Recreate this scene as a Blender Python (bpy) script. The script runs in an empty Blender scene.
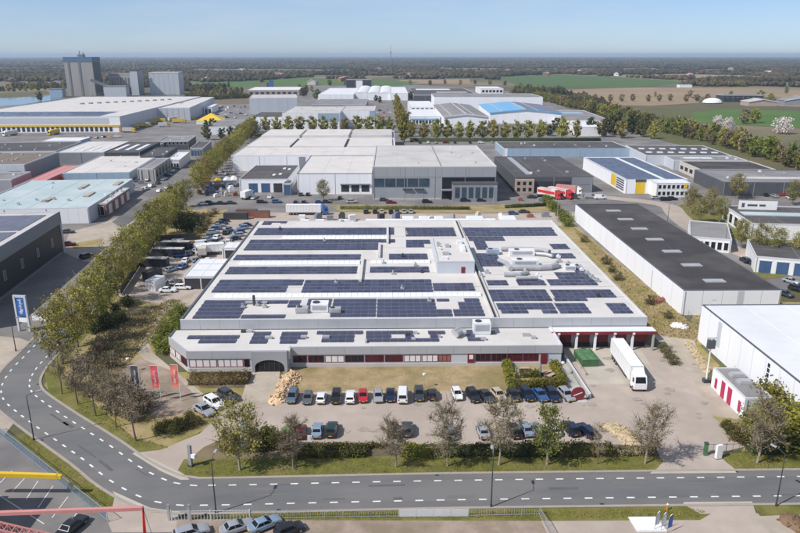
import bpy, math, random
import numpy as np
from mathutils import Vector, Matrix
R = math.radians
SC = bpy.context.scene
COL = SC.collection

# ---------------------------------------------------------------- camera, sky, sun, exposure
cam = bpy.data.cameras.new('camera'); cam.lens = 31.5; cam.sensor_width = 36
cam.clip_start = 1; cam.clip_end = 60000
CAM = bpy.data.objects.new('camera', cam); COL.objects.link(CAM)
CAM.location = (0, 0, 60); CAM.rotation_euler = (R(90 - 16.81), 0, R(-0.9))
SC.camera = CAM
SUN_EL = 46.0                       # light travels towards +x and a little +y
ld = Vector((0.87 * math.cos(R(SUN_EL)), 0.493 * math.cos(R(SUN_EL)), -math.sin(R(SUN_EL)))).normalized()
W = bpy.data.worlds.new('World'); SC.world = W; W.use_nodes = True
nt = W.node_tree; nt.nodes.clear()
sky = nt.nodes.new('ShaderNodeTexSky'); sky.sky_type = 'NISHITA'; sky.sun_disc = False
sky.sun_elevation = R(SUN_EL); sky.sun_rotation = math.atan2(-ld.x, -ld.y)
sky.altitude = 60; sky.air_density = 0.65; sky.dust_density = 0.4; sky.ozone_density = 7.0
bgn = nt.nodes.new('ShaderNodeBackground'); bgn.inputs['Strength'].default_value = 0.108
wo = nt.nodes.new('ShaderNodeOutputWorld')
# thin high cirrus veil, drawn out along the view
tc = nt.nodes.new('ShaderNodeTexCoord'); mp_ = nt.nodes.new('ShaderNodeMapping'); mp_.inputs['Scale'].default_value = (1.6, 1.0, 9.0)
cn_ = nt.nodes.new('ShaderNodeTexNoise'); cn_.inputs['Scale'].default_value = 2.2; cn_.inputs['Detail'].default_value = 7; cn_.inputs['Roughness'].default_value = .62
cr_ = nt.nodes.new('ShaderNodeMapRange'); cr_.inputs[1].default_value = .42; cr_.inputs[2].default_value = .75; cr_.inputs[3].default_value = .22; cr_.inputs[4].default_value = .5
cm_ = nt.nodes.new('ShaderNodeMix'); cm_.data_type = 'RGBA'; cm_.inputs[7].default_value = (5.6, 6.0, 6.7, 1)
nt.links.new(tc.outputs['Generated'], mp_.inputs[0]); nt.links.new(mp_.outputs[0], cn_.inputs['Vector']); nt.links.new(cn_.outputs[0], cr_.inputs[0])
nt.links.new(cr_.outputs[0], cm_.inputs[0]); nt.links.new(sky.outputs[0], cm_.inputs[6]); nt.links.new(cm_.outputs[2], bgn.inputs[0]); nt.links.new(bgn.outputs[0], wo.inputs[0])
sl = bpy.data.lights.new('sun', 'SUN'); sl.energy = 4.3; sl.angle = R(0.53); sl.color = (1.0, 0.955, 0.91)
SUN = bpy.data.objects.new('sun', sl); COL.objects.link(SUN)
SUN.rotation_euler = ld.to_track_quat('-Z', 'Y').to_euler(); SUN.location = (-60, -40, 120)
SC.view_settings.view_transform = 'Standard'; SC.view_settings.look = 'None'
SC.view_settings.exposure = 0.2; SC.view_settings.gamma = 1.0; SC.view_settings.use_curve_mapping = False
SC.cycles.max_bounces = 6; SC.cycles.transparent_max_bounces = 12; SC.cycles.volume_bounces = 0

# ---------------------------------------------------------------- helpers
ORD = ['', 'first', 'second', 'third', 'fourth', 'fifth', 'sixth', 'seventh', 'eighth', 'ninth', 'tenth', 'eleventh', 'twelfth', 'thirteenth', 'fourteenth', 'fifteenth', 'sixteenth', 'seventeenth', 'eighteenth', 'nineteenth', 'twentieth']
for t_ in ('twenty', 'thirty', 'forty', 'fifty', 'sixty', 'seventy'):
    ORD += [t_ + '-' + w for w in ORD[1:10]] + [{'twenty': 'thirtieth', 'thirty': 'fortieth', 'forty': 'fiftieth', 'fifty': 'sixtieth', 'sixty': 'seventieth', 'seventy': 'eightieth'}[t_]]

def tag(o, label=None, cat=None, group=None, kind=None):
    if label: o['label'] = label
    if cat: o['category'] = cat
    if group: o['group'] = group
    if kind: o['kind'] = kind
    return o

def empty(name, loc=(0, 0, 0), rz=0, label=None, cat=None, group=None):
    o = bpy.data.objects.new(name, None); COL.objects.link(o)
    o.location = loc if len(loc) == 3 else (loc[0], loc[1], 0); o.rotation_euler = (0, 0, rz)
    o.empty_display_size = .3
    return tag(o, label, cat, group)

class MB:
    """collects faces, each with a material index, and links them as one mesh object"""
    def __init__(s): s.v = []; s.f = []; s.m = []
    def add(s, vs, fs, mi=0):
        b = len(s.v); s.v += [tuple(p) for p in vs]
        for f in fs: s.f.append(tuple(b + i for i in f)); s.m.append(mi)
        return s
    def box(s, x0, x1, y0, y1, z0, z1, mi=0):
        return s.add([(x0,y0,z0),(x1,y0,z0),(x1,y1,z0),(x0,y1,z0),(x0,y0,z1),(x1,y0,z1),(x1,y1,z1),(x0,y1,z1)],
                     [(0,3,2,1),(4,5,6,7),(0,1,5,4),(1,2,6,5),(2,3,7,6),(3,0,4,7)], mi)
    def bar(s, a, b, w, h=None, mi=0):
        """square bar from a to b"""
        a = Vector(a); b = Vector(b); h = h or w; d = (b - a).normalized()
        x = d.cross(Vector((0, 0, 1)))
        if x.length < 1e-4: x = Vector((1, 0, 0))
        x.normalize(); y = x.cross(d)
        P = []
        for c in (a, b):
            for i, j in ((-1,-1),(1,-1),(1,1),(-1,1)): P.append(c + x * (i * w / 2) + y * (j * h / 2))
        return s.add(P, [(3,2,1,0),(4,5,6,7),(0,1,5,4),(1,2,6,5),(2,3,7,6),(3,0,4,7)], mi)
    def tube(s, pts, rs, n=6, mi=0, cap=True):
        b = len(s.v); pts = [Vector(p) for p in pts]
        for i, p in enumerate(pts):
            d = (pts[min(i + 1, len(pts) - 1)] - pts[max(i - 1, 0)]).normalized()
            x = d.cross(Vector((0.31, 0.95, 0.05))).normalized(); y = d.cross(x)
            for k in range(n):
                a = 2 * math.pi * k / n; s.v.append(tuple(p + (x * math.cos(a) + y * math.sin(a)) * rs[i]))
        for i in range(len(pts) - 1):
            for k in range(n):
                s.f.append((b + i*n + k, b + i*n + (k+1) % n, b + (i+1)*n + (k+1) % n, b + (i+1)*n + k)); s.m.append(mi)
        if cap:
            s.f.append(tuple(b + k for k in range(n - 1, -1, -1))); s.m.append(mi)
            e = b + (len(pts) - 1) * n; s.f.append(tuple(e + k for k in range(n))); s.m.append(mi)
        return s
    def prism(s, poly, z0, z1, mi=0, mit=None):
        n = len(poly); b = len(s.v)
        s.v += [(p[0], p[1], z0) for p in poly] + [(p[0], p[1], z1) for p in poly]
        for i in range(n):
            j = (i + 1) % n; s.f.append((b+i, b+j, b+n+j, b+n+i)); s.m.append(mi)
        s.f.append(tuple(b + n + i for i in range(n))); s.m.append(mi if mit is None else mit)
        s.f.append(tuple(b + i for i in range(n - 1, -1, -1))); s.m.append(mi)
        return s
    def mesh(s, name, mats, smooth=False):
        me = bpy.data.meshes.new(name); me.from_pydata(s.v, [], s.f)
        mats = mats if isinstance(mats, (list, tuple)) else [mats]
        for m in mats: me.materials.append(M(m) if isinstance(m, str) else m)
        if len(mats) > 1: me.polygons.foreach_set('material_index', s.m)
        if smooth: me.polygons.foreach_set('use_smooth', [True] * len(s.f))
        me.update(); return me
    def build(s, name, mats, parent=None, loc=None, rz=0, smooth=False):
        return link(name, s.mesh(name, mats, smooth), parent, loc, rz)

def link(name, me, parent=None, loc=None, rz=0):
    o = bpy.data.objects.new(name, me); COL.objects.link(o)
    if parent: o.parent = parent
    if loc: o.location = loc if len(loc) == 3 else (loc[0], loc[1], 0)
    if rz: o.rotation_euler = (0, 0, rz)
    return o

def copy_tree(root):
    """a thing with copies of its parts and sub-parts (mesh data shared)"""
    r = root.copy(); COL.objects.link(r)
    for ch in root.children:
        c = ch.copy(); COL.objects.link(c); c.parent = r
        for gch in ch.children:
            d = gch.copy(); COL.objects.link(d); d.parent = c
    return r

# ---------------------------------------------------------------- materials
MATS = {}
def M(k): return MATS[k]
def mat(key, col, rough=.8, var=.12, scale=.6, fine=6.0, bump=0.0, metal=0.0, col2=None, big=0.0, spec=.5, coords='pos', rnd=0.0, wave=None, stretch=None, lo=.42, hi=.62):
    """procedural surface: base colour broken up by a coarse and a fine noise; optional second colour, ribs and bump"""
    m = bpy.data.materials.new(key); MATS[key] = m; m.use_nodes = True
    n = m.node_tree.nodes; l = m.node_tree.links; b = n['Principled BSDF']
    b.inputs['Roughness'].default_value = rough; b.inputs['Metallic'].default_value = metal
    b.inputs['Specular IOR Level'].default_value = spec
    if coords == 'pos': src = n.new('ShaderNodeNewGeometry').outputs['Position']
    else: src = n.new('ShaderNodeTexCoord').outputs['Object']
    if stretch:
        mp = n.new('ShaderNodeMapping'); mp.inputs['Scale'].default_value = stretch; l.new(src, mp.inputs[0]); srcs = mp.outputs[0]
    else: srcs = src
    def noise(sc, det, s=srcs):
        t = n.new('ShaderNodeTexNoise'); t.inputs['Scale'].default_value = sc; t.inputs['Detail'].default_value = det
        t.inputs['Roughness'].default_value = .6; l.new(s, t.inputs['Vector']); return t
    t1 = noise(scale, 5); t2 = noise(fine, 3)
    c = n.new('ShaderNodeMix'); c.data_type = 'RGBA'
    c.inputs[6].default_value = (*[x * (1 - var) for x in col], 1); c.inputs[7].default_value = (*[min(1, x * (1 + var)) for x in col], 1)
    ad = n.new('ShaderNodeMath'); ad.operation = 'MULTIPLY_ADD'; l.new(t2.outputs[0], ad.inputs[0]); ad.inputs[1].default_value = .5
    l.new(t1.outputs[0], ad.inputs[2])
    sb = n.new('ShaderNodeMapRange'); sb.inputs[1].default_value = .5; sb.inputs[2].default_value = 1.0; l.new(ad.outputs[0], sb.inputs[0])
    l.new(sb.outputs[0], c.inputs[0]); out = c.outputs[2]
    if col2:
        t3 = noise(big or scale * .3, 6); rp = n.new('ShaderNodeMapRange'); rp.inputs[1].default_value = lo; rp.inputs[2].default_value = hi
        l.new(t3.outputs[0], rp.inputs[0])
        c2 = n.new('ShaderNodeMix'); c2.data_type = 'RGBA'; l.new(rp.outputs[0], c2.inputs[0]); l.new(out, c2.inputs[6]); c2.inputs[7].default_value = (*col2, 1)
        out = c2.outputs[2]
    if rnd:
        oi = n.new('ShaderNodeObjectInfo'); mr = n.new('ShaderNodeMapRange'); mr.inputs[3].default_value = 1 - rnd; mr.inputs[4].default_value = 1 + rnd
        l.new(oi.outputs['Random'], mr.inputs[0])
        h = n.new('ShaderNodeHueSaturation'); l.new(mr.outputs[0], h.inputs['Value']); l.new(out, h.inputs['Color'])
        mh = n.new('ShaderNodeMapRange'); mh.inputs[3].default_value = .5 - rnd * .08; mh.inputs[4].default_value = .5 + rnd * .06
        fr = n.new('ShaderNodeMath'); fr.operation = 'FRACT'; mu = n.new('ShaderNodeMath'); mu.operation = 'MULTIPLY'; mu.inputs[1].default_value = 7.13
        l.new(oi.outputs['Random'], mu.inputs[0]); l.new(mu.outputs[0], fr.inputs[0]); l.new(fr.outputs[0], mh.inputs[0]); l.new(mh.outputs[0], h.inputs['Hue'])
        out = h.outputs[0]
    l.new(out, b.inputs['Base Color'])
    if bump or wave:
        bp = n.new('ShaderNodeBump'); bp.inputs['Distance'].default_value = .05; bp.inputs['Strength'].default_value = bump or .3
        if wave:
            w = n.new('ShaderNodeTexWave'); w.bands_direction = wave[0]; w.inputs['Scale'].default_value = wave[1]
            l.new(n.new('ShaderNodeTexCoord').outputs['Object'], w.inputs['Vector']); l.new(w.outputs[1], bp.inputs['Height'])
        else: l.new(t2.outputs[0], bp.inputs['Height'])
        l.new(bp.outputs[0], b.inputs['Normal'])
    return m

def leafmat(key, col, rnd=.25, trans=.35, var=.35):
    m = mat(key, col, rough=.7, var=var, scale=.9, fine=4, coords='obj', rnd=rnd, spec=.2)
    n = m.node_tree.nodes; l = m.node_tree.links; b = n['Principled BSDF']; o = n['Material Output']
    tr = n.new('ShaderNodeBsdfTranslucent'); mx = n.new('ShaderNodeMixShader'); mx.inputs[0].default_value = trans
    src = b.inputs['Base Color'].links[0].from_socket; gi = n.new('ShaderNodeNewGeometry'); mr = n.new('ShaderNodeMapRange'); mr.inputs[3].default_value = .55; mr.inputs[4].default_value = 1.5; l.new(gi.outputs['Random Per Island'], mr.inputs[0])
    hv = n.new('ShaderNodeHueSaturation'); l.new(mr.outputs[0], hv.inputs['Value']); l.new(src, hv.inputs['Color']); l.new(hv.outputs[0], b.inputs['Base Color'])
    l.new(hv.outputs[0], tr.inputs[0]); l.new(b.outputs[0], mx.inputs[1]); l.new(tr.outputs[0], mx.inputs[2]); l.new(mx.outputs[0], o.inputs[0])
    return m

def paint(key, col, rough=.25, metal=0.0, coat=.6):
    m = bpy.data.materials.new(key); MATS[key] = m; m.use_nodes = True; b = m.node_tree.nodes['Principled BSDF']
    b.inputs['Base Color'].default_value = (*col, 1); b.inputs['Roughness'].default_value = rough; b.inputs['Metallic'].default_value = metal
    b.inputs['Coat Weight'].default_value = coat; b.inputs['Coat Roughness'].default_value = .08
    return m

# ground and paving
mat('asphalt_road', (.128, .129, .132), .85, .14, .3, 9, .2, col2=(.165, .162, .155), big=.09, stretch=(.35, 1, 1))
mat('asphalt_lane', (.155, .148, .142), .88, .14, .35, 9, .2, col2=(.13, .128, .126), big=.12, stretch=(.35, 1, 1))
mat('asphalt_patch', (.104, .104, .106), .85, .12, .4, 9, .2)
mat('oil_stain', (.28, .24, .205), .8, .15, 1.2, 5, col2=(.36, .31, .265), big=.9)
mat('asphalt_dark', (.10, .10, .10), .85, .16, .25, 9, .15, col2=(.15, .145, .135), big=.05)
mat('asphalt_lot', (.15, .142, .138), .85, .14, .3, 9, .15, col2=(.23, .21, .19), big=.06)
mat('paver_warm', (.41, .345, .29), .9, .12, .35, 8, .2, col2=(.32, .27, .225), big=.07, lo=.4, hi=.75)
mat('concrete_apron', (.44, .40, .335), .9, .10, .3, 7, .1, col2=(.33, .295, .25), big=.1, lo=.45, hi=.75)
mat('paver_sand', (.42, .36, .29), .9, .12, .5, 8, .2, col2=(.33, .28, .22), big=.1)
mat('sand_bed', (.315, .245, .195), .95, .25, .5, 6, .4, col2=(.22, .175, .12), big=.2)
mat('kerb_stone', (.33, .29, .25), .9, .1, .5, 7)
mat('white_line', (.72, .72, .70), .7, .12, 1.5, 20, col2=(.5, .5, .48), big=.6, lo=.5, hi=.8)
mat('grass', (.12, .122, .02), .95, .4, .5, 3.5, .5, col2=(.20, .165, .055), big=.18, lo=.45, hi=.7)
mat('grass_dry', (.33, .245, .13), .95, .25, .35, 4, .5, col2=(.20, .165, .06), big=.12, lo=.45, hi=.66)
mat('grass_rough', (.235, .20, .06), .95, .35, .3, 3, .5, col2=(.35, .26, .14), big=.14, lo=.4, hi=.62)
mat('scrub_soil', (.115, .09, .055), .95, .35, .4, 4, .5, col2=(.2, .155, .085), big=.2)
mat('field_green', (.055, .125, .012), .95, .2, .02, .4, col2=(.085, .14, .02), big=.008)
mat('field_deep', (.06, .115, .02), .95, .2, .02, .4)
mat('field_tan', (.30, .205, .13), .95, .2, .02, .3, col2=(.24, .19, .10), big=.01)
mat('heath', (.11, .09, .042), .95, .3, .03, .5, col2=(.085, .1, .025), big=.01)
mat('land', (.095, .09, .04), .95, .3, .008, .2, col2=(.21, .165, .10), big=.0018, lo=.48, hi=.6)
mat('river_water', (.08, .14, .24), .08, .1, .1, 1, spec=.8)
# buildings
mat('roof_cream', (.58, .555, .525), .85, .06, .12, 2.5, col2=(.47, .45, .42), big=.09, lo=.5, hi=.8)
mat('roof_white', (.68, .69, .70), .7, .05, .1, 2, col2=(.58, .59, .60), big=.08, lo=.5, hi=.8)
mat('roof_pale', (.50, .48, .455), .85, .08, .12, 2.5, col2=(.40, .385, .365), big=.07, lo=.45, hi=.75)
mat('roof_grey', (.20, .195, .195), .85, .12, .15, 2.5, col2=(.26, .25, .245), big=.06)
mat('roof_dark', (.07, .066, .066), .85, .15, .12, 2.5, col2=(.11, .10, .095), big=.05, lo=.45, hi=.7)
mat('roof_black', (.046, .042, .042), .9, .2, .12, 2.5, col2=(.085, .077, .072), big=.06, lo=.45, hi=.7)
mat('roof_teal', (.38, .47, .48), .75, .07, .15, 2.5, col2=(.46, .52, .52), big=.07)
mat('roof_blue', (.16, .38, .60), .6, .1, .1, 2)
mat('roof_brown', (.18, .145, .115), .9, .15, .2, 3)
mat('coping', (.56, .57, .58), .5, .06, .5, 4)
mat('coping_dark', (.10, .105, .12), .5, .1, .5, 4)
mat('clad_white', (.80, .81, .83), .55, .03, .15, 3, stretch=(1, 1, .15), col2=(.75, .75, .76), big=.25, lo=.55, hi=.85)
mat('clad_pale', (.50, .53, .57), .5, .05, .2, 3, stretch=(1, 1, .2))
mat('clad_grey', (.33, .345, .365), .45, .06, .2, 3, stretch=(1, 1, .2), metal=.1)
mat('clad_silver', (.44, .455, .475), .42, .05, .2, 3, metal=.15, wave=('X', 4.0), bump=.25)
mat('clad_mid', (.235, .245, .265), .5, .06, .2, 3)
mat('clad_dark', (.035, .037, .042), .5, .15, .2, 3)
mat('clad_anthracite', (.085, .088, .095), .5, .1, .2, 3)
mat('clad_cream', (.52, .48, .42), .7, .06, .2, 3)
mat('clad_blue', (.30, .40, .50), .5, .06, .2, 3)
mat('concrete_wall', (.42, .41, .39), .85, .1, .2, 3, stretch=(1, 1, .2), col2=(.32, .31, .29), big=.15)
mat('silo_concrete', (.36, .34, .315), .85, .06, .05, .6, stretch=(1, 1, .15), col2=(.29, .275, .255), big=.03)
mat('silo_dark', (.20, .20, .205), .85, .1, .05, .6)
mat('brick', (.27, .115, .075), .85, .2, .5, 5)
mat('brick_pale', (.40, .31, .25), .85, .15, .5, 5)
mat('plinth', (.48, .46, .43), .85, .08, .4, 5)
mat('red_frame', (.20, .022, .035), .45, .1, .5, 4)
mat('red_door', (.16, .014, .024), .45, .15, .5, 4, wave=('Z', 3.0), bump=.3)
mat('crimson_door', (.42, .018, .075), .45, .1, .5, 4, wave=('Z', 3.0), bump=.3)
mat('dark_door', (.035, .038, .045), .5, .15, .5, 4)
mat('blue_door', (.05, .10, .2), .5, .15, .5, 4)
mat('white_door', (.7, .7, .7), .5, .05, .5, 4)
mat('yellow_paint', (.72, .48, .03), .45, .07, .5, 4)
mat('red_paint', (.52, .03, .03), .45, .1, .5, 4)
mat('pink_red', (.55, .24, .22), .5, .1, .5, 4)
mat('orange_paint', (.65, .2, .03), .45, .1, .5, 4)
mat('white_paint', (.76, .76, .75), .5, .05, .5, 4)
mat('blue_paint', (.03, .12, .38), .45, .1, .5, 4)
mat('green_tarp', (.07, .165, .07), .6, .2, .8, 4, .5)
mat('steel', (.38, .39, .40), .4, .08, .5, 5, metal=.6)
mat('galv', (.46, .47, .48), .45, .08, .6, 5, metal=.35)
mat('dark_steel', (.05, .052, .056), .5, .1, .5, 5)
mat('skylight', (.80, .82, .83), .3, .05, .5, 4)
mat('skylight_grey', (.36, .365, .37), .4, .12, .6, 4)
mat('unit_white', (.70, .71, .72), .5, .06, .6, 4)
mat('unit_grey', (.36, .37, .385), .5, .12, .6, 4)
mat('rubber', (.02, .02, .022), .8, .1, 2, 8)
mat('blind', (.72, .70, .68), .6, .06, 2, 8)
mat('blossom', (.72, .68, .66), .8, .1, 2, 8)
mat('straw', (.42, .33, .215), .95, .25, .6, 5, .4, rnd=.15, coords='obj')
mat('woodchip', (.50, .36, .22), .95, .25, .6, 5, .5, rnd=.2, coords='obj')
mat('soil_pile', (.17, .11, .065), .95, .25, .6, 5, .5)
# glass
def glass(key, col, rough=.06, spec=.8):
    m = mat(key, col, rough, .35, .35, 2.0, spec=spec); return m
glass('glass_dark', (.018, .02, .026), .12, .25); glass('glass_blue', (.04, .07, .10), .1, .4); glass('glass_car', (.010, .012, .016), .05, .35)
glass('glass_wine', (.07, .018, .026), .15, .3); glass('glass_lilac', (.13, .125, .16), .3, .3)
# solar: blue-black cells in thin aluminium frames
def solar_mat():
    m = mat('solar_cell', (.05, .054, .092), .22, .2, .25, 1.2, spec=.4)
    n = m.node_tree.nodes; l = m.node_tree.links; b = n['Principled BSDF']; src = b.inputs['Base Color'].links[0].from_socket
    gi = n.new('ShaderNodeNewGeometry'); mr = n.new('ShaderNodeMapRange'); mr.inputs[3].default_value = .72; mr.inputs[4].default_value = 1.35; l.new(gi.outputs['Random Per Island'], mr.inputs[0])
    h = n.new('ShaderNodeHueSaturation'); l.new(mr.outputs[0], h.inputs['Value']); l.new(src, h.inputs['Color']); l.new(h.outputs[0], b.inputs['Base Color'])
    r2 = n.new('ShaderNodeMapRange'); r2.inputs[3].default_value = .15; r2.inputs[4].default_value = .34; l.new(gi.outputs['Random Per Island'], r2.inputs[0]); l.new(r2.outputs[0], b.inputs['Roughness'])
    return m
solar_mat(); mat('solar_frame', (.22, .23, .28), .4, .05, 1, 5, metal=.3)
# bark and leaves
mat('bark', (.16, .125, .095), .95, .25, 1.5, 8, .4, coords='obj')
mat('bark_pale', (.30, .255, .20), .95, .2, 1.5, 8, .4, coords='obj')
mat('twig', (.225, .185, .125), .95, .2, 1.5, 8, coords='obj', rnd=.15)
leafmat('leaf_olive', (.30, .28, .055)); leafmat('leaf_green', (.19, .22, .04)); leafmat('leaf_dark', (0.06, 0.075, 0.024), trans=.2)
leafmat('leaf_bud', (.27, .225, .115), trans=.3); leafmat('leaf_brown', (.195, .155, .09), trans=.25); leafmat('leaf_hedge', (0.125, 0.12, 0.035), trans=.25)
leafmat('leaf_yellow', (.215, .205, .038)); leafmat('leaf_blossom', (.72, .66, .62), rnd=.05); leafmat('leaf_rust', (.175, .14, .055), trans=.25)
leafmat('wood_far', (.062, .058, .026), trans=.15, var=.3)

# ---------------------------------------------------------------- the setting: ground, roads, paving
NS = [0]
def sheet(name, pts, z, m, thick=0.0, cat=None):
    mb = MB(); n = len(pts); NS[0] += 1; z += NS[0]*.0004     # every sheet on a level of its own
    area = sum(pts[i][0] * pts[(i+1) % n][1] - pts[(i+1) % n][0] * pts[i][1] for i in range(n))
    if area < 0: pts = pts[::-1]
    if thick: mb.prism(pts, z - thick, z)
    else: mb.add([(p[0], p[1], z) for p in pts], [tuple(range(n))])
    return tag(mb.build(name, m), kind='structure')

def smooth_path(pts, step=2.0):
    """Catmull-Rom through the points, resampled evenly"""
    P = [Vector((p[0], p[1])) for p in pts]; P = [P[0] * 2 - P[1]] + P + [P[-1] * 2 - P[-2]]
    out = []
    for i in range(1, len(P) - 2):
        for k in range(24):
            t = k / 24; a, b, c, d = P[i-1], P[i], P[i+1], P[i+2]
            out.append(.5 * ((2*b) + (c - a)*t + (2*a - 5*b + 4*c - d)*t*t + (3*b - a - 3*c + d)*t**3))
    out.append(P[-2]); res = [out[0]]; acc = 0
    for a, b in zip(out, out[1:]):
        L = (b - a).length; s = step - acc
        while s <= L: res.append(a + (b - a) * (s / L)); s += step
        acc = (acc + L) % step
    return res

def normals(path):
    N = []
    for i in range(len(path)):
        d = (path[min(i+1, len(path)-1)] - path[max(i-1, 0)]).normalized(); N.append(Vector((-d.y, d.x)))
    return N

def ribbon(name, path, o0, o1, z, m, h=0.0, parent=None, kind='structure'):
    """strip between the offsets o0 and o1 to the left of the path; h > 0 gives it a kerb's height"""
    N = normals(path); mb = MB(); n = len(path)
    A = [p + q * o0 for p, q in zip(path, N)]; B = [p + q * o1 for p, q in zip(path, N)]
    vs = [(p.x, p.y, z + h) for p in A] + [(p.x, p.y, z + h) for p in B]
    fs = [(i, i+1, n+i+1, n+i) for i in range(n - 1)]
    if h:
        vs += [(p.x, p.y, z) for p in A] + [(p.x, p.y, z) for p in B]
        fs += [(2*n+i, 2*n+i+1, i+1, i) for i in range(n-1)] + [(n+i, n+i+1, 3*n+i+1, 3*n+i) for i in range(n-1)]
    mb.add(vs, fs); o = mb.build(name, m, parent)
    return o if parent else tag(o, kind=kind)

rng = random.Random(4)
mat('rubber_grey', (.04, .04, .042), .7, .1, 2, 8)
c_ = [(math.cos(a) * 26000, math.sin(a) * 26000) for a in [i * math.pi / 32 for i in range(64)]]
sheet('ground', c_, -.05, 'land')
# the industrial estate's paving, from the river quay to the ring road
sheet('estate_paving', [(-97.2,141.5),(-530.6,855.1),(-356.2,1078.9),(-143.4,1512.1),(65.5,1508.8),(222.4,1217.3),(217.7,997.1),(198.4,606.7),(218.4,461),(201.7,313.3),(133.4,201.2),(97.3,167.4),(73.8,160.5),(57,147.7),(36.8,139.4),(6.1,131.1),(-38.8,131.8),(-66,149.6),(-71.3,141.1)], -.02, 'asphalt_lot')
sheet('left_pavement', [(-71,93.4),(-102.5,150.2),(-81.9,145.1),(-76,141.1),(-75.7,134.3),(-74.8,126.3),(-74.5,122.8),(-70.1,114.3),(-64.2,108.5),(-63.5,101.9),(-66.7,99)], -.01, 'paver_sand')
# the ring of land round the factory
sheet('rough_ground', [(-67.8,133.2),(-73.6,162.8),(-79,224.4),(-80,269.6),(-75.5,282.7),(-61.2,267.6),(-54.6,149.4),(-45.5,127.2),(-28.7,126.9),(-25.1,113.2),(-31.6,104),(-36.4,97.9),(-41.3,98.6),(-59.1,113.8),(-65.7,121.8)], -.012, 'grass_rough')
sheet('yard_paving', [(-70.6,173.2),(-79,229.6),(-65.6,236.2),(-65.2,274.9),(-50.8,274.6),(-47.8,257.1),(-47.7,204.1),(-48.5,169.7),(-51.5,162.4),(-55.6,166.1)], 0.0, 'paver_warm')
sheet('yard_path', [(-56.2,168.3),(-51.1,177.7),(-51.8,140.8),(-50.2,137),(-34.1,117.2),(-26.7,116.7),(-26.1,113.6),(-35.1,114.5),(-52,135),(-54.2,140.2)], .006, 'paver_sand')
sheet('sand_bed', [(-53.8,127.3),(-51.7,134),(-43.8,128.1),(-35.7,116.9),(-33,112.2),(-39.7,108.8),(-46.2,112.5)], .012, 'sand_bed')
# wasteland meadow of dry grass beside the factory's left wall
sheet('dry_meadow', [(-66,149.6),(-56.2,169.9),(-53.1,169.8),(-52.7,143.5),(-53.1,137),(-53.4,127.3),(-63.3,127.5)], .004, 'grass_dry')
sheet('avenue_verge', [(-68.4,127.5),(-71.3,137.3),(-71.8,147.3),(-82,233.6),(-86,286.8),(-80.2,286.7),(-79.1,226.9),(-70.6,173.2),(-67.9,149.6),(-67.1,137.3),(-64.8,127.5),(-51.5,112.5),(-41.9,102.2),(-31.6,97.8),(-32.9,95.6),(-40.3,97.4),(-54.3,108.7),(-62.1,116.5)], .002, 'grass')
sheet('car_park', [(-40.5,97.7),(-36.5,98.5),(-31.5,103.6),(-28.8,112.2),(-27.1,114.4),(-21.2,118.2),(9.4,119),(32.4,119),(36.3,114.2),(35.9,130.6),(37.2,138.3),(54.4,140.2),(58,136.9),(59.3,125.5),(55.9,108),(57.3,98.2),(52.4,96.5),(51.7,93.7),(52.6,90.4),(38.8,90.7),(41.8,93.8),(42.6,98.4),(33.8,99.2),(8,99.6),(-16.2,100.3),(-20.9,101.3),(-27.2,102),(-29.8,99.3),(-31.3,95.5),(-30.1,90.2),(-34.8,92.9)], .006, 'paver_warm')
sheet('loading_apron', [(37.9,138.8),(53.4,138.6),(52.2,120.4),(37.7,120.6)], .012, 'concrete_apron')
sheet('entrance_path', [(-27.9,129.2),(-21.9,129.1),(-20.5,113.5),(-27,113.6)], .013, 'paver_sand')
sheet('lawn', [(-21.9,129.1),(24.7,129.4),(22.7,117.9),(-19,118.6)], .010, 'grass_dry')
sheet('front_planting_bed', [(-40.6,128),(-27.7,128.3),(-27.1,120),(-35.8,120.1)], .010, 'scrub_soil')
sheet('garden_bed', [(23.1,129.9),(33.8,130.2),(33,118.6),(22.7,117.9)], .014, 'grass_rough')
sheet('bed_behind_verge', [(-31.8,95),(-29.8,99.3),(-27.2,102),(-16.2,100.3),(8,99.6),(42.7,98.7),(42.6,95.8),(1.5,94.5),(-29.1,94.1)], .002, 'scrub_soil')
sheet('front_verge', [(-29.7,90.7),(-32.1,92.8),(-32,95.8),(-14.1,96.1),(4.6,96.1),(41.6,96.1),(42.2,94.1),(39.1,90.7),(4.4,90.4),(-19.3,90.3)], .010, 'grass')
sheet('right_verge', [(51.3,95.7),(55.2,96.5),(75.3,97.9),(70.4,90.4),(52.4,90.7)], .010, 'grass')
sheet('hedge_bed', [(56.9,98.2),(55.9,108),(60.9,106.5),(75.2,121.7),(85.4,113.4),(74.5,96.7),(55.1,96.2)], .006, 'grass_rough')
sheet('sand_strip', [(58.9,145.2),(66.9,141.7),(62.5,125.5),(60.6,118.6),(60.8,105.1),(56.2,97.9),(54.8,114.7),(58.7,135.3)], -.001, 'paver_sand')
sheet('right_green', [(64.1,255.4),(68.4,248.9),(70.5,152.4),(78.7,166.2),(119.3,165.6),(101.6,138.3),(67,138.9),(66.5,128.2),(62.5,125.5),(64.9,138.9),(59.4,141.8),(60.4,239.9)], -.004, 'grass_rough')
sheet('far_side_verge', [(-21.9,80.8),(-21.9,83.2),(-12.5,82.8),(20.7,82.7),(41.7,83.1),(44.7,81.7),(41.7,79.8),(22.8,79.9)], .004, 'grass')
sheet('bare_earth', [(-28.5,75.9),(-29.8,81.1),(4,80.6),(20.9,80.3),(21.5,74.5),(1.1,72.6)], .002, 'sand_bed')
sheet('near_paving', [(20.2,80.3),(22.8,79.9),(41.7,79.8),(44.7,81.7),(49.6,81.4),(52,80.1),(50.8,71.8),(21,72.3)], .003, 'paver_warm')
sheet('corner_sand', [(49.1,80.5),(64.4,81.2),(56,68.3),(50.8,71.8)], .0035, 'paver_sand')
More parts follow.
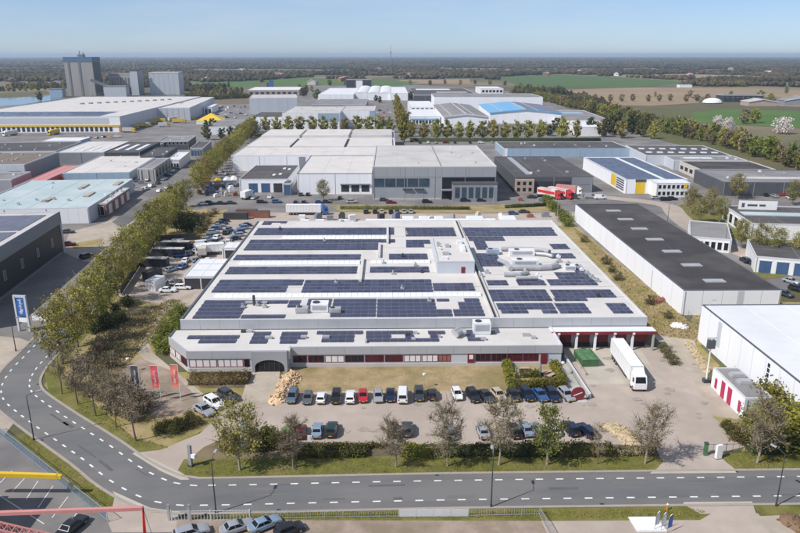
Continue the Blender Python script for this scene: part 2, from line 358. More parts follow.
sheet('near_verge_right', [(50.5,82.9),(65.8,83.4),(64.4,81.2),(50.2,80.5)], .006, 'grass')
sheet('crossing_paving', [(40.8,83.5),(50.7,83.6),(50,81.2),(42.2,81.1)], .005, 'paver_warm')
sheet('lower_left_lot', [(-73.3,102.1),(-64.9,104.5),(-49.9,93.1),(-38.3,81.7),(-36.2,78.9),(-28.3,78.8),(-27.4,73.1),(-51.9,66.8)], .002, 'asphalt_lot')
sheet('corner_paving', [(-41.1,87.4),(-39,87.1),(-33.1,83.1),(-29.1,82.4),(-28.2,78.4),(-36.6,78.5),(-38.5,81.5)], .008, 'paver_warm')
sheet('left_verge', [(-62.2,103.2),(-59.9,104.4),(-48.7,95.3),(-39.3,86.9),(-38.4,83.2),(-41.6,84.4),(-51.4,93.1)], .008, 'grass')

# roads: the ring road with its bend, kerbs and two dashed lines
road_c = smooth_path([(160, 87.6), (110, 87.5), (60, 87.3), (10, 87.1), (-24.29,86.43), (-30.05,86.76), (-34,88.03), (-39.75,92.03), (-45.76,97.47), (-51.88,102.68), (-58.25,108.03), (-65.48,114.43), (-68.97,118.17), (-71.46,122.75), (-73.04,129), (-73.72,135.83), (-75.06,148.54), (-78.24,174.1), (-83.37,218.25), (-90.38,284.87), (-98.58,375.21), (-109.61,504.5), (-120.78,629.4)], 1.5)
ROAD = ribbon('ring_road', road_c, -4.0, 4.0, .045, 'asphalt_road')
ribbon('road_edge_band', road_c, -4.45, -3.98, .047, 'kerb_stone', .04)
ribbon('road_edge_band', road_c, 3.98, 4.45, .047, 'kerb_stone', .04)
dash = MB().box(-.55, .55, -.13, .13, 0, .004).mesh('lane_dash', 'white_line')
rn = normals(road_c)
for o0, o1 in ((-3.97, -2.5), (2.5, 3.97)): ribbon('cycle_lane', road_c, o0, o1, .0465, 'asphalt_lane', parent=ROAD)
prg = random.Random(12)
for k in range(26):                                     # repair patches and drain covers
    i = prg.randrange(20, 190); d = rn[i]; p = road_c[i] + d*prg.uniform(-2.2, 2.2); a = math.atan2(-d.x, d.y); w_ = prg.uniform(.5, 3.2); h_ = prg.uniform(.15, .8)
    MB().box(-w_, w_, -h_/2, h_/2, 0, .001).build('repair_patch', 'asphalt_patch' if k % 3 else 'asphalt_lane', ROAD, (p.x, p.y, .0475), a)
for k in range(12):
    i = 12 + k*15; d = rn[i]; p = road_c[i] + d*(3.75 if k % 2 else -3.75); MB().box(-.3, .3, -.2, .2, 0, .002).build('drain_cover', 'rubber_grey', ROAD, (p.x, p.y, .0478), math.atan2(-d.x, d.y))
for i in range(1, len(road_c) - 1):
    if road_c[i].x > 75 or road_c[i].y > 150 or i % 2: continue
    d = rn[i]; a = math.atan2(-d.x, d.y)
    for off in (-2.35, 2.35):
        p = road_c[i] + d * off
        link('lane_dash', dash, ROAD, (p.x, p.y, .0495), a)
# cross street behind the factory and the winding street on the right
ribbon('cross_street', smooth_path([(-91.24,280.96), (-80.11,292.86), (-38.54,298.61), (12.96,289.32), (73.83,296.85), (99.58,310.09), (112.73,296.24)], 3), -4, 4, .03, 'asphalt_lot')
ribbon('winding_street', smooth_path([(89.27,305.57), (107.67,294.15), (115.71,283.63), (113.03,268.39), (110.21,248.21), (110.6,217.64), (117.85,195.23), (125.46,179.2)], 3), -4, 4, .035, 'paver_warm')
sheet('street_island', [(118.2,281.6),(123.2,287.6),(132,271.8),(135.3,233),(141.6,214.7),(130.8,197.1),(123.7,205.7),(118.8,227.8),(114.4,245),(111.1,259.6)], .012, 'grass')
sheet('street_island', [(105.6,194.4),(114.9,195.3),(113.6,187.5),(103.2,184)], .016, 'grass')
sheet('grass_strip', [(-24.7,287.9),(47.2,293),(70.9,284.3),(66.6,272.8),(12.2,271.8),(-19.6,274.2)], .004, 'grass_rough')
sheet('yard_hedge_bank', [(-83.8,278.9),(-65.6,280.6),(-62.8,257.3),(-64.1,230.7),(-66.7,222.9),(-75.3,223.1)], .004, 'grass_rough')
sheet('rear_yard', [(-65.1,273),(-23.6,274.2),(31.8,269.7),(76.2,272.6),(64.8,248.9),(18.8,252.8),(-50,257.1)], .008, 'paver_warm')
# beyond the estate: fields, heath, river
sheet('field', [(317.3,2060.5),(537.1,2265.4),(703.8,1768.5),(674.5,1608.4),(492.2,1406.6),(257.2,1410.3)], .10, 'field_deep')
sheet('field', [(-309.9,1820.3),(-241.5,1978.7),(-71.8,1816.6),(72.8,1678.5),(22.9,1460.2),(-247.9,1513.8)], .11, 'field_green')
sheet('field', [(306.8,1286.8),(484.7,1384.7),(629.3,1361.1),(768.3,1243.1),(643.2,1037.8),(464.5,1066),(308,1043.1)], .10, 'field_tan')
sheet('field', [(305,1043.1),(449.6,1066.2),(406.4,930.5),(321,875.6),(277.3,894.3)], .14, 'field_tan')
sheet('heath', [(264.8,894.5),(398.1,911.1),(282.6,641.8),(244.8,460.5),(240.3,376.7),(204.7,318.2),(209.5,415.1),(196.7,551.8)], .06, 'heath')
sheet('field', [(327.6,767.1),(384.4,824.7),(485.1,778.5),(368.6,587.3),(300.8,641.5),(277.6,651.6)], .12, 'field_green')
sheet('field', [(570.3,1039),(658.5,1062.9),(521.8,838.6),(468.5,873.3)], .12, 'field_tan')
sheet('field', [(-444.6,1626),(-310.1,1749.8),(-256,1464.6),(-366.2,1335.9)], .10, 'field_green')
sheet('field', [(630.9,2154.8),(961.2,2379.4),(1108.4,2147.3),(969.8,1876.6),(760.9,1879.9)], .09, 'field_tan')
sheet('field', [(28.5,1815),(212.5,1888.5),(178.9,1587.5),(24.5,1562.2)], .09, 'field_tan')
sheet('field', [(786.4,1606.7),(1063.9,1728.2),(892.2,1446.6),(750.7,1448.8)], .09, 'field_green')
sheet('river', [(-515.4,794.2),(-638.6,988.4),(-543.7,1069),(-518.1,1136),(-465.4,1031),(-462.2,905.9)], .15, 'river_water')
sheet('river', [(-699.4,1084.3),(-616.2,1213.9),(-596.6,1264.6),(-551.3,1181.2),(-563.6,1108.8),(-631.7,977.6)], .13, 'heath')

# pale concrete thresholds where drives meet the road
sheet('drive_threshold', [(-40.6,97.5),(-39.8,98),(-30.8,91.5),(-29.6,90.2),(-31,90.2),(-34.7,92.6)], .046, 'concrete_apron')
sheet('drive_threshold', [(39.4,91.3),(51.9,91.2),(51.9,90.7),(38.8,90.7)], .046, 'concrete_apron')
sheet('drive_threshold', [(41.1,83.7),(50.7,83.7),(50.6,83.2),(40.7,83.1)], .046, 'concrete_apron')
sheet('drive_threshold', [(-40,87.6),(-38.8,86.9),(-33.3,83.6),(-28.9,82.6),(-28.7,82.1),(-33,82.7),(-38.9,86.2)], .046, 'concrete_apron')
sheet('soil_yard', [(-347.5,1193.6),(-240.5,1374.7),(-170.9,1003.2),(-177.4,920.2),(-235,921.1),(-304.2,1052.7)], .02, 'scrub_soil')

# stains and worn patches on the car park
srg = random.Random(21)
for k in range(46):
    x = srg.uniform(-16, 38); y = srg.choice([113.2, 103.4]) + srg.uniform(-1.6, 1.6)
    if k > 30: x = srg.uniform(36, 62); y = srg.uniform(100, 134)
    r0 = srg.uniform(.25, 1.0); sheet('ground_stain', [(x + math.cos(t*.63)*r0*srg.uniform(.6, 1.3), y + math.sin(t*.63)*r0*srg.uniform(.5, 1.1)) for t in range(10)], .03, 'oil_stain')
# forecourts left of the avenue
sheet('forecourt', [(-104.2,216.2),(-113.1,242.6),(-107.3,254.8),(-103,271.8),(-97,268.1),(-92,225.9),(-90.1,204.7),(-92.5,204.8)], .0, 'paver_sand')
sheet('forecourt_verge', [(-105.9,226.1),(-97.7,233.9),(-95,223.4),(-101.9,219.8)], .004, 'grass_rough')
sheet('forecourt_verge', [(-86.4,198.4),(-93.5,257.8),(-95.5,275.3),(-92.3,275.3),(-82.2,198.4),(-76.2,157.4),(-77.9,154.8)], .004, 'grass')
sheet('forecourt', [(-104.1,258),(-105.9,287.1),(-100.6,291.1),(-97.1,275.4),(-96.8,248.4)], .006, 'asphalt_dark')

# ---------------------------------------------------------------- the factory
FX0, FX1, FY0, FY1, FZ = -44.3, 55.0, 139.0, 231.0, 6.5
F = empty('factory_building', (0, FY0, 0), 0, 'large low factory with solar-covered pale flat roof and grey office wing', 'factory')
def fp(name, mb, m, par=None, smooth=False):
    """a part of the factory: world coordinates in, local to the factory out"""
    mb.v = [(x, y - FY0, z) for x, y, z in mb.v]
    o = mb.build(name, m, par or F, smooth=smooth)
    return o
fp('hall_wall', MB().box(FX0+.02, FX1-.02, FY0+.02, FY1-.02, 0, 6.05), 'clad_silver')
fp('roof', MB().box(FX0+.35, FX1-.35, FY0+.35, FY1-.35, 6.05, 6.25), 'roof_cream')
for k, b in enumerate(((FX0, FX1, FY0, FY0+.36), (FX0, FX1, FY1-.36, FY1), (FX1-.36, FX1, FY0+.36, FY1-.36))):
    fp('roof_edge', MB().box(*b, 6.05, FZ), 'coping')
fp('roof_edge', MB().box(FX0-.05, FX0+.4, FY0+.36, FY1-.36, 5.7, FZ), 'coping_dark')
# fascia of the hall above the office roof, in cladding panels
x = FX0
for k in range(24):
    x2 = min(FX1, x + 4.16)
    fp('fascia_panel', MB().box(x + .015, x2 - .015, FY0 - .09, FY0 + .01, 4.3 if x < 34 else 4.7, 6.46), 'clad_silver'); x = x2
# expansion joint between the two halves of the roof
JX = 22.6
for dx in (-.65, .35): fp('roof_kerb', MB().box(JX+dx, JX+dx+.3, FY0+.4, FY1-.4, 6.25, 6.72), 'roof_cream')
fp('roof_gutter', MB().box(JX-.35, JX+.35, FY0+.4, FY1-.4, 6.25, 6.28), 'dark_door')
# low parapets that divide the left half
for px0, px1, y0, y1 in ((-7.6, -6.9, 164.5, 184.5), (-.9, -.2, 201, 222), (-3.2, -2.5, 186, 200)):
    fp('roof_kerb', MB().box(px0, px1, y0, y1, 6.25, 7.0), 'roof_cream')
# transverse ridge lines of the roofing sheets
for y in (160.6, 172, 183.6, 196.5, 210, 222): fp('roof_seam', MB().box(FX0+.5, JX-.8, y, y+.18, 6.25, 6.36), 'roof_pale')
for y in (152.6, 160.2, 170, 181, 194, 208): fp('roof_seam', MB().box(JX+.9, FX1-.6, y, y+.16, 6.25, 6.34), 'roof_pale')

# rooflight strips of white ribbed sheets
def rooflight(x0, x1, y0, y1):
    n = max(2, int((x1 - x0) / 1.35)); w = (x1 - x0) / n
    pr_ = []
    for k in range(7):
        a = math.pi * k / 6; pr_.append(((y0+y1)/2 - math.cos(a) * (y1-y0)/2, 6.26 + math.sin(a) * .42))
    kb = fp('rooflight_strip', MB().box(x0-.12, x1+.12, y0-.12, y1+.12, 6.25, 6.4), 'coping')
    m = MB(); vs = []
    for yy, zz in pr_: vs += [(.04, yy - (y0+y1)/2, zz), (w-.04, yy - (y0+y1)/2, zz)]
    m.add(vs, [(2*k, 2*k+1, 2*k+3, 2*k+2) for k in range(6)] + [tuple(range(0, 14, 2)), tuple(range(13, 0, -2))])
    me = m.mesh('rooflight_pane', 'skylight')
    for k in range(n): link('rooflight_pane', me, kb, (x0 + k*w, (y0+y1)/2 - FY0, .1))
for a in ((-40.51,21.33,153.3,156.01), (-40.29,-7.94,179.78,183.02), (-32.7,-0.1,206.83,211.17), (-4.99,10.97,180.3,183.17)): rooflight(*a)

# --- office wing along the front
WZ = 4.4
wing = [(-45.6, 134.6), (-39.9, 127.2), (-20.0, 127.2), (-20.0, 129.0), (34.6, 129.0), (34.6, FY0 - .1), (-45.6, FY0 - .1)]
def inset(poly, d):
    out = []; n = len(poly)
    for i in range(n):
        a, b, c = Vector(poly[i-1]), Vector(poly[i]), Vector(poly[(i+1) % n])
        n1 = Vector((-(b-a).y, (b-a).x)).normalized(); n2 = Vector((-(c-b).y, (c-b).x)).normalized()
        k = d / max(.3, 1 + n1.dot(n2)); out.append(tuple(b + (n1 + n2) * k))
    return out
fp('office_wall', MB().prism(inset(wing, .12), .0, 4.0), 'clad_pale')
fp('office_plinth', MB().prism(inset(wing, -.04), 0, .75), 'plinth')
fp('office_roof', MB().prism(inset(wing, .2), 4.0, 4.22), 'roof_cream')
n_ = len(wing)
def wall_band(name, a, b, z0, z1, th, m, out=.0):
    a = Vector(a); b = Vector(b); d = (b - a).normalized(); nn = Vector((d.y, -d.x))
    q = [a + nn*out, b + nn*out, b - nn*(th-out), a - nn*(th-out)]
    return fp(name, MB().prism([tuple(v) for v in q], z0, z1), m)
for i, (a, b) in enumerate(((wing[0], wing[1]), (wing[1], wing[2]), (wing[3], wing[4]))):
    A = Vector(a); B = Vector(b); L = (B - A).length; k = max(1, round(L / 5.2))
    for j in range(k):
        p = A.lerp(B, j/k); q = A.lerp(B, (j+1)/k); e = (B-A).normalized() * .015
        wall_band('fascia_panel', p+e, q-e, 2.75, WZ, .3, 'clad_silver', .06)
fp('roof_edge', MB().prism([(-45.6,134.6),(-45.3,134.8),(-45.3,FY0-.1),(-45.6,FY0-.1)], 3.6, WZ), 'coping_dark')
fp('roof_edge', MB().box(34.3, 34.62, 129.3, FY0-.1, 2.6, WZ), 'coping')
fp('roof_edge', MB().box(-20.1, -19.7, 127.3, 129.2, 2.6, WZ), 'coping')
# windows: red framed ribbon, one object for each bay
def window(a, b, z0, z1, kind, n=3):
    A = Vector(a); B = Vector(b); d = (B-A).normalized(); nn = Vector((d.y, -d.x))
    w = wall_band('window', A, B, z0, z1, .1, {'dark': 'glass_dark', 'red': 'glass_wine', 'blind': 'blind', 'amber': 'brick'}[kind], .0)
    fr = MB(); L = (B-A).length
    def sub(t0, t1, y0, y1, o):
        p = A + d*t0; q = A + d*t1
        fr.prism([tuple(p+nn*o), tuple(q+nn*o), tuple(q-nn*.05), tuple(p-nn*.05)], y0, y1)
    sub(0, L, z0, z0+.08, .06); sub(0, L, z1-.07, z1, .06)
    for k in range(n + 1):
        t = min(L - .08, max(0, L*k/n - .04)); sub(t, t+.08, z0+.08, z1-.07, .055)
    fp('frame', fr, 'red_frame', w)
    return w
for t0, t1, k in ((.04, .32, 'blind'), (.36, .64, 'blind'), (.68, .96, 'dark')):
    window(Vector(wing[0]).lerp(Vector(wing[1]), t0), Vector(wing[0]).lerp(Vector(wing[1]), t1), .95, 2.55, k)
for x0, x1, k in ((-39.6, -34.2, 'blind'), (-34.0, -29.0, 'blind'), (-28.8, -27.7, 'dark')): window((x0, 127.3), (x1, 127.3), .95, 2.6, k, 4 if x1-x0 > 2 else 1)
bays = [(-19.4,-16.6,'dark'),(-16.4,-13.2,'dark'),(-13,-9.2,'blind'),(-9,-5.2,'dark'),(-5,-1.2,'red'),(-1,2.6,'red'),(2.8,6.2,'blind'),(6.4,9.6,'blind'),(9.7,12.2,'amber')]
for x0, x1, k in bays: window((x0, 129.1), (x1, 129.1), 1.0, 2.5, k, 3)
for x0 in (17.2, 20.4, 23.6, 26.8): window((x0, 129.1), (x0+3.1, 129.1), 1.0, 2.6, 'dark' if x0 < 23 else 'red', 3)
fp('door', MB().box(15.6, 17.0, 128.9, 129.06, .75, 2.7), 'red_door'); fp('door', MB().box(30.3, 31.6, 128.9, 129.06, .4, 2.7), 'red_door')
fp('door_window', MB().box(15.9, 16.7, 128.84, 128.9, 1.6, 2.5), 'blind')
# arched entrance
E_ = MB(); ex0, ex1, ey = -27.2, -20.2, 126.6
cx, hw = (ex0+ex1)/2, 2.9
arc = [(cx + hw*math.cos(math.pi*k/12), 1.15 + 1.55*math.sin(math.pi*k/12)) for k in range(13)]
front = [(ex1, 0), (ex1, 4.45), (ex0, 4.45), (ex0, 0), (cx-hw, 0)] + arc[::-1] + [(cx+hw, 0)]
nf = len(front); E_.add([(x, ey, z) for x, z in front] + [(x, 127.25, z) for x, z in front], [tuple(range(nf)), tuple(range(2*nf-1, nf-1, -1))] + [(i, nf+i, nf+(i+1) % nf, (i+1) % nf) for i in range(nf)])
ent = fp('entrance_portal', E_, 'clad_grey')
fp('entrance_glass', MB().box(cx-hw-.1, cx+hw+.1, 127.0, 127.1, 0, 2.75), 'glass_dark', ent)
fr = MB()
for k in range(7): fr.box(cx-hw+k*hw/3-.05, cx-hw+k*hw/3+.05, 126.9, 127.0, 0, 2.7)
fr.box(cx-hw, cx+hw, 126.92, 126.99, 1.9, 2.0); fp('entrance_mullion', fr, 'dark_steel', ent)
# loading docks with red canopy
DX0, DX1 = 34.7, 54.9
fp('dock_canopy', MB().box(34.0, 56.2, 136.1, 138.9, 4.1, 4.34), 'roof_white')
fp('canopy_fascia', MB().box(33.9, 56.3, 135.95, 136.1, 3.75, 4.4), 'red_frame'); fp('canopy_fascia', MB().box(56.2, 56.32, 136.1, 138.9, 3.75, 4.4), 'red_frame')
fp('dock_wall', MB().box(DX0, DX1, 138.75, 138.9, 0, 4.1), 'clad_grey')
for k in range(5):
    x0 = 36.0 + k * 3.95
    d = fp('dock_door', MB().box(x0, x0+2.9 + (.6 if k == 4 else 0), 138.6, 138.74, .9, 3.5), 'red_door')
    for zz in (1.75, 2.6): fp('door_rib', MB().box(x0+.05, x0+2.85, 138.56, 138.6, zz, zz+.06), 'red_frame', d)
    fp('door_window', MB().box(x0+.9, x0+2.0, 138.55, 138.6, 2.85, 3.05), 'pink_red', d)
    fp('dock_bumper', MB().box(x0-.1, x0+3.0, 138.3, 138.6, .1, .85), 'rubber')
    fp('canopy_post', MB().box(x0-.75, x0-.3, 136.2, 136.6, 0, 4.1), 'clad_white')
    fp('canopy_lamp', MB().box(x0-.75, x0-.25, 135.75, 135.95, 3.8, 4.15), 'white_paint')
fp('canopy_post', MB().box(55.4, 55.8, 136.0, 136.4, 0, 4.1), 'concrete_wall')

# penthouse on the roof
px0, px1, py0, py1, pz = 12.2, 21.8, 171.4, 195.0, 9.6
fp('penthouse_wall', MB().box(px0, px1, py0, py1, 6.2, 9.3), 'clad_pale')
fp('penthouse_roof', MB().box(px0+.3, px1-.3, py0+.3, py1-.3, 9.3, 9.4), 'roof_cream')
for b in ((px0-.05,px1+.05,py0-.05,py0+.3),(px0-.05,px1+.05,py1-.3,py1+.05),(px0-.05,px0+.3,py0+.3,py1-.3),(px1-.3,px1+.05,py0+.3,py1-.3)):
    fp('roof_edge', MB().box(*b, 9.3, 9.62), 'coping')
fp('penthouse_door', MB().box(18.4, 19.4, py0-.08, py0, 6.4, 8.0), 'red_door')
for x, y, w, d, h in ((12.6,169,1.6,1.0,.5),(13.2,173,1.8,1.6,.6),(12.2,178,.9,.9,.7),(12.2,181,.9,.9,.7),(12.3,184,.8,.8,.6),(14.5,180.5,1.2,2.4,.5),(18.6,176,1.0,6,.7),(18.0,184,1.4,1.6,.9)):
    fp('roof_vent', MB().box(x+.9, x+.9+w, y+4.6, y+4.6+d, 9.4, 9.4+h), rng.choice(['unit_white','unit_grey','galv']))

# rooftop plant: air handlers, ducts, vents
def unit(x, y, w, d, h, z=6.25, m='unit_white', name='air_handler'):
    o = fp(name, MB().box(x, x+w, y, y+d, z+.25, z+h).box(x+.1, x+w-.1, y+.1, y+d-.1, z, z+.25), m)
    fp('fan_cowl', MB().tube([(x+w*.3, y+d*.5, z+h), (x+w*.3, y+d*.5, z+h+.18)], [min(w, d)*.27]*2, 10), 'dark_steel', o)
    fp('grille', MB().box(x+w*.1, x+w*.9, y-.04, y, z+h*.35, z+h*.85), 'unit_grey', o)
    return o
def duct(pts, r, m='galv'): return fp('air_duct', MB().tube(pts, [r]*len(pts), 10), m, smooth=False)
unit(33.5, 187, 7.0, 2.6, 1.7); unit(32.4, 176.5, 7.0, 2.8, 1.9); unit(27.4, 188.5, 3.4, 2.4, 1.5, m='clad_blue')
duct([(32,192.5,7.0),(36,192.5,7.0),(41,192.2,7.0),(44,191,7.0),(45,189,7.0)], .6, 'unit_grey'); duct([(41,187.5,7.0),(43.5,186.5,7.0),(45,184.8,7.0)], .5)
duct([(31,174,7.1),(39,173.6,7.1),(42,174,7.1),(44,175.6,7.1),(44.4,178,7.0)], .75, 'unit_grey'); duct([(29.5,181,7.0),(31,178,7.0),(31.5,173,7.0)], .6); duct([(29,168.5,6.9),(33,168.4,6.9),(35,170,6.9),(35.2,172.5,6.9)], .55, 'unit_grey')
duct([(31.5,165.5,6.9),(37,165.5,6.9)], .55, 'unit_grey')
unit(45.6, 173.2, 2.8, 2.0, 1.3); unit(48.6, 174.2, 1.8, 1.6, 1.0, m='unit_grey')
for x, y in ((45.5,181),(47.3,178.5),(49,175.8),(49.4,172.6),(50.0,169.6),(50.3,166.5),(50.8,163.5),(46.2,185),(37,168),(24.5,171),(22.6,168)):
    fp('roof_vent', MB().box(x, x+1.1, y, y+1.0, 6.25, 6.95).tube([(x+.5,y+.5,6.95),(x+.5,y+.5,7.3)], [.28,.28], 8), rng.choice(['unit_grey','galv','unit_white']))
for x, y in ((-30,147.5),(-28.2,146.4),(-33,146.2),(-13.6,163.3),(-20,204),(-35.5,219),(-12,230),(5,212),(.5,170.5),(2.6,158.5),(-2,180),(6.5,178),(8,172),(3.3,186.5),(-16.5,230.2),(8.6,149.5),(48,152.4)):
    fp('roof_vent', MB().box(x, x+.9, y, y+.9, 6.25, 6.75).tube([(x+.4,y+.4,6.7),(x+.4,y+.4,7.4)], [.2,.2], 8), rng.choice(['unit_grey','galv','dark_door']))
fp('chimney_pipe', MB().tube([(-30.4,148.4,6.2),(-30.4,148.4,8.6)], [.3,.3], 10), 'dark_steel')
fp('air_duct', MB().box(-32.5, -27.6, 148.9, 149.4, 6.45, 6.9), 'unit_grey')
unit(-17.2, 143.2, 3.8, 3.0, 1.9); unit(-20.4, 142.6, 2.6, 2.0, 1.3, m='unit_grey'); unit(-13.2, 142.4, 2.6, 1.7, 1.2, m='unit_grey')
unit(17.4, 135.0, 3.6, 2.6, 2.6, 4.22); duct([(13.6,133.2,5.1),(14.8,134.6,5.2),(15.8,134.6,5.2)], .6); duct([(13.2,134.6,5.1),(14.4,135.8,5.2)], .6)
for x, y, w in ((18.6,132,1.1),(3.2,134.5,1.0),(5.0,135.5,.8),(-31.2,137,.9),(-30,137,1.2),(-25.6,133.4,1.5),(-18.3,133.6,1.2),(-13.8,133.5,1.4),(27.5,134,1.6),(29,132.6,1.0),(20.8,135.2,1.2),(4.4,132.2,.9),(-5,131,.4),(10,133.5,.5)):
    fp('roof_vent', MB().box(x, x+w, y, y+.8, 4.22, 4.75), rng.choice(['unit_grey','galv','dark_door']))
# goods bays at the back, seen over the roof edge
for x0, x1 in ((4.5, 8.3), (10.2, 13.0), (15.5, 18.4), (26.5, 32), (38, 43)):
    fp('rear_bay', MB().box(x0, x1, FY1+.05, FY1+5, 0, 6.9), 'clad_white'); fp('rear_bay_roof', MB().box(x0+.2, x1-.2, FY1+.2, FY1+4.8, 6.9, 6.98), 'roof_white')
fp('rear_canopy', MB().box(-8, 36, FY1+.02, FY1+1.6, 5.6, 6.7), 'clad_white')
for x0 in (-30, -25, -17): fp('rear_hatch', MB().box(x0, x0+3, FY1+.02, FY1+1.2, 5.5, 6.8), 'white_paint')

# --- solar arrays: tent-shaped pairs of modules in rows; the ones nearest the camera are separate parts
CW, CD = 1.61, 2.22
def cell_mb(x=0, y=0, z=0, mb=None, CW=CW, CD=CD):
    mb = mb or MB(); h = .24
    A = (x, y, z+.08); B = (x+CW, y, z+.08); Cc = (x+CW, y+CD/2, z+h); D = (x, y+CD/2, z+h); E = (x+CW, y+CD, z+.08); Fv = (x, y+CD, z+.08)
    mb.add([A, B, Cc, D, E, Fv, (x, y+CD/2, z+.03), (x+CW, y+CD/2, z+.03)], [(0,1,2,3),(3,2,4,5),(0,3,5),(1,4,2)], 1)
    i = .035
    def pane(p, q, r, s):
        p, q, r, s = map(Vector, (p, q, r, s)); c = (p+q+r+s)/4; n = (q-p).cross(s-p).normalized()*.012; sx = (q-p).normalized()*i; sy = (s-p).normalized()*i
        mb.add([p+sx+sy+n, q-sx+sy+n, r-sx-sy+n, s+sx-sy+n], [(0,1,2,3)], 0)
    pane(A, B, Cc, D); pane(D, Cc, E, Fv)
    return mb
CELL = cell_mb().mesh('solar_panel', ['solar_cell', 'solar_frame'])
def array(label, z, rects, single):
    x0 = min(r[0] for r in rects); y0 = min(r[2] for r in rects)
    root = empty('solar_array', (x0, y0, z), 0, label, 'solar panels', 'solar arrays on the factory roof')
    big = MB()
    for a, b, c, d in rects:
        nx = max(1, round((b-a)/1.66)); ny = max(1, round((d-c)/2.3)); sx = (b-a)/nx; sy = (d-c)/ny
        for i in range(nx):
            for j in range(ny):
                if single: link('solar_panel', CELL, root, (a + i*sx - x0, c + j*sy - y0, 0)).scale = (sx/1.66, sy/2.3, 1)
                else: cell_mb(a + i*sx - x0, c + j*sy - y0, 0, big, sx-.05, sy-.08)
    if big.f: tag(big.build('panel_rows', ['solar_cell', 'solar_frame'], root), kind='stuff')
    return root
ZW, ZH = 4.22, 6.25
array('two short rows of solar panels at the left end of the office roof', ZW, [(-41.64,-31.11,133.65,135.75), (-38.8,-31.28,131.44,133.54)], True)
array('small square of solar panels above the arched entrance', ZW, [(-28.38,-24.88,131.1,137.53)], True)
array('solar panels with a missing corner right of the arched entrance', ZW, [(-22.57,-17.28,133.18,137.42), (-22.3,-18.85,131.01,133.15)], True)
array('solar panels in a T shape over the centre of the office roof', ZW, [(-15.27,-5.62,135.78,137.83), (-13.93,-7.35,131.58,135.67)], True)
array('solar panels around two hatches right of centre on the office roof', ZW, [(-4.99,4.87,135.67,137.67), (-4.92,0.25,133.65,135.65), (3.15,5.01,133.55,135.55), (-4.86,10.05,131.58,133.52), (8.02,11.59,135.52,137.51), (8.32,9.98,133.47,135.47)], True)
array('small L of solar panels at the right end of the office roof', ZW, [(15.84,17.53,135.96,137.97), (15.83,17.6,133.89,135.84), (15.92,19.3,131.76,133.77)], True)
array('front left solar array ringing a chimney pipe on the factory roof', ZH, [(-42.07,-32.14,140.07,151.89), (-32.86,-23.09,149.16,151.73), (-22.81,-20.22,146.64,151.63), (-31.79,-22.46,139.93,142.34)], True)
array('front solar array left of the two-tone joint, above the grey fascia', ZH, [(-18.62,-13.21,145.27,152.58), (-12.8,-3.03,140.52,152.45), (-2.81,10.29,140.34,152.26), (10.73,13.6,150.08,152.13), (10.3,13.56,140.52,145.09)], True)
array('small stepped solar array beside the long dark roof joint', ZH, [(17.05,20.49,149.97,152.37), (15.43,20.48,145.19,149.85), (13.9,20.54,140.67,145.07)], True)
array('front right solar array behind the red loading dock canopy', ZH, [(23.97,36.69,144.55,148.78), (24.34,30.24,142.1,144.47), (33.3,36.58,141.98,144.34), (37.07,43.93,141.9,148.61), (48.59,53.02,141.74,148.44)], False)
array('second solar array from the front on the right roof half', ZH, [(23.56,37.21,150.07,158.32), (38.19,52.65,152.18,158.08), (37.72,45.3,149.89,152.15)], False)
array('second solar array from the front on the left roof half', ZH, [(-42.16,-24.67,157.1,167.16), (-24.92,-21.34,162.21,166.99), (-20.9,10.31,156.67,166.7), (10.51,20.43,157.52,163.64)], False)
array('third solar array from the front, left half, below the rooflight strip', ZH, [(-42.22,-8.47,171.52,178.29)], False)
array('solar array left of the white roof penthouse', ZH, [(-5.1,10.34,172.47,177.84), (-0.12,10.6,184.46,190.33)], False)
array('fourth solar array from the front on the left roof half', ZH, [(-42.85,-8.03,184.44,189.99)], False)
array('fifth solar array from the front on the left roof half', ZH, [(-41.96,-3.18,194.37,202.22), (-42,1.7,202.52,206.68)], False)
array('rearmost long solar array on the left roof half', ZH, [(-42.4,1.49,212.13,221.52)], False)
array('scrap of solar panels at the back left roof corner', ZH, [(-42.19,-39.19,225.89,231.88), (-39.28,-36.42,229.02,231.83), (-36.35,-34.34,228.11,231.8)], False)
array('solar array at the rear edge just left of the roof joint', ZH, [(5.13,20.82,209.85,221.4)], False)
array('small solar array behind the white roof penthouse', ZH, [(5,12.21,201.03,205.74), (4.89,10.18,196.75,200.93)], False)
array('rear right solar array with white gaps on the factory roof', ZH, [(23.71,52.67,215.88,221.28), (23.75,52.31,209.96,215.61), (24.03,35.03,204.1,209.58), (25.22,28.75,193.93,203.89)], False)
array('square solar array in the shade of the penthouse', ZH, [(24.39,30.28,177.46,190.39)], False)
array('thin solar array at the right roof edge behind the ducts', ZH, [(47.32,52.3,194.12,200.37), (44.58,51.57,184.78,190.07)], False)
array('stepped solar array between the ducts and the right roof edge', ZH, [(48.04,50.9,172.18,174.74), (42.35,50.74,166.31,172.03), (39.11,50.95,161.15,166.14)], False)
array('two single rows of solar panels in front of the ducts', ZH, [(24,29.05,161.44,165.71), (31.39,38.29,161.31,165.57)], False)

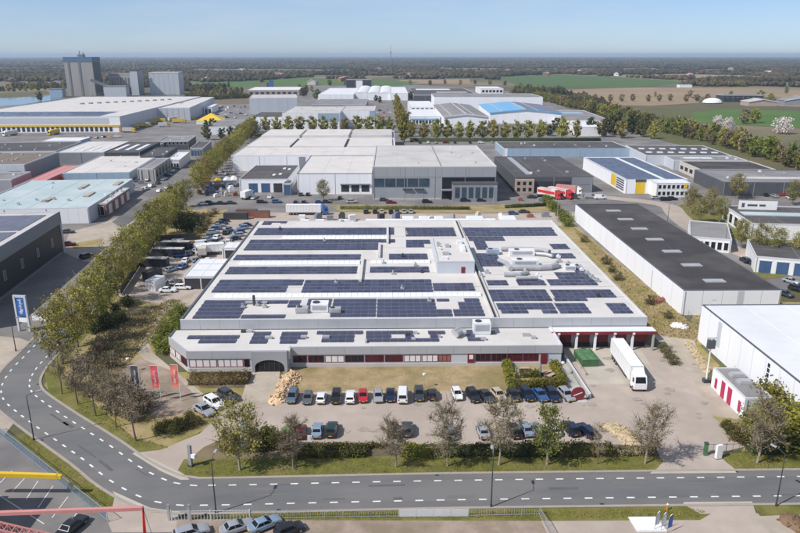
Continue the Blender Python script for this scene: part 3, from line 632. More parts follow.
# ---------------------------------------------------------------- the other buildings
class Bld:
    """box building: near-left corner, turn, width, depth, height; parts are added in its own axes"""
    def __init__(s, name, label, q, wall='clad_white', roof='roof_pale', edge='coping', cat='building', par=.35, group=None, plinth=None):
        ax, ay, ang, w, d, h = q; s.w, s.d, s.h = w, d, h
        s.o = empty(name, (ax, ay, 0), R(ang), label, cat, group)
        s.p('wall', MB().box(.02, w-.02, .02, d-.02, 0, h-par-.1), wall)
        s.p('roof', MB().box(.3, w-.3, .3, d-.3, h-par-.1, h-par), roof)
        m = MB()
        for b in ((0,w,0,.31),(0,w,d-.31,d),(0,.31,.31,d-.31),(w-.31,w,.31,d-.31)): m.box(*b, h-par-.25, h)
        s.p('parapet', m, edge)
        s.zr = h - par
        seam = MB(); nn = max(2, int(w/9))
        for k in range(1, nn): seam.box(w*k/nn-.06, w*k/nn+.06, .35, d-.35, s.zr-.02, s.zr+.05)
        for k in range(1, max(2, int(d/16))): seam.box(.35, w-.35, d*k/max(2, int(d/16))-.05, d*k/max(2, int(d/16))+.05, s.zr-.02, s.zr+.035)
        s.p('roof_seam', seam, roof if roof not in ('roof_black', 'roof_dark') else 'roof_grey' if roof == 'roof_dark' else 'roof_dark')
        if w < 90:
            for k in range(max(1, int(w/13)) + 1): s.p('downpipe', MB().box(.3+(w-.75)*k/max(1, int(w/13)), .44+(w-.75)*k/max(1, int(w/13)), -.17, -.03, 0, h-.3), 'galv')
        if plinth: s.p('plinth', MB().box(-.05, w+.05, -.05, d+.05, 0, .6), plinth)
    def p(s, name, mb, m, par=None): return mb.build(name, m, par or s.o)
    def f(s, name, face, u0, u1, z0, z1, m, t=.08, par=None):
        b = {'f': (u0,u1,-t,.015), 'l': (-t,.015,u0,u1), 'r': (s.w-.015,s.w+t,u0,u1), 'b': (u0,u1,s.d-.015,s.d+t)}[face]
        return s.p(name, MB().box(*b, z0, z1), m, par)
    def win(s, face, u0, u1, z0, z1, m='glass_dark', fm='white_paint', n=1):
        o = s.f('window', face, u0, u1, z0, z1, m, .03)
        fr = MB(); e = .1; lo, hi = -.07, .0
        def bx(a0, a1, c0, c1):
            b = {'f': (a0,a1,-.08,-.0), 'l': (-.08,-.0,a0,a1), 'r': (s.w,s.w+.08,a0,a1), 'b': (a0,a1,s.d,s.d+.08)}[face]; fr.box(*b, c0, c1)
        bx(u0-e, u1+e, z0-e, z0); bx(u0-e, u1+e, z1, z1+e)
        for k in range(n+1): c = u0 + (u1-u0)*k/n; bx(c-e/2, c+e/2, z0, z1)
        s.p('frame', fr, fm, o); return o
    def row(s, face, u0, u1, n, z0, z1, frac=.7, **k):
        p = (u1-u0)/n
        for i in range(n): s.win(face, u0 + p*i + p*(1-frac)/2, u0 + p*(i+1) - p*(1-frac)/2, z0, z1, **k)
    def door(s, face, u0, u1, z1, m='dark_door', z0=0.0):
        o = s.f('door', face, u0, u1, z0, z1, m, .06)
        s.f('door_frame', face, u0-.15, u1+.15, z1, z1+.15, 'coping', .1, o); return o
    def doors(s, face, u0, u1, n, z1, m='dark_door', frac=.6, z0=0.0):
        p = (u1-u0)/n
        for i in range(n): s.door(face, u0+p*i+p*(1-frac)/2, u0+p*(i+1)-p*(1-frac)/2, z1, m, z0)
    def joints(s, face, n, z0=0, z1=None, m='clad_white', gap=.06, t=.05):
        L = s.w if face in 'fb' else s.d; p = L/n; z1 = z1 or s.h-.02
        for i in range(n): s.f('wall_panel', face, p*i+gap/2, p*(i+1)-gap/2, z0, z1, m, t)
    def sky(s, x0, x1, y0, y1, m='skylight_grey', h=.3, name='skylight'): return s.p(name, MB().box(x0, x1, y0, y1, s.zr-.02, s.zr+h), m)
    def vents(s, n, seed=0):
        r = random.Random(seed + int(s.w*10))
        for k in range(n):
            x = r.uniform(.1, .9)*s.w; y = r.uniform(.1, .9)*s.d; a = r.uniform(.5, 1.3)
            s.p('roof_vent', MB().box(x, x+a, y, y+a, s.zr-.02, s.zr+r.uniform(.4, .9)), r.choice(['unit_grey', 'unit_white', 'galv']))
    def solar(s, x0, x1, y0, y1, cw=1.66, cd=2.2, m='solar_cell', fr=.07):
        mb = MB(); nx = max(1, round((x1-x0)/cw)); ny = max(1, round((y1-y0)/cd)); sx = (x1-x0)/nx; sy = (y1-y0)/ny
        for i in range(nx):
            for j in range(ny):
                X = x0+i*sx; Y = y0+j*sy; mb.box(X+.02, X+sx-.02, Y+.02, Y+sy-.02, s.zr+.05, s.zr+.16, 1); mb.add([(X+fr,Y+fr,s.zr+.166),(X+sx-fr,Y+fr,s.zr+.166),(X+sx-fr,Y+sy-fr,s.zr+.166),(X+fr,Y+sy-fr,s.zr+.166)], [(0,1,2,3)], 0)
        return tag(s.p('solar_panels', mb, [m, 'solar_frame']), kind='stuff')

# right: long warehouse with black roof and white panelled wall
b = Bld('warehouse', 'long white warehouse with black flat roof and grey rooflights, right of factory', (70.2, 157, 0, 23.5, 101, 6.4), 'clad_mid', 'roof_black', 'coping_dark', 'warehouse', .2)
b.joints('l', 15, 0, 6.18, gap=.16); b.joints('f', 5, 0, 6.18, gap=.1); b.joints('r', 15, 0, 6.18, gap=.16); b.joints('b', 5, 0, 6.18, gap=.1)
for k in range(7): b.sky(8.0, 13.0, 6+k*13.6, 8.4+k*13.6, 'skylight_grey', .25)
b.f('wall_panel_grey', 'f', 13.0, 14.6, 0, 6.1, 'clad_pale', .07)
b.f('brick_end', 'r', 0, 3, 0, 6.0, 'brick', .06)
for y in (12, 34, 57): b.sky(3, 22, y, y+.2, 'roof_dark', .05, 'roof_seam')
b.f('downpipe', 'l', 20, 20.12, 0, 5, 'steel', .15)
# white hall at the right edge
b = Bld('white_hall', 'white hall with bright white roof at the right edge', (67.8, 101, 0, 45, 41, 8.2), 'clad_mid', 'roof_white', 'coping_dark', 'warehouse', .15)
b.joints('l', 9, 0, 8.0, gap=.12); b.joints('b', 8, 0, 8.0, gap=.12); b.joints('r', 8, 0, 8.0, gap=.12); b.f('grey_panel', 'l', 31, 32.6, 2.2, 7.6, 'clad_pale', .07)
for k in range(7): b.f('window', 'l', 12.2, 13.0, .8+k*.95, 1.55+k*.95, 'glass_dark', .07)
b.sky(30, 33, 22, 24, 'paver_sand', .2); b.joints('f', 8, 0, 8.0, 'clad_pale', gap=.12)
# pump house with crimson doors
b = Bld('utility_building', 'small grey utility building with four crimson doors', (60.7, 107.0, 0, 4.9, 12.3, 3.9), 'clad_pale', 'roof_grey', 'coping', 'building', .2)
b.joints('l', 6, 0, 3.65, 'clad_white', .03)
for u0, u1, z0, z1 in ((1.0,1.9,.5,2.6),(4.4,5.9,.05,3.2),(7.0,8.4,.05,3.2),(10.0,10.9,.5,2.5)): b.f('door', 'l', u0, u1, z0, z1, 'crimson_door', .1)
for y in (5.2, 8.0): b.p('rooflight_dome', MB().box(1.5, 4.0, y, y+1.6, 3.68, 4.15).box(1.7, 3.8, y+.15, y+1.45, 4.15, 4.4), 'skylight_grey')

# left: dark hall with solar roof and grey upper band
b = Bld('dark_hall', 'dark hall with grey upper band and panel-covered roof at the left edge', (-163.0+6.1, 141.5, 5, 60, 70, 13.2), 'clad_dark', 'roof_pale', 'coping', 'warehouse', .6)
b.f('upper_band', 'r', 0, 70, 9.4, 13.0, 'clad_mid', .12); b.f('corner_strip', 'r', 68.6, 70, 0, 9.4, 'clad_pale', .12); b.f('upper_band', 'b', 0, 60, 9.4, 13.0, 'clad_mid', .12)
b.f('base_strip', 'r', 0, 68, 0, .9, 'clad_mid', .14)
for u in (16, 27, 38, 49, 60): b.win('r', u, u+1.4, 4.2, 6.6, 'glass_lilac', 'clad_pale')
for x0 in (2, 31): 
    for y0 in (2, 25, 47): b.solar(x0, x0+26, y0, y0+20, 1.9, 2.6, 'glass_lilac', .17)
# pale teal-roofed showroom
b = Bld('showroom', 'low building with pale teal flat roof behind the dark hall', (-156.19,252.3,5,44.96,63.11,6), 'clad_white', 'roof_teal', 'coping', 'building', .3)
W_ = b.w
for x, y in ((.52,.2),(.62,.65),(.8,.35),(.9,.75)): b.sky(W_*x, W_*x+2.2, b.d*y, b.d*y+9, 'paver_sand', .5)
b.vents(10, 5); b.joints('f', 12, 0, 5.7, 'clad_white'); b.joints('r', 6, 0, 5.7, 'clad_pale')
b = Bld('brick_annex', 'brick annex with cluttered pale roof beside the teal-roofed building', (-116.05,266.23,5,7.26,32.99,5.4), 'brick', 'roof_pale', 'coping', 'building', .3)
b.vents(16, 9)
for k in range(4): b.win('r', 2+k*8.5, 6+k*8.5, .8, 4.2, 'blind', 'white_paint', 3)
b.win('f', 3, 6, .6, 4.0, 'glass_dark', 'white_paint', 2)
b = Bld('storage_hall', 'storage hall with cream roof and blue-grey front behind teal roof', (-159.8,343.23,5,32.08,71.87,4.8), 'clad_blue', 'roof_cream', 'coping', 'warehouse', .3)
b.sky(b.w*.2, b.w*.9, b.d*.5, b.d*.5+.4, 'roof_pale', .1, 'roof_seam'); b.vents(6, 2); b.joints('f', 8, 0, 4.5, 'clad_blue')
b = Bld('concrete_depot', 'grey concrete building with tall piers left of the tree avenue', (-124.09,345.9,5,7.84,37.03,6.5), 'concrete_wall', 'roof_grey', 'coping', 'building', .4)
for k in range(6): b.f('pier', 'r', 2+k*7, 3+k*7, 0, 6, 'clad_cream', .4); b.win('r', 4+k*7, 8+k*7, 1, 5, 'glass_dark')
for k in range(3): b.f('pier', 'f', 1.2+k*3.4, 1.8+k*3.4, 0, 6, 'clad_cream', .3)
b = Bld('trailer_shed', 'long narrow shed with faded red roof behind the teal roof', (-166.89,311.19,5,8.41,60.94,4.2), 'red_paint', 'pink_red', 'pink_red', 'shed', .2)
for k in range(6): b.f('red_bay', 'r', k*b.d/6+.3, (k+1)*b.d/6-.3, .3, 3.6, 'red_paint', .2)
b = Bld('workshop', 'blue-grey workshop with brown cluttered roof at the left edge', (-211.83,348.78,5,30.46,46.34,8), 'clad_mid', 'roof_brown', 'coping', 'building', .3)
b.vents(16, 4); b.joints('f', 7, 0, 7.6, 'clad_pale'); b.door('f', b.w-8, b.w-2, 4.5)
b = Bld('low_workshop', 'low grey flat-roofed unit at the left edge beneath the workshop', (-198.99,325.57,5,22.83,22.47,4.5), 'clad_grey', 'roof_grey', 'coping', 'building', .3); b.vents(6, 1)
b = Bld('flat_roof_unit', 'dark flat-roofed unit behind the brown-roofed workshop', (-249.43,412.92,5,53.22,46.79,6), 'clad_mid', 'roof_dark', 'coping', 'building', .3); b.vents(10, 2)
b = Bld('distribution_hall', 'hall with cream roof and dark front in front of the yellow-striped depot', (-189.44,403.12,4,26.65,51.83,7), 'clad_mid', 'roof_cream', 'coping', 'warehouse', .3)
for k in range(4): b.sky(b.w*(.2+.2*k), b.w*(.2+.2*k)+1.5, b.d*.15, b.d*.5, 'skylight', .2)
b = Bld('solar_shed', 'dark-roofed shed with white rooflights beside the cream-roofed hall', (-162.91,403.99,4,20.18,48.02,7), 'clad_dark', 'roof_dark', 'coping_dark', 'shed', .3)
for k in range(3): b.sky(b.w*(.15+.3*k), b.w*(.15+.3*k)+2.2, b.d*.2, b.d*.75, 'skylight', .2)
b = Bld('loading_shelter', 'low pale blue shelter in front of the yellow-striped depot', (-236.63,484.28,3,25.4,21.42,4), 'clad_blue', 'roof_white', 'coping', 'shed', .2)
b.doors('f', 1, b.w-1, 6, 3.2)
# yellow-striped logistics depot
b = Bld('logistics_depot', 'huge white depot with yellow stripe above a row of dock doors', (-358.39,575.4,1.5,141.21,282.47,12.6), 'clad_white', 'roof_cream', 'coping', 'warehouse', .5)
b.f('yellow_stripe', 'f', .5, b.w-.3, 4.6, 6.0, 'yellow_paint', .5)
b.f('pale_panel', 'f', b.w*.2, b.w-9, 6.6, 11.4, 'clad_pale', .1)
b.doors('f', 4, b.w-6, 34, 4.2, 'dark_door', .62, .6)
b.f('orange_corner', 'f', b.w-1.5, b.w-.2, 0, 5, 'orange_paint', .3)
b.solar(b.w*.05, b.w*.86, b.d*.03, b.d*.2, 4, 5)
for k in range(12): b.p('smoke_vent', MB().box(b.w*(.35+.045*k), b.w*(.35+.045*k)+3, b.d*.55+k*6, b.d*.55+k*6+4, b.zr, b.zr+1.2), 'roof_grey')
b.joints('r', 8, 0, 12, 'clad_pale', .3, .2)
b = Bld('depot_extension', 'long pale extension of the striped depot near the silo tower', (-237.21,681.14,6,47.65,175.34,12), 'clad_pale', 'roof_cream', 'coping', 'warehouse', .5)
b.joints('f', 9, 0, 11.5, 'clad_pale', .4, .25); b.sky(b.w*.1, b.w*.6, b.d*.4, b.d*.45, 'roof_grey', .3, 'roof_seam')

mat('silo_cap', (.10, .17, .27), .6, .1, .1, 2)
# feed mill: silo tower and its neighbours
def tower(name, label, x, y, ang, w, d, h, wall, dark, cap, ribs=0, cat='silo tower', grooves=()):
    o = empty(name, (x, y, 0), R(ang), label, cat)
    MB().box(.05, w-.05, .05, d-.05, 0, h-.1).build('shaft', wall, o)
    if cap: MB().box(-.4, w+.4, -.4, d+.4, h-6.5, h).build('top_storey', cap, o)
    for g0, g1 in grooves: MB().box(g0*w, g1*w, -.5, .06, 0, h-6.5).build('groove_panel', dark, o)
    for k in range(ribs):
        u = w*(k+.5)/ribs; MB().tube([(u, 0, 0), (u, 0, h-6.6)], [w/ribs*.5]*2, 10).build('silo_cell', wall, o)
    return o
sx, sy = -489, 1105
o = tower('silo_tower', 'tall concrete silo tower with blue top storey on the skyline', sx, sy, 6, 41, 42, 57, 'silo_concrete', 'silo_dark', 'silo_cap', 0, grooves=((.13,.19),(.5,.57)))
MB().box(17, 25, 14, 24, 57, 61).box(19, 20, 16, 17, 61, 66).box(23, 24, 20, 21, 61, 64).build('lift_head', 'silo_dark', o)
for k in range(9): MB().box(41.35, 41.6, 3+k*4.2, 5+k*4.2, 4, 50).build('rib', 'silo_dark', o)
o = tower('silo_block', 'row of ribbed grain silos right of the tall silo tower', -445, 1160, 6, 40, 22, 32, 'silo_concrete', 'silo_dark', None, 9)
MB().box(-.5, 40.5, -1, 22, 25.4, 28).build('top_gallery', 'unit_grey', o)
o = tower('mill_tower', 'pale and dark mill tower with a thin chimney', -397, 1120, 6, 11, 32, 38, 'clad_pale', 'silo_dark', None, 0)
MB().box(11.1, 12.2, 1, 31, 0, 37).build('dark_cladding', 'clad_mid', o); MB().tube([(6,8,37),(6,8,49)], [.9,.7], 10).build('chimney', 'concrete_wall', o); MB().box(-.3, 11.6, -.3, 32, 36.5, 39).build('roof_storey', 'clad_anthracite', o)
o = tower('mill_annex', 'low pale mill building at the foot of the towers', -426, 1085, 6, 32, 18, 15, 'clad_pale', 'silo_dark', None); MB().box(-.2, 32.2, -.2, 18.2, 14.6, 15.6).build('roof', 'roof_grey', o)
o = tower('mill_warehouse', 'big pale blue-grey mill warehouse beside the mill tower', -375, 1140, 6, 45, 42, 33, 'clad_pale', 'silo_dark', None); MB().box(-.3, 45.3, -.3, 42.3, 32.6, 34).build('roof', 'roof_pale', o)
for k in range(6): MB().box(k*7.5+.1, k*7.5+7.3, -.25, 0, 0, 32).build('wall_panel', 'clad_pale', o)
o = tower('conveyor_bridge', 'dark sloping conveyor gallery between silo tower and mill', -450, 1100, 0, .8, .8, 4, 'silo_dark', 'silo_dark', None, cat='conveyor')
MB().bar((0,0,24), (40,10,7), 4, 4).build('gallery', 'silo_dark', o); MB().box(19, 20, 4, 5, 0, 14).build('trestle', 'silo_dark', o)
o = tower('mill_tank', 'small blue tank building left of the tall silo tower', -500, 1070, 6, 18, 16, 12, 'clad_blue', 'silo_dark', None, cat='building'); MB().box(-.3,18.3,-.3,16.3,11.5,12.4).build('roof','roof_grey',o)

# centre: white halls behind the factory
b = Bld('white_complex', 'wide white hall with pale stepped roof behind the dark-roofed garage', (-84.72,378,0,88.49,126.54,8.4), 'clad_white', 'roof_cream', 'coping', 'warehouse', .3)
b.joints('f', 10, 0, 8.0, 'clad_white', .12)
b.f('grey_door', 'f', b.w*.41, b.w*.45, 0, 7.6, 'clad_mid', .1)
for y0, y1, hh in ((.0,.2,.0),(.28,.62,.9),(.66,.97,1.8)):
    for x0, x1 in ((.02,.3),(.32,.66),(.68,.98)):
        if hh: b.p('raised_roof', MB().box(b.w*x0, b.w*x1, b.d*y0, b.d*y1, b.zr, b.zr+hh), 'roof_cream' if x0 < .6 or hh < 1 else 'roof_pale')
for x in (.31, .67): b.p('roof_step_shade', MB().box(b.w*x-.7, b.w*x+.7, b.d*.3, b.d*.62, b.zr, b.zr+.1), 'roof_dark')  # dark strips painted in as the shadows of the raised roof steps
b = Bld('cream_roof_hall', 'white hall with cream roof and three dock doors beside grey offices', (-41.06,311.58,0,33.67,58.42,9.4), 'clad_white', 'roof_cream', 'coping_dark', 'warehouse', .2)
b.joints('f', 6, 0, 9.1, 'clad_white', .1); b.joints('l', 5, 0, 9.1, 'clad_white', .1)
for k in range(3):
    u = b.w*(.58+.135*k); d_ = b.door('f', u, u+3.6, 4.3, 'dark_door', 1.0); b.f('dock_shelter', 'f', u-.4, u+4.0, 4.3, 4.8, 'clad_mid', .8, d_)
b = Bld('garage', 'low white garage with dark roof and three dark vehicle doors', (-68.01,316.29,0,22.21,42.2,6.2), 'clad_white', 'roof_dark', 'coping', 'garage', .25)
for k, m in enumerate(('blue_door', 'blue_door', 'dark_door')): b.door('f', 4.2+k*5.6, 8.2+k*5.6, 4.2, m)
for x, y in ((.6,.25),(.72,.3),(.7,.7),(.82,.65)): b.sky(b.w*x, b.w*x+1.3, b.d*y, b.d*y+3.4, 'skylight', .3)
b = Bld('side_lobby', 'narrow blue doorway block between garage and cream-roofed hall', (-47.2, 309.5, 0, 3.6, 8, 5.4), 'clad_mid', 'roof_dark', 'coping', 'building', .2); b.door('f', .5, 3.1, 4.6, 'blue_door')
# grey office block with strip windows
q = (-6.84,298.78,0,52.96,72.5,14.4)
b = Bld('office_block', 'big grey office hall with strip window and recessed glazed entrance', q, 'clad_grey', 'roof_pale', 'coping', 'building', .35)
b.joints('f', 9, 9.8, 14.1, 'clad_grey', .08, .06)
n = 5
for k in range(n): b.win('f', .3+k*4.85, .3+(k+1)*4.85-.35, 5.6, 9.2, 'glass_blue', 'clad_mid', 1)
e0 = b.w*.56
b.f('entrance_glass', 'f', e0, b.w-.2, .3, 9.6, 'glass_dark', .05)
b.p('glazed_porch', MB().box(e0+4.2, b.w-.1, -5, -.06, 0, 7.6), 'clad_mid'); b.p('porch_roof', MB().box(e0+4, b.w, -5.2, -.06, 7.6, 7.9), 'clad_anthracite')
for k in range(6): b.p('porch_window', MB().box(e0+5.2+k*2.9, e0+7.2+k*2.9, -5.06, -5, 1.6, 6.2), 'glass_blue')
b.p('porch_canopy', MB().box(e0-.5, e0+4.0, -3, -.06, 4.3, 4.6), 'clad_mid')
for u in (13, 18): 
    d_ = b.door('f', u, u+3.6, 4.2, 'clad_grey'); b.f('door_canopy', 'f', u-.3, u+3.9, 4.4, 4.8, 'dark_steel', .9, d_)
b.sky(b.w*.55, b.w*.55+.5, 1, b.d-1, 'roof_grey', .1, 'roof_seam'); b.vents(6, 7)
b.f('office_plinth', 'f', 0, e0-.2, 0, .7, 'plinth', .07)
# dark-roofed transport company
b = Bld('transport_depot', 'dark-roofed depot with brick office corner and parked red trailers', (56.95,313.96,0,35.65,65.06,7.4), 'clad_anthracite', 'roof_dark', 'coping_dark', 'building', .3)
b.sky(b.w*.18, b.w*.25, b.d*.1, b.d*.95, 'skylight_grey', .3); b.vents(6, 8)
b.p('brick_office', MB().box(.1, 8.6, -1.6, -.02, 0, 6.2), 'brick_pale')
for k in range(3):
    for z in (1.0, 3.8): b.p('office_window', MB().box(.9+k*2.6, 2.2+k*2.6, -1.68, -1.6, z, z+1.5), 'glass_dark')
b.f('opening_shade_panel', 'f', 9, 25.5, 0, 5.2, 'dark_door', .05); b.f('grey_panel', 'f', 26, b.w-.2, 0, 7.0, 'clad_mid', .1); b.door('f', b.w-6, b.w-1.6, 3.6, 'clad_grey')  # flat dark panel stands in for the shade inside the depot opening
b = Bld('rear_depot', 'long depot with dark roof and light blue front behind transport depot', (70.44,430.11,0,77.82,36.22,5.2), 'clad_blue', 'roof_dark', 'coping', 'building', .3); b.vents(8, 3)
b.f('white_corner', 'f', 0, 2.2, 0, 5.3, 'clad_white', .08); b.joints('f', 14, 0, 5.2, 'clad_blue', .15)
b = Bld('solar_warehouse', 'white warehouse with panel roof and bright yellow roller door', (106.4,310.67,0,28.15,71.45,6.6), 'clad_white', 'roof_white', 'coping', 'warehouse', .3)
b.solar(1, b.w*.58, 1.5, b.d-2, 2, 3); b.solar(b.w*.66, b.w-1, 1.5, b.d-2, 2, 3)
b.door('f', 4.6, 9.0, 5.2, 'yellow_paint'); b.f('dark_sign', 'f', 4.4, 9.2, 5.3, 6.6, 'clad_anthracite', .15)
b.f('yellow_panel', 'l', 14, 21, 1, 6, 'yellow_paint', .1)
for k in range(5): b.f('stripe', 'l', 2, 13, .9+k*1.05, 1.5+k*1.05, 'clad_anthracite', .1)
b.joints('f', 6, 0, 6.2, 'clad_white', .1, .04)
b = Bld('white_office', 'two-storey white office with rows of windows near winding street', (117.18,301.89,0,14.95,10.77,6.4), 'white_paint', 'roof_white', 'coping', 'building', .3)
for z in (1, 3.9): b.row('f', .5, b.w-.5, 7, z, z+1.6, .7, m='glass_dark', fm='white_paint')
b.f('yellow_disc_panel', 'f', b.w-3, b.w-1.4, 4.2, 5.8, 'yellow_paint', .12)
# right-hand estate
b = Bld('dotted_roof_hall', 'grey hall with rows of small white rooflights by the tree belt', (145.51,395.42,-4,47.96,46.37,5.8), 'clad_pale', 'roof_dark', 'coping', 'warehouse', .3)
for i in range(7):
    for j in range(2): b.sky(b.w*(.08+.13*i), b.w*(.08+.13*i)+3, b.d*(.25+.35*j), b.d*(.25+.35*j)+2.5, 'skylight', .5)
b = Bld('pale_unit', 'pale grey unit with flat roof behind the black-roofed cream unit', (154.66,378,-4,39.23,19.03,5.45), 'clad_pale', 'roof_grey', 'coping', 'building', .3); b.vents(6, 2); b.sky(b.w*.2, b.w*.6, b.d*.4, b.d*.6, 'roof_white', .3); b.row('f', b.w*.5, b.w-1, 9, 1.5, 3.5)
b = Bld('cream_unit', 'cream walled unit with black roof at right of the panel-roofed warehouse', (155,345.7,-3,37.39,29.36,5.6), 'clad_cream', 'roof_black', 'clad_cream', 'building', .5); b.row('l', 1, b.d-1, 4, 1.5, 3.6)
b = Bld('anthracite_hall', 'wide anthracite hall with grey roof at the right edge', (148.19,305.06,-3,52.75,35.52,6.2), 'clad_anthracite', 'roof_grey', 'coping_dark', 'warehouse', .3)
b.sky(b.w*.2, b.w*.9, b.d*.3, b.d*.45, 'roof_pale', .12); b.door('f', 4, 9, 4.4); b.vents(6, 3); b.joints('f', 9, 0, 5.8, 'clad_anthracite', .1)
b = Bld('white_kiosk', 'small white flat building in front of the anthracite hall', (168.27,304.29,-3,28.36,7.56,3.6), 'white_paint', 'roof_white', 'coping', 'building', .2); b.door('f', 4, 6, 2.6); b.row('f', 8, b.w-2, 5, 1, 2.4)
b = Bld('corner_workshop', 'white workshop with dark roof and pale blue roof strip, right edge', (122.91,229.44,-8,33.68,30.25,5.5), 'white_paint', 'roof_dark', 'coping', 'building', .3)
b.sky(2, b.w-1, b.d*.45, b.d*.62, 'roof_teal', .3, 'blue_roof_strip')
b.p('roof_sign', MB().box(b.w*.1, b.w*.5, b.d*.8, b.d*.8+.4, b.zr, b.zr+3.2), 'white_paint'); b.p('sign_strokes', MB().box(b.w*.1+1.0, b.w*.1+2.0, b.d*.8-.03, b.d*.8, b.zr+.8, b.zr+2.4).box(b.w*.1+3.0, b.w*.1+6.5, b.d*.8-.03, b.d*.8, b.zr+1.2, b.zr+2.0).box(b.w*.1+7.2, b.w*.1+9.4, b.d*.8-.03, b.d*.8, b.zr+1.2, b.zr+2.0), 'clad_anthracite'); b.row('l', 1, b.d-1, 5, .8, 4, .6)
b = Bld('garden_office', 'low white office half hidden by trees on winding street', (96.3,215.98,-22,12.31,24.25,4.5), 'white_paint', 'roof_grey', 'coping', 'building', .3)
b.row('f', .5, b.w-.5, 6, .8, 3.2); b.row('l', .5, b.d-.5, 5, .8, 3.2)
b = Bld('blue_garage', 'dark blue and white unit behind trees at the right edge', (105.15,191.48,-20,23.2,20.44,4.8), 'white_paint', 'roof_dark', 'coping', 'building', .3)
b.doors('f', .5, b.w*.6, 3, 3.6, 'blue_door', .7)

# middle distance
def simple(name, label, q, wall='clad_white', roof='roof_pale', nj=0, cat='warehouse', par=.4, edge='coping'):
    b = Bld(name, label, q, wall, roof, edge, cat, par)
    if nj: b.joints('f', nj, 0, q[5]-.5, wall, .25, .15)
    return b
b = simple('tall_white_hall', 'tall white hall behind a row of round trees', (-88.45,593.42,0,47.7,76.45,14), nj=4); b.f('grey_panel', 'f', b.w*.62, b.w*.98, 7, 13.5, 'clad_blue', .3); b.vents(6, 5)
b = simple('white_hall_wing', 'white hall wing right of the tall white hall', (-41.35,619.97,0,29.22,55.77,14), nj=2); b.f('blue_corner', 'f', b.w*.84, b.w-.2, 8, 13.5, 'clad_blue', .3)
b = simple('low_white_hall', 'low white hall with dark roof left of the tall white hall', (-119.25,614.91,0,26.75,61.18,9), roof='roof_dark', nj=3)
b = simple('pale_hall', 'pale grey hall with shaded right side near the brick yard', (-147.62,762.06,8,50.4,67.52,16.5), wall='clad_pale', nj=5)
b = simple('brick_works', 'low cream-roofed works with brown walls near a dark blue tower', (-215.63,1101.23,4,78.72,104.7,9), wall='brick_pale', roof='roof_white'); b.doors('f', 2, b.w-2, 9, 6)
o = tower('blue_tank', 'dark blue upright tank on the field edge', -205, 1240, 0, 7, 7, 18, 'blue_paint', 'silo_dark', None, cat='tank'); MB().box(-.3,7.3,-.3,7.3,17.6,18.6).build('cap','clad_anthracite',o)
b = simple('long_white_store', 'long white-roofed store at the far edge of the estate, left part', (-95.34,972.51,0,47.95,194.41,9), roof='roof_white', nj=6); b.doors('f', 3, b.w-3, 9, 5)
b = simple('arched_white_store', 'white store with arched roofs beside the poplar row', (-46.61,997.37,0,51.26,205.69,9), roof='roof_white', nj=6)
for k in range(3):
    u0 = b.w*k/3; aw = b.w/3; m = MB(); vs = []
    for t in range(9):
        a = math.pi*t/8; vs += [(u0+aw/2-math.cos(a)*aw/2, .3, b.zr+math.sin(a)*2.6), (u0+aw/2-math.cos(a)*aw/2, b.d-.3, b.zr+math.sin(a)*2.6)]
    m.add(vs, [(2*t, 2*t+2, 2*t+3, 2*t+1) for t in range(8)] + [tuple(range(16, -1, -2)), tuple(range(1, 18, 2))]); b.p('arched_roof', m, 'roof_white')
b = simple('grey_roof_hall', 'long grey-roofed hall in front of the white stores', (-84.2,788.19,0,59,100.37,8), wall='clad_mid', roof='roof_grey', nj=6)
b = simple('dark_cube_office', 'small dark office block on the far field edge', (-78, 1330, 0, 46, 30, 17), wall='clad_dark', roof='roof_dark'); b.f('white_panel', 'f', 18, 30, 1, 15, 'clad_white', .3)
b = simple('rounded_store', 'white store right of the poplar row', (1.81,990.12,0,24.74,188.43,10), roof='roof_white', nj=3)
b = simple('black_roof_hall', 'wide black-roofed hall at the far edge of the estate', (33.7,958.16,0,86.74,206.36,9), wall='clad_anthracite', roof='roof_dark'); b.sky(b.w*.1, b.w*.7, b.d*.7, b.d*.85, 'roof_white', .5); b.sky(b.w*.4, b.w*.9, b.d*.3, b.d*.4, 'roof_pale', .5)
b = simple('white_villa', 'small white block with window band at the far estate edge', (146.83,1145.38,0,36.13,73.65,9), wall='white_paint', roof='roof_white'); b.row('f', 1, b.w-1, 6, 3, 6.5, .7)
b = simple('high_bay_store', 'very wide white high-bay store behind the blue-roofed hall', (50.69,804.17,-1,122.07,74.42,15), roof='roof_grey', nj=4)
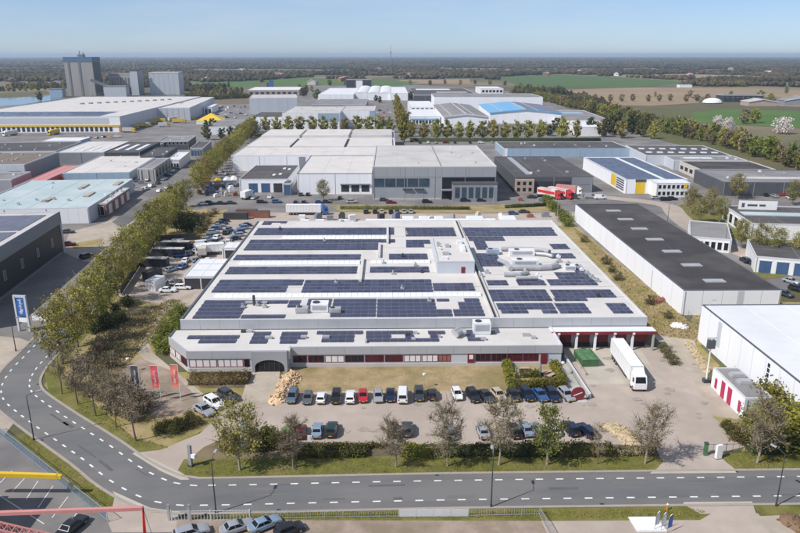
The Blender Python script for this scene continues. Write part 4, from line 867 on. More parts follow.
def gable(name, label, q, wall, roof, edge, rise):
    """hall with a shallow gabled roof, ridge running away from the front"""
    ax, ay, ang, w, d, h = q; o = empty(name, (ax, ay, 0), R(ang), label, 'warehouse')
    m = MB(); m.add([(0,0,0),(w,0,0),(w,0,h),(w/2,0,h+rise),(0,0,h),(0,d,0),(w,d,0),(w,d,h),(w/2,d,h+rise),(0,d,h)], [(0,1,2,3,4),(9,8,7,6,5),(1,6,7,2),(5,0,4,9)]); m.build('wall', wall, o)
    for k, (xa, za, xb, zb) in enumerate(((-.4, h-.1, w/2, h+rise+.05), (w/2, h+rise+.05, w+.4, h-.1))):
        MB().add([(xa,-.5,za),(xb,-.5,zb),(xb,d+.5,zb),(xa,d+.5,za),(xa,-.5,za+.3),(xb,-.5,zb+.3),(xb,d+.5,zb+.3),(xa,d+.5,za+.3)], [(3,2,1,0),(4,5,6,7),(0,1,5,4),(2,3,7,6),(3,0,4,7),(1,2,6,5)]).build('roof', roof if isinstance(roof, str) else roof[k], o)
        MB().bar((xa,-.6,za+.1), (xb,-.6,zb+.1), .5, 1.0).build('roof_edge', edge, o)
        nn = max(1, int(d/9))
        for j in range(nn):
            t = .35; x = xa+(xb-xa)*t; z = za+(zb-za)*t+.32
            MB().box(x-.6, x+.6, d*(j+.2)/nn, d*(j+.8)/nn, z-.15, z+.15).build('rooflight', 'roof_pale', o)
    for k in range(5): MB().box(w*k/5+.2, w*(k+1)/5-.2, -.12, 0, .1, h-.3).build('wall_panel', wall, o)
    MB().box(w/2-.5, w/2+.5, -.2, d, h+rise+.3, h+rise+.6).build('ridge', 'roof_pale', o)
    return o
gable('grey_gable_hall', 'hall with grey gabled roof and white front behind trees', (47.43,612.29,0,38.5,150.82,9), 'clad_white', 'roof_grey', 'coping', 2.0)
gable('blue_roof_hall', 'white hall with bright blue edged gable roof', (92.06,648.5,-2,64.81,114.13,9.5), 'clad_white', ('roof_blue', 'glass_lilac'), 'roof_blue', 3.0)
b = simple('teal_band_shop', 'low shop with white roof and teal front band right of the poplars', (19.09,642.09,0,27.38,91.34,7), wall='clad_white', roof='roof_white'); b.f('teal_band', 'f', 1, b.w-1, 3.8, 5.2, 'roof_blue', .3); b.row('f', 2, b.w-2, 8, .6, 3.4, .7)
b = simple('white_bridge_building', 'white L-shaped building with walkway right of the poplar row', (21.77,733.55,0,25.5,97.64,9), wall='white_paint', roof='roof_white')
b.f('balcony', 'f', 1, b.w-1, 4.5, 5.4, 'white_paint', 2.0); b.row('f', 1, b.w-1, 5, 5.6, 8)
b = simple('sheet_roof_sheds', 'pale sheds with blue-white roofs beside the blue-roofed hall', (148.55,616.05,-4,42.8,116.31,6), wall='clad_white', roof='roof_grey', nj=5); b.sky(b.w*.1, b.w*.8, b.d*.6, b.d*.8, 'clad_blue', .5)
b = simple('white_peak_shed', 'small white shed at the end of the round-tree row', (145.44,544.09,0,18.45,50.96,7), wall='white_paint', roof='roof_white')
b = simple('panel_roof_store', 'low store with grey roof beside a yellow tent', (-144.02,558.94,6,34.67,61.98,6), wall='clad_white', roof='roof_grey', nj=4)
b = simple('site_cabins', 'white site cabins at the end of the depot extension', (-205.2,765.9,6,16.91,48.65,7), wall='white_paint', roof='roof_white'); b.doors('f', 1, b.w-1, 4, 5)
b = simple('long_cabin_row', 'long low cabin row with blue doors left of the tree avenue', (-122.89,437.14,6,7.87,37.45,5), wall='clad_mid', roof='roof_dark'); b.doors('f', .5, b.w-.5, 4, 3.5, 'blue_door')
b = simple('yard_office', 'dark two-storey yard office left of the avenue', (-151.44,465.78,6,19.54,29.73,6), wall='clad_anthracite', roof='roof_grey'); b.row('f', 1, b.w-1, 7, 3.5, 5.2); b.vents(5,2)
# yellow tent
o = empty('yellow_tent', (-173.88,644.17)+(0,), R(6), 'bright yellow pointed marquee between yard vehicles and grey-roofed store', 'tent')
MB().add([(0,0,3),(24,0,3),(24,26,3),(0,26,3),(12,13,9),(12,13,9)], [(0,1,4),(1,2,4),(2,3,4),(3,0,4)]).build('canopy', 'yellow_paint', o)
for x, y in ((0.2,.2),(23.8,.2),(23.8,25.8),(.2,25.8)): MB().tube([(x,y,0),(x,y,3)], [.15,.15], 6).build('pole', 'steel', o)
MB().box(.3, 23.7, .1, .2, 0, 3).build('side_wall', 'white_paint', o)
# farms in the fields on the right
b = simple('open_barn', 'long black open barn in the fields', (445, 950, -4, 52, 25, 9), wall='clad_dark', roof='roof_black', cat='barn'); b.doors('f', 2, 50, 7, 6)
o = empty('silage_dome', (420, 925, 0), 0, 'white silage mound at the end of the black barn', 'silage mound')
m = MB()
for i in range(7):
    for j in range(14):
        a = math.pi/2*i/6; t = 2*math.pi*j/14; m.v.append((math.cos(a)*math.cos(t)*13, math.cos(a)*math.sin(t)*10, math.sin(a)*7))
for i in range(6):
    for j in range(14): m.f.append((i*14+j, i*14+(j+1) % 14, (i+1)*14+(j+1) % 14, (i+1)*14+j)); m.m.append(0)
m.build('sheet_cover', 'white_paint', o, smooth=True)
MB().tube([(13*math.cos(t*.45), 10*math.sin(t*.45), .4) for t in range(15)], [.5]*15, 6).build('tyre_ring', 'rubber', o)
gable('farm_shed', 'pale roofed farm shed in front of the black barn', (440, 870, -5, 34, 26, 5), 'brick_pale', 'roof_pale', 'coping', 3)
gable('grey_barn', 'grey gabled barn right of the pale farm shed', (490, 880, -6, 46, 30, 6), 'clad_mid', 'roof_grey', 'coping', 4)
gable('far_grey_barn', 'second grey barn at the right end of the farm', (535, 860, -6, 30, 26, 6), 'brick', 'roof_grey', 'coping', 4)
gable('white_cottage', 'white cottage with dark roof at the right field edge', (562, 800, -10, 14, 18, 5), 'white_paint', 'roof_dark', 'white_paint', 4)
gable('white_farmhouse', 'larger white farmhouse with dark roof at the right edge', (585, 790, -10, 18, 22, 5), 'white_paint', 'roof_dark', 'white_paint', 5)
gable('brick_farmhouse', 'brick farmhouse right of the white blossom tree', (430, 590, -10, 14, 18, 4), 'brick_pale', 'roof_brown', 'coping', 4)
b = simple('far_glasshouse', 'white glasshouse strip in the distant green field', (560, 1380, 0, 24, 16, 5), roof='roof_white')

b = Bld('black_solar_unit', 'black-roofed unit left of the avenue below the depot yard', (-140.33,397.99,5,12.45,40.95,5.5), 'clad_dark', 'roof_dark', 'coping_dark', 'building', .3); b.vents(5, 3); b.doors('f', 1, b.w-1, 4, 3.6, 'clad_mid')
b = Bld('white_unit', 'small white-roofed unit between black unit and avenue', (-122,385.49,6,7.26,33.6,5), 'white_paint', 'roof_white', 'coping', 'building', .3); b.row('f', .5, b.w-.5, 4, 1, 3); b.vents(3, 1)
b = Bld('low_grey_unit', 'low grey unit in front of the yard office', (-162.06,440.19,4,16.1,32.05,5), 'clad_grey', 'roof_grey', 'coping', 'building', .3); b.vents(6, 6); b.row('f', 1, b.w-1, 6, 1, 3)
fr_ = random.Random(8)
for k in range(22):
    az = -.48 + k*.046; dd = fr_.uniform(1500, 3200)
    gable('far_farmhouse', 'distant farmhouse in the far fields, %s from the left' % ORD[k+1], (math.sin(az)*dd, math.cos(az)*dd, fr_.uniform(-30, 30), fr_.uniform(14, 30), fr_.uniform(16, 30), fr_.uniform(5, 8)), fr_.choice(['white_paint', 'brick', 'brick_pale', 'clad_cream']), fr_.choice(['roof_brown', 'roof_grey', 'pink_red', 'roof_pale']), 'coping', fr_.uniform(3, 6))
o = empty('radio_mast', (12, 3900, 0), 0, 'thin radio mast on the horizon near the centre', 'mast'); MB().tube([(0,0,0),(0,0,60),(0,0,112)], [2.2,1.6,.5], 6).build('shaft', 'silo_dark', o); MB().box(-4, 4, -.5, .5, 70, 76).build('antenna_ring', 'silo_dark', o)

# ---------------------------------------------------------------- trees, bushes, hedges
def leaf_quads(P, size, rs, flat=.0):
    """one small bent leaf spray (a quad) at each point"""
    n = len(P); a = rs.normal(size=(n, 3)); a /= np.linalg.norm(a, axis=1)[:, None] + 1e-9
    b = np.cross(a, rs.normal(size=(n, 3))); b /= np.linalg.norm(b, axis=1)[:, None] + 1e-9
    s = (size * rs.uniform(.55, 1.3, n))[:, None]
    V = np.stack([P - a*s*.5 - b*s*.35, P + a*s*.5 - b*s*.25, P + a*s*.45 + b*s*.4, P - a*s*.35 + b*s*.3], 1).reshape(-1, 3)
    return V

def np_mesh(name, V, quads, mats, mi=None, tris=None):
    me = bpy.data.meshes.new(name); nq = len(quads); me.vertices.add(len(V)); me.vertices.foreach_set('co', np.asarray(V, np.float32).ravel())
    k = quads.shape[1]; me.loops.add(nq*k); me.loops.foreach_set('vertex_index', quads.astype(np.int32).ravel())
    me.polygons.add(nq); me.polygons.foreach_set('loop_start', np.arange(0, nq*k, k, dtype=np.int32))
    for m in mats: me.materials.append(M(m))
    if mi is not None: me.polygons.foreach_set('material_index', np.asarray(mi, np.int32))
    me.update(calc_edges=True); return me

def tree_mesh(seed, H, Rw, tf, nleaf, ls, leaf, bark, nlimb=16, lean=0.0, twigs=500, top=1.0, r0=None, spread=.11):
    rs = np.random.RandomState(seed); rr = random.Random(seed)
    tb = MB(); r0 = r0 or H*.016
    bend = [Vector((rr.uniform(-.02, .02)*H + lean*H*t, rr.uniform(-.02, .02)*H, H*.86*t)) for t in (0, .25, .5, .75, 1)]; bend[0] = Vector((0, 0, -.1))
    tb.tube(bend, [r0*1.25, r0, r0*.72, r0*.42, r0*.12], 6)
    def trunk_at(t):
        x = min(3.999, t*4); i = int(x); return bend[i].lerp(bend[i+1], x-i)
    zc, zr = H*(tf+1)/2, H*(1-tf)/2; tips = []; segs = []
    for k in range(nlimb):
        az = k*2.39996 + rr.uniform(-.4, .4); ze = H*(tf*1.1 + (1.0-tf*1.1)*((k+.6)/nlimb))
        zz = (ze - zc)/zr; env = math.sqrt(max(.06, 1 - (zz*.96)**2))
        if top < 1: env *= 1 - (1-top)*max(0, zz)
        L = Rw*env*rr.uniform(.7, 1.12); t = min(.94, max(tf*.75, (ze - L*rr.uniform(.45, .95))/(H*.86))); s = trunk_at(t)
        e = Vector((s.x + math.cos(az)*L, s.y + math.sin(az)*L, ze))
        m1 = s.lerp(e, .45) + Vector((rr.uniform(-.1, .1)*L, rr.uniform(-.1, .1)*L, -.06*L))
        lr = r0*.36*(1-.6*t); tb.tube([s, m1, e], [lr, lr*.6, lr*.15], 4, cap=False)
        for j in range(5):
            q = rr.uniform(.3, .95); b = m1.lerp(e, (q-.45)/.55) if q > .45 else s.lerp(m1, q/.45)
            f = b + Vector((rr.uniform(-1, 1), rr.uniform(-1, 1), rr.uniform(-.1, .9)))*Rw*rr.uniform(.22, .42)
            tb.tube([b, f], [lr*.32, lr*.08], 3, cap=False); segs.append((b, f)); tips.append(f)
        segs.append((m1, e)); tips.append(e)
    S0 = np.array([s for s, _ in segs]); S1 = np.array([e for _, e in segs]); n = len(segs)
    idx = rs.randint(0, n, nleaf); t = rs.uniform(.25, 1.08, nleaf)[:, None]
    P = S0[idx]*(1-t) + S1[idx]*t + rs.normal(scale=spread*Rw, size=(nleaf, 3))
    V = leaf_quads(P, ls, rs); Q = np.arange(len(V)).reshape(-1, 4); mi = np.zeros(len(Q), int)
    if twigs:
        ix = rs.randint(0, n, twigs); t = rs.uniform(.2, 1, twigs)[:, None]; A = S0[ix]*(1-t) + S1[ix]*t
        D = (S1[ix]-S0[ix]); D /= np.linalg.norm(D, axis=1)[:, None]; D = D + rs.normal(scale=.7, size=D.shape) + np.array([0, 0, .35])
        L = rs.uniform(.06, .16, twigs)[:, None]*Rw*2; B = A + D*L; wd = np.cross(D, rs.normal(size=D.shape)); wd /= np.linalg.norm(wd, axis=1)[:, None]; wd *= .022 + .0016*H
        TV = np.stack([A-wd, A+wd, B+wd*.3, B-wd*.3], 1).reshape(-1, 3); TQ = np.arange(len(TV)).reshape(-1, 4) + len(V)
        V = np.concatenate([V, TV]); Q = np.concatenate([Q, TQ]); mi = np.concatenate([mi, np.ones(len(TQ), int)])
    return tb.mesh('trunk', bark), np_mesh('crown', V, Q, [leaf, 'twig'], mi)

TREES = {
 'avenue': [tree_mesh(s, 12, 4.0, .25, 3000, .32, 'leaf_olive', 'bark', 20, twigs=350) for s in (11, 12, 13, 14)],
 'bare':   [tree_mesh(s, 10, 2.6, .27, 1500, .17, 'leaf_bud', 'bark_pale', 20, lean=l, twigs=1500, r0=.13, spread=.16) for s, l in ((21, .03), (22, .08), (23, -.02))],
 'brown':  [tree_mesh(s, 9, 2.1, .3, 480, .15, 'leaf_brown', 'bark', 13, lean=l, twigs=520, r0=.12, spread=.16) for s, l in ((31, -.05), (32, .02))],
 'fresh':  [tree_mesh(s, 10, 2.5, .24, 2300, .28, 'leaf_green', 'bark_pale', 18, twigs=400, spread=.15) for s in (41, 42)],
 'street': [tree_mesh(s, 10, 3.3, .27, 2000, .28, 'leaf_olive', 'bark_pale', 18, twigs=900, spread=.15) for s in (51, 52, 53)],
 'round':  [tree_mesh(s, 10, 4.0, .22, 800, .8, 'leaf_olive', 'bark', 12, twigs=200) for s in (61, 62)],
 'belt':   [tree_mesh(s, 12, 4.8, .15, 750, 1.05, l, 'bark', 12, twigs=250) for s, l in ((71, 'leaf_olive'), (72, 'leaf_hedge'), (73, 'leaf_bud'), (74, 'leaf_green'), (75, 'leaf_hedge'))],
 'poplar': [tree_mesh(81, 17, 3.2, .08, 1300, .9, 'leaf_olive', 'bark', 16, twigs=100, top=.35)],
 'blossom': [tree_mesh(91, 8, 5, .15, 1100, .7, 'leaf_blossom', 'bark', 12, twigs=100)],
 'dark':   [tree_mesh(s, 11, 4.5, .12, 900, .95, 'leaf_dark', 'bark', 12, twigs=150) for s in (95, 96)],
 'shrub':  [tree_mesh(s, 3, 1.9, .05, 700, .26, l, 'bark', 12, twigs=500, spread=.2, r0=.06) for s, l in ((101, 'leaf_brown'), (102, 'leaf_hedge'), (103, 'leaf_rust'))],
 'bush':   [tree_mesh(s, 2.6, 1.7, .03, 1500, .26, l, 'bark', 12, twigs=60, spread=.24, r0=.06) for s, l in ((111, 'leaf_green'), (112, 'leaf_yellow'), (113, 'leaf_dark'), (114, 'leaf_hedge'))],
}
trng = random.Random(77)
def tree(kind, p, h, label, name='deciduous_tree', group=None, var=None, rz=None, wid=1.0, cat='tree'):
    L = TREES[kind]; me = L[trng.randrange(len(L)) if var is None else var % len(L)]
    base = {'avenue': 12, 'bare': 10, 'brown': 9, 'fresh': 10, 'street': 10, 'round': 10, 'belt': 12, 'poplar': 17, 'blossom': 8, 'dark': 11, 'shrub': 3, 'bush': 2.6}[kind]
    s = h/base; o = empty(name, (p[0], p[1], 0), trng.uniform(0, 6.28) if rz is None else rz, label, cat, group); o.scale = (s*wid, s*wid, s)
    link('trunk', me[0], o); link('crown', me[1], o); return o

# front verge, left to right
for k, (px, kind, h, v, txt) in enumerate((
  ((-22.71,92.68), 'street', 11.2, 0, 'olive-leaved tree at the left end of the front verge by the entrance'),
  ((-14.76,92.96), 'bare', 8.6, 0, 'small bare tree in front of the green parked car'),
  ((0.85,93.12), 'bare', 8.4, 1, 'bare tree in front of the two black cars in the lower row'),
  ((8.71,93.26), 'bare', 10.4, 2, 'wide bare tree with leaning pale trunk in the middle of the verge'),
  ((16.6,93.41), 'bare', 11.2, 0, 'tallest bare tree on the verge, right of the white lamp head'),
  ((23.97,93.43), 'fresh', 9.8, 0, 'fresh green tree on the verge, the only green one there'),
  ((31.66,93.45), 'brown', 6.8, 1, 'small brownish tree on the verge beside the wood-chip pile'),
  ((39.06,93.47), 'bare', 10.2, 1, 'bare tree just left of the right gateway'),
  ((56.32,93.34), 'bare', 11.0, 2, 'large pale-trunked tree right of the right gateway'))):
    tree(kind, px, h, txt, group='trees along the front verge', var=v, rz=k*1.7)
for k, p in enumerate(((-60.65,118.04), (-56.04,114.1), (-51.07,109.65), (-46.2,105.82), (-41.28,101.27))):
    tree('brown', p, 10.6 + (k*7 % 3)*.8, 'bare brown tree on the road bend verge, %s from the left' % ORD[k+1], group='bare trees on the road bend', var=k, wid=.82)
# the avenue beside the ring road
na = {1: 0, -1: 0}
s_prev = {1: 0, -1: 4}
for i in range(len(road_c)):
    y = road_c[i].y
    if y < 127 or y > 560 or road_c[i].x > -55: continue
    for side, off in ((-1, -7.0),):
        s_prev[side] -= 1.5
        if s_prev[side] <= 0:
            s_prev[side] = 9.0 if y < 300 else 9.5
            if 268 < y < 306: continue
            na[side] += 1; p = road_c[i] + rn[i]*off
            tree('avenue', (p.x + trng.uniform(-.5, .5), p.y), trng.uniform(12.5, 14.5) if y < 300 else trng.uniform(11.5, 14),
                 'olive-green avenue tree, %s from the road bend' % ORD[na[side]], 'avenue_tree', 'trees of the long avenue', wid=1.0)
# winding street
for k, (p, h, v) in enumerate((((118.55,268.31), 10.5, 0), ((115.51,253.73), 9.5, 1), ((125.25,266.4), 10, 2), ((123.74,254.42), 9.5, 0), ((151.38,297.82), 11, 1), ((114.18,217.59), 9.5, 1), ((114.04,207.01), 10.5, 2), ((117.56,203.63), 10, 0), ((168.3,284.82), 10, 2), ((124.3,201.37), 9.5, 1))):
    tree('street', p, h, 'young pale-trunked street tree on the winding street, %s from the left' % ORD[sorted([0,1,2,3,4,5,6,7,8,9], key=lambda q: (690,698,709,719,737,741,757,774,792,800)[q]).index(k)+1], 'street_tree', 'trees on the winding street', v)
tree('street', (-27.98,296.28), 9, 'round tree standing in front of the cream-roofed hall doors', 'street_tree', var=1)
# rows of round trees in the middle distance
for k, px in enumerate((254, 266, 277, 289, 300, 313, 324, 334, 345, 358, 369, 380, 390)):
    p = {254: (-109.06,575.06), 266: (-99.36,574.91), 277: (-90.46,574.77), 289: (-80.76,574.62), 300: (-71.86,574.48), 313: (-61.35,574.31), 324: (-52.45,574.18), 334: (-44.37,574.05), 345: (-35.47,573.91), 358: (-24.96,573.74), 369: (-16.06,573.6), 380: (-7.17,573.46), 390: (0.92,573.34)}[px]
    tree('round', p, trng.uniform(11, 13), 'round tree behind the white complex, %s from the left' % ORD[k+1], 'round_tree', 'row of round trees left of the poplars', wid=.95)
R2 = [(16.3,520.91), (25.88,520.75), (34.73,520.62), (42.84,520.49), (51.69,520.35), (59.8,520.22), (68.64,520.08), (76.75,519.96), (85.6,519.82), (94.45,519.68), (103.3,519.54), (112.15,519.4), (129.9,525.54), (139.6,525.39)]
for k, p in enumerate(R2):
    tree('round', p, trng.uniform(12, 14.5), 'round tree behind the grey office hall, %s from the left' % ORD[k+1], 'round_tree', 'row of round trees right of the poplars', wid=.9)
for k in range(11):
    tree('poplar', (11 - k*.25, 508 + k*30), trng.uniform(18, 21), 'tall slim poplar, %s from the near end of the row' % ORD[k+1], 'poplar_tree', 'row of poplars')
# tree belt along the ring road on the right
belt = smooth_path([(193.06,1096.88), (212.92,975.04), (223.61,811.81), (224.28,672.89), (227.71,581.45), (231.3,505.13), (231.72,441.26), (227.93,383.95), (220.49,328.33)], 10.5)
k = 0
for off in (-5, 7):
    for i, p in enumerate(belt):
        k += 1
        if len(belt)*2 > 300 and i % 2: continue
        q = p + normals(belt)[i]*(off + trng.uniform(-2, 2))
        tree('belt', q, trng.uniform(8, 12.5), 'belt tree on the right, %s from the far end of the %s row' % (ORD[min(i+1, 80)], 'near' if off > 0 else 'far'), 'belt_tree', 'tree belt on the right', wid=1.0)
# copses and single trees
for k, (p, h) in enumerate((((162.88,538.33), 13), ((174.79,552.12), 14), ((176.02,531.39), 13), ((192.88,559.09), 14), ((192.69,537.86), 12), ((161.61,567.02), 12), ((196.3,524.5), 11))):
    tree('dark' if k % 2 else 'belt', p, h, 'dark copse tree above the blue-fronted depot, %s of seven' % ORD[k+1], 'copse_tree', 'dark copse trees')
for k, x in enumerate(range(12)):
    p = (245 + k*17, 955 + (k % 3)*6)
    tree('belt', p, 9.5, 'orchard tree on the tan field edge, %s from the left' % ORD[k+1], 'orchard_tree', 'orchard trees on the tan field', var=2)
for p, h, kd, txt in (((311.87,557.22), 12, 'blossom', 'white blossoming tree in the green field'), ((279.66,580.63), 10, 'blossom', 'white blossoming tree at the tree belt, lower one'), ((286.51,614.03), 9, 'blossom', 'small white blossom tree at the tree belt, upper one'),
   ((388.11,1041.82), 9, 'fresh', 'bright green tree at the edge of the tan field'), ((622.49,1118.09), 13, 'fresh', 'bright green tree by the far right field'), ((322.6,641.15), 13, 'belt', 'olive tree in the middle of the green field'), ((336.56,650.7), 13, 'belt', 'broad tree right of the olive field tree'),
   ((-350.77,1193.69), 12, 'fresh', 'yellow-green tree in front of the mill warehouse'), ((-475.1,985.85), 12, 'belt', 'brown tree on the river bank'), ((-108.07,1101.61), 10, 'dark', 'dark tree at the corner of the long white store'),
   ((487.64,909.72), 13, 'belt', 'brown tree right of the farm barns'), ((505.84,970.44), 14, 'belt', 'broad brown tree behind the farm barns'), ((449.59,1066.23), 10, 'belt', 'small tree left of the black barn'), ((-216.08,1294.97), 13, 'fresh', 'tree beside the blue tank'),
   ((475.3,993.07), 12, 'fresh', 'green tree behind the black barn'), ((-83.78,284.76), 11, 'street', 'street tree at the corner of avenue and cross street'), ((-134.12,523.27), 10, 'belt', 'tree at the far end of the avenue by the grey-roofed store'), ((-104.87,535.8), 11, 'belt', 'tree left of the white complex roof')):
    tree(kd, p, h, txt, 'field_tree')
# bushes and shrubs
def bushes(kind, label, group, pts, h, var=None, name='shrub'):
    for k, p in enumerate(pts): tree(kind, p, h*trng.uniform(.8, 1.2), label % ORD[k+1], name, group, var, wid=1.15, cat='shrub')
bushes('shrub', 'leafless brown shrub on the wasteland, %s from the left', 'wasteland shrubs', [(-59.48,120.46), (-60.88,127.43), (-55.84,117.97), (-60.61,132.14), (-56.31,123.8), (-60.94,138.22), (-51.9,116.33), (-56.05,129.2), (-60.43,143.66), (-51.2,120.33)], 2.6, 0)
bushes('shrub', 'tangled grey-brown shrub behind the flags, %s from the left', 'shrubs behind the flags', [(-48.83,111.04), (-49.14,114.74), (-46.11,110.28), (-47.24,115.48), (-43.71,108.84), (-43.1,111.67)], 3.4, 0)
bushes('bush', 'bright green bush along the left factory wall, %s from the front', 'bushes at the left wall', [(-47.66,136.96), (-50.1,140.72), (-47.94,140.69), (-50.23,144.64), (-48.92,146.94), (-50.77,149.36), (-49.61,152.43), (-51.64,156.98), (-50.5,159.65)], 2.0, 0)
bushes('bush', 'dark bush under the wasteland trees, %s from the left', 'dark wasteland bushes', [(-66.47,148.4), (-67.3,154.61), (-64.22,150.79), (-66.74,161.28), (-63.08,154.54), (-65.58,165.53)], 2.4, 2)
bushes('bush', 'dark green bush on the yard bank, %s from the left', 'bushes on the yard bank', [(-75.82,248.03), (-75.01,254.29), (-71.57,251.06), (-70.97,243.44)], 4.2, 2)
bushes('shrub', 'rusty shrub on the bank beside the parked vans, %s from the left', 'rusty shrubs on the yard bank', [(-65.86,232.03), (-67.01,240.45), (-69.01,251.02), (-70.37,260.79), (-65.65,244.84), (-67.23,254.17), (-69.34,265.92), (-68.68,271.25), (-73.92,264.26), (-68.27,233.43)], 2.4, 2)
bushes('bush', 'tall yellow-green bush right of the utility building, %s from the left', 'bushes right of the utility building', [(60.48,101.87), (63.66,105.1), (60.52,99.37), (67.74,109.21), (64.81,103.09), (63.43,98.71), (69.03,107.07), (66.93,101.77), (70.5,105.67), (67.32,99.26)], 4.4, 1)
bushes('bush', 'low brown-green bush beside the right gateway, %s from the left', 'bushes at the right gateway', [(56.42,103.88), (56.51,101.93), (56.61,100.04), (57.15,98.81)], 1.7, 3)
bushes('shrub', 'dry shrub in the grass strip beside the warehouse wall, %s from the front', 'shrubs beside the warehouse', [(66.32,155.12), (65.53,164.94), (63.64,184.6), (64.26,192.1), (64.93,200.18), (65.23,225.98)], 1.9, 1)
bushes('bush', 'green bush in the row left of the warehouse gable, %s from the back', 'bushes left of the warehouse gable', [(66.83,290.55), (66.71,282.4), (66.6,274.67), (66.47,265.54), (65.97,256.98), (65.5,248.91)], 3.0, 0)
bushes('shrub', 'shrub on the loading yard corner bed, %s of three', 'shrubs at the loading yard corner', [(57.85,135.3), (57.52,132.25), (57.41,129.32)], 2.0, 1)
bushes('bush', 'dense bush at the left end of the front bed, %s from the left', 'bushes left of the lower car row', [(-25.88,98.92), (-24.86,100.1), (-23.07,99.17), (-22.18,101.28), (-20.56,99.43), (-19.95,101.56), (-18.59,99.1), (-20.99,98.25), (-17.36,99.38)], 2.0, 3)
bushes('bush', 'brown-green bush at the left entrance, %s from the left', 'bushes at the left entrance', [(-38.27,104.06), (-37.6,105.69), (-36.02,103.7), (-35.94,106.33), (-34.39,104.98), (-34.18,107.31), (-32.81,106.61)], 1.5, 3)

def hedge(label, a, b, w, h, leaf, seed, dens=70, name='hedge'):
    """clipped hedge from a to b: lumpy dark core under a coat of leaf sprays"""
    a = Vector(a); b = Vector(b); L = (b-a).length; ang = math.atan2((b-a).y, (b-a).x); rs = np.random.RandomState(seed)
    n = int(dens*(L*(w + 2*h)))
    face = rs.choice(3, n, p=np.array([w, h, h])/(w+2*h)); u = rs.uniform(0, L, n); hh = h*(1 + .10*np.sin(u*1.3 + seed) + .08*np.sin(u*3.7) + .10*np.sin(u*.6+2*seed))*(1 - .22*(np.abs(rs.uniform(-1, 1, n)))**3)
    v = rs.uniform(-w/2, w/2, n); z = rs.uniform(.05, 1, n)*hh
    P = np.where((face == 0)[:, None], np.stack([u, v, hh], 1), np.where((face == 1)[:, None], np.stack([u, -np.full(n, w/2), z], 1), np.stack([u, np.full(n, w/2), z], 1)))
    P = P + rs.normal(scale=.15, size=P.shape); V = leaf_quads(P, .24, rs); Q = np.arange(len(V)).reshape(-1, 4)
    i = .12; c = np.array([(i,-w/2+i,0),(L-i,-w/2+i,0),(L-i,w/2-i,0),(i,w/2-i,0),(i,-w/2+i,h*.86),(L-i,-w/2+i,h*.86),(L-i,w/2-i,h*.86),(i,w/2-i,h*.86)]); k = len(V)
    V = np.concatenate([V, c]); Q = np.concatenate([Q, np.array([(4,5,6,7),(0,1,5,4),(1,2,6,5),(2,3,7,6),(3,0,4,7)])+k])
    me = np_mesh(name, V, Q, [leaf]); o = link(name, me, None, (a.x, a.y, 0), ang)
    return tag(o, label, 'hedge')
hedge('brown-green block hedge in front of the left office wing', (-38.45,123.09), (-26.99,123.34), 4.0, 1.1, 'leaf_rust', 1, 26)
hedge('olive clipped hedge on the front side of the garden corner', (23.07,118.75), (33.22,119.42), 1.6, 1.5, 'leaf_yellow', 2)
hedge('olive clipped hedge on the left side of the garden corner', (22.96,119.17), (23.39,128.9), 1.3, 1.6, 'leaf_yellow', 3)
hedge('short olive hedge inside the garden corner', (25.31,123.83), (29.29,124.21), 1.0, 1.1, 'leaf_hedge', 4)
hedge('olive hedge on the right side of the garden corner', (32.95,120.68), (32.86,128.75), 1.2, 1.4, 'leaf_yellow', 14)
hedge('clipped hedge below the left group of lower-row cars', (-14.47,96.7), (-3.66,96.81), 2.0, 1.2, 'leaf_hedge', 5, 50)
hedge('low brown hedge strip along the lower car row, left half', (-14.42,98.89), (-0.69,98.82), .8, .6, 'leaf_rust', 6)
hedge('clipped hedge in the middle below the black cars', (1.68,96.87), (7.19,96.93), 2.0, 1.2, 'leaf_yellow', 7, 50)
hedge('dark hedge below the silver cars in the lower row', (8.43,96.62), (17.27,96.77), 2.0, 1.1, 'leaf_dark', 8, 50)
hedge('long dark hedge right of the tallest bare verge tree', (17.54,96.48), (26.09,96.63), 2.2, 1.4, 'leaf_dark', 9, 50)
hedge('dark hedge at the right end of the lower car row', (26.68,96.48), (34.91,96.5), 2.2, 1.4, 'leaf_hedge', 10, 50)
hedge('ragged hedge beside the wood-chip pile near the right gate', (35.54,96.49), (41.52,96.39), 1.6, .9, 'leaf_brown', 11, 50)
hedge('dark hedge along the fence right of the right gateway', (56.46,96.45), (69.76,96.82), 2.0, 1.5, 'leaf_dark', 12, 40)
hedge('long green hedge between the rear yard and the cross street', (-20.03,279.85), (32.77,278.05), 1.6, 1.2, 'leaf_hedge', 13, 14)
hedge('hedge right of the rear yard lamp', (47.43,280.73), (65.08,284.42), 1.6, 1.3, 'leaf_dark', 15, 14)

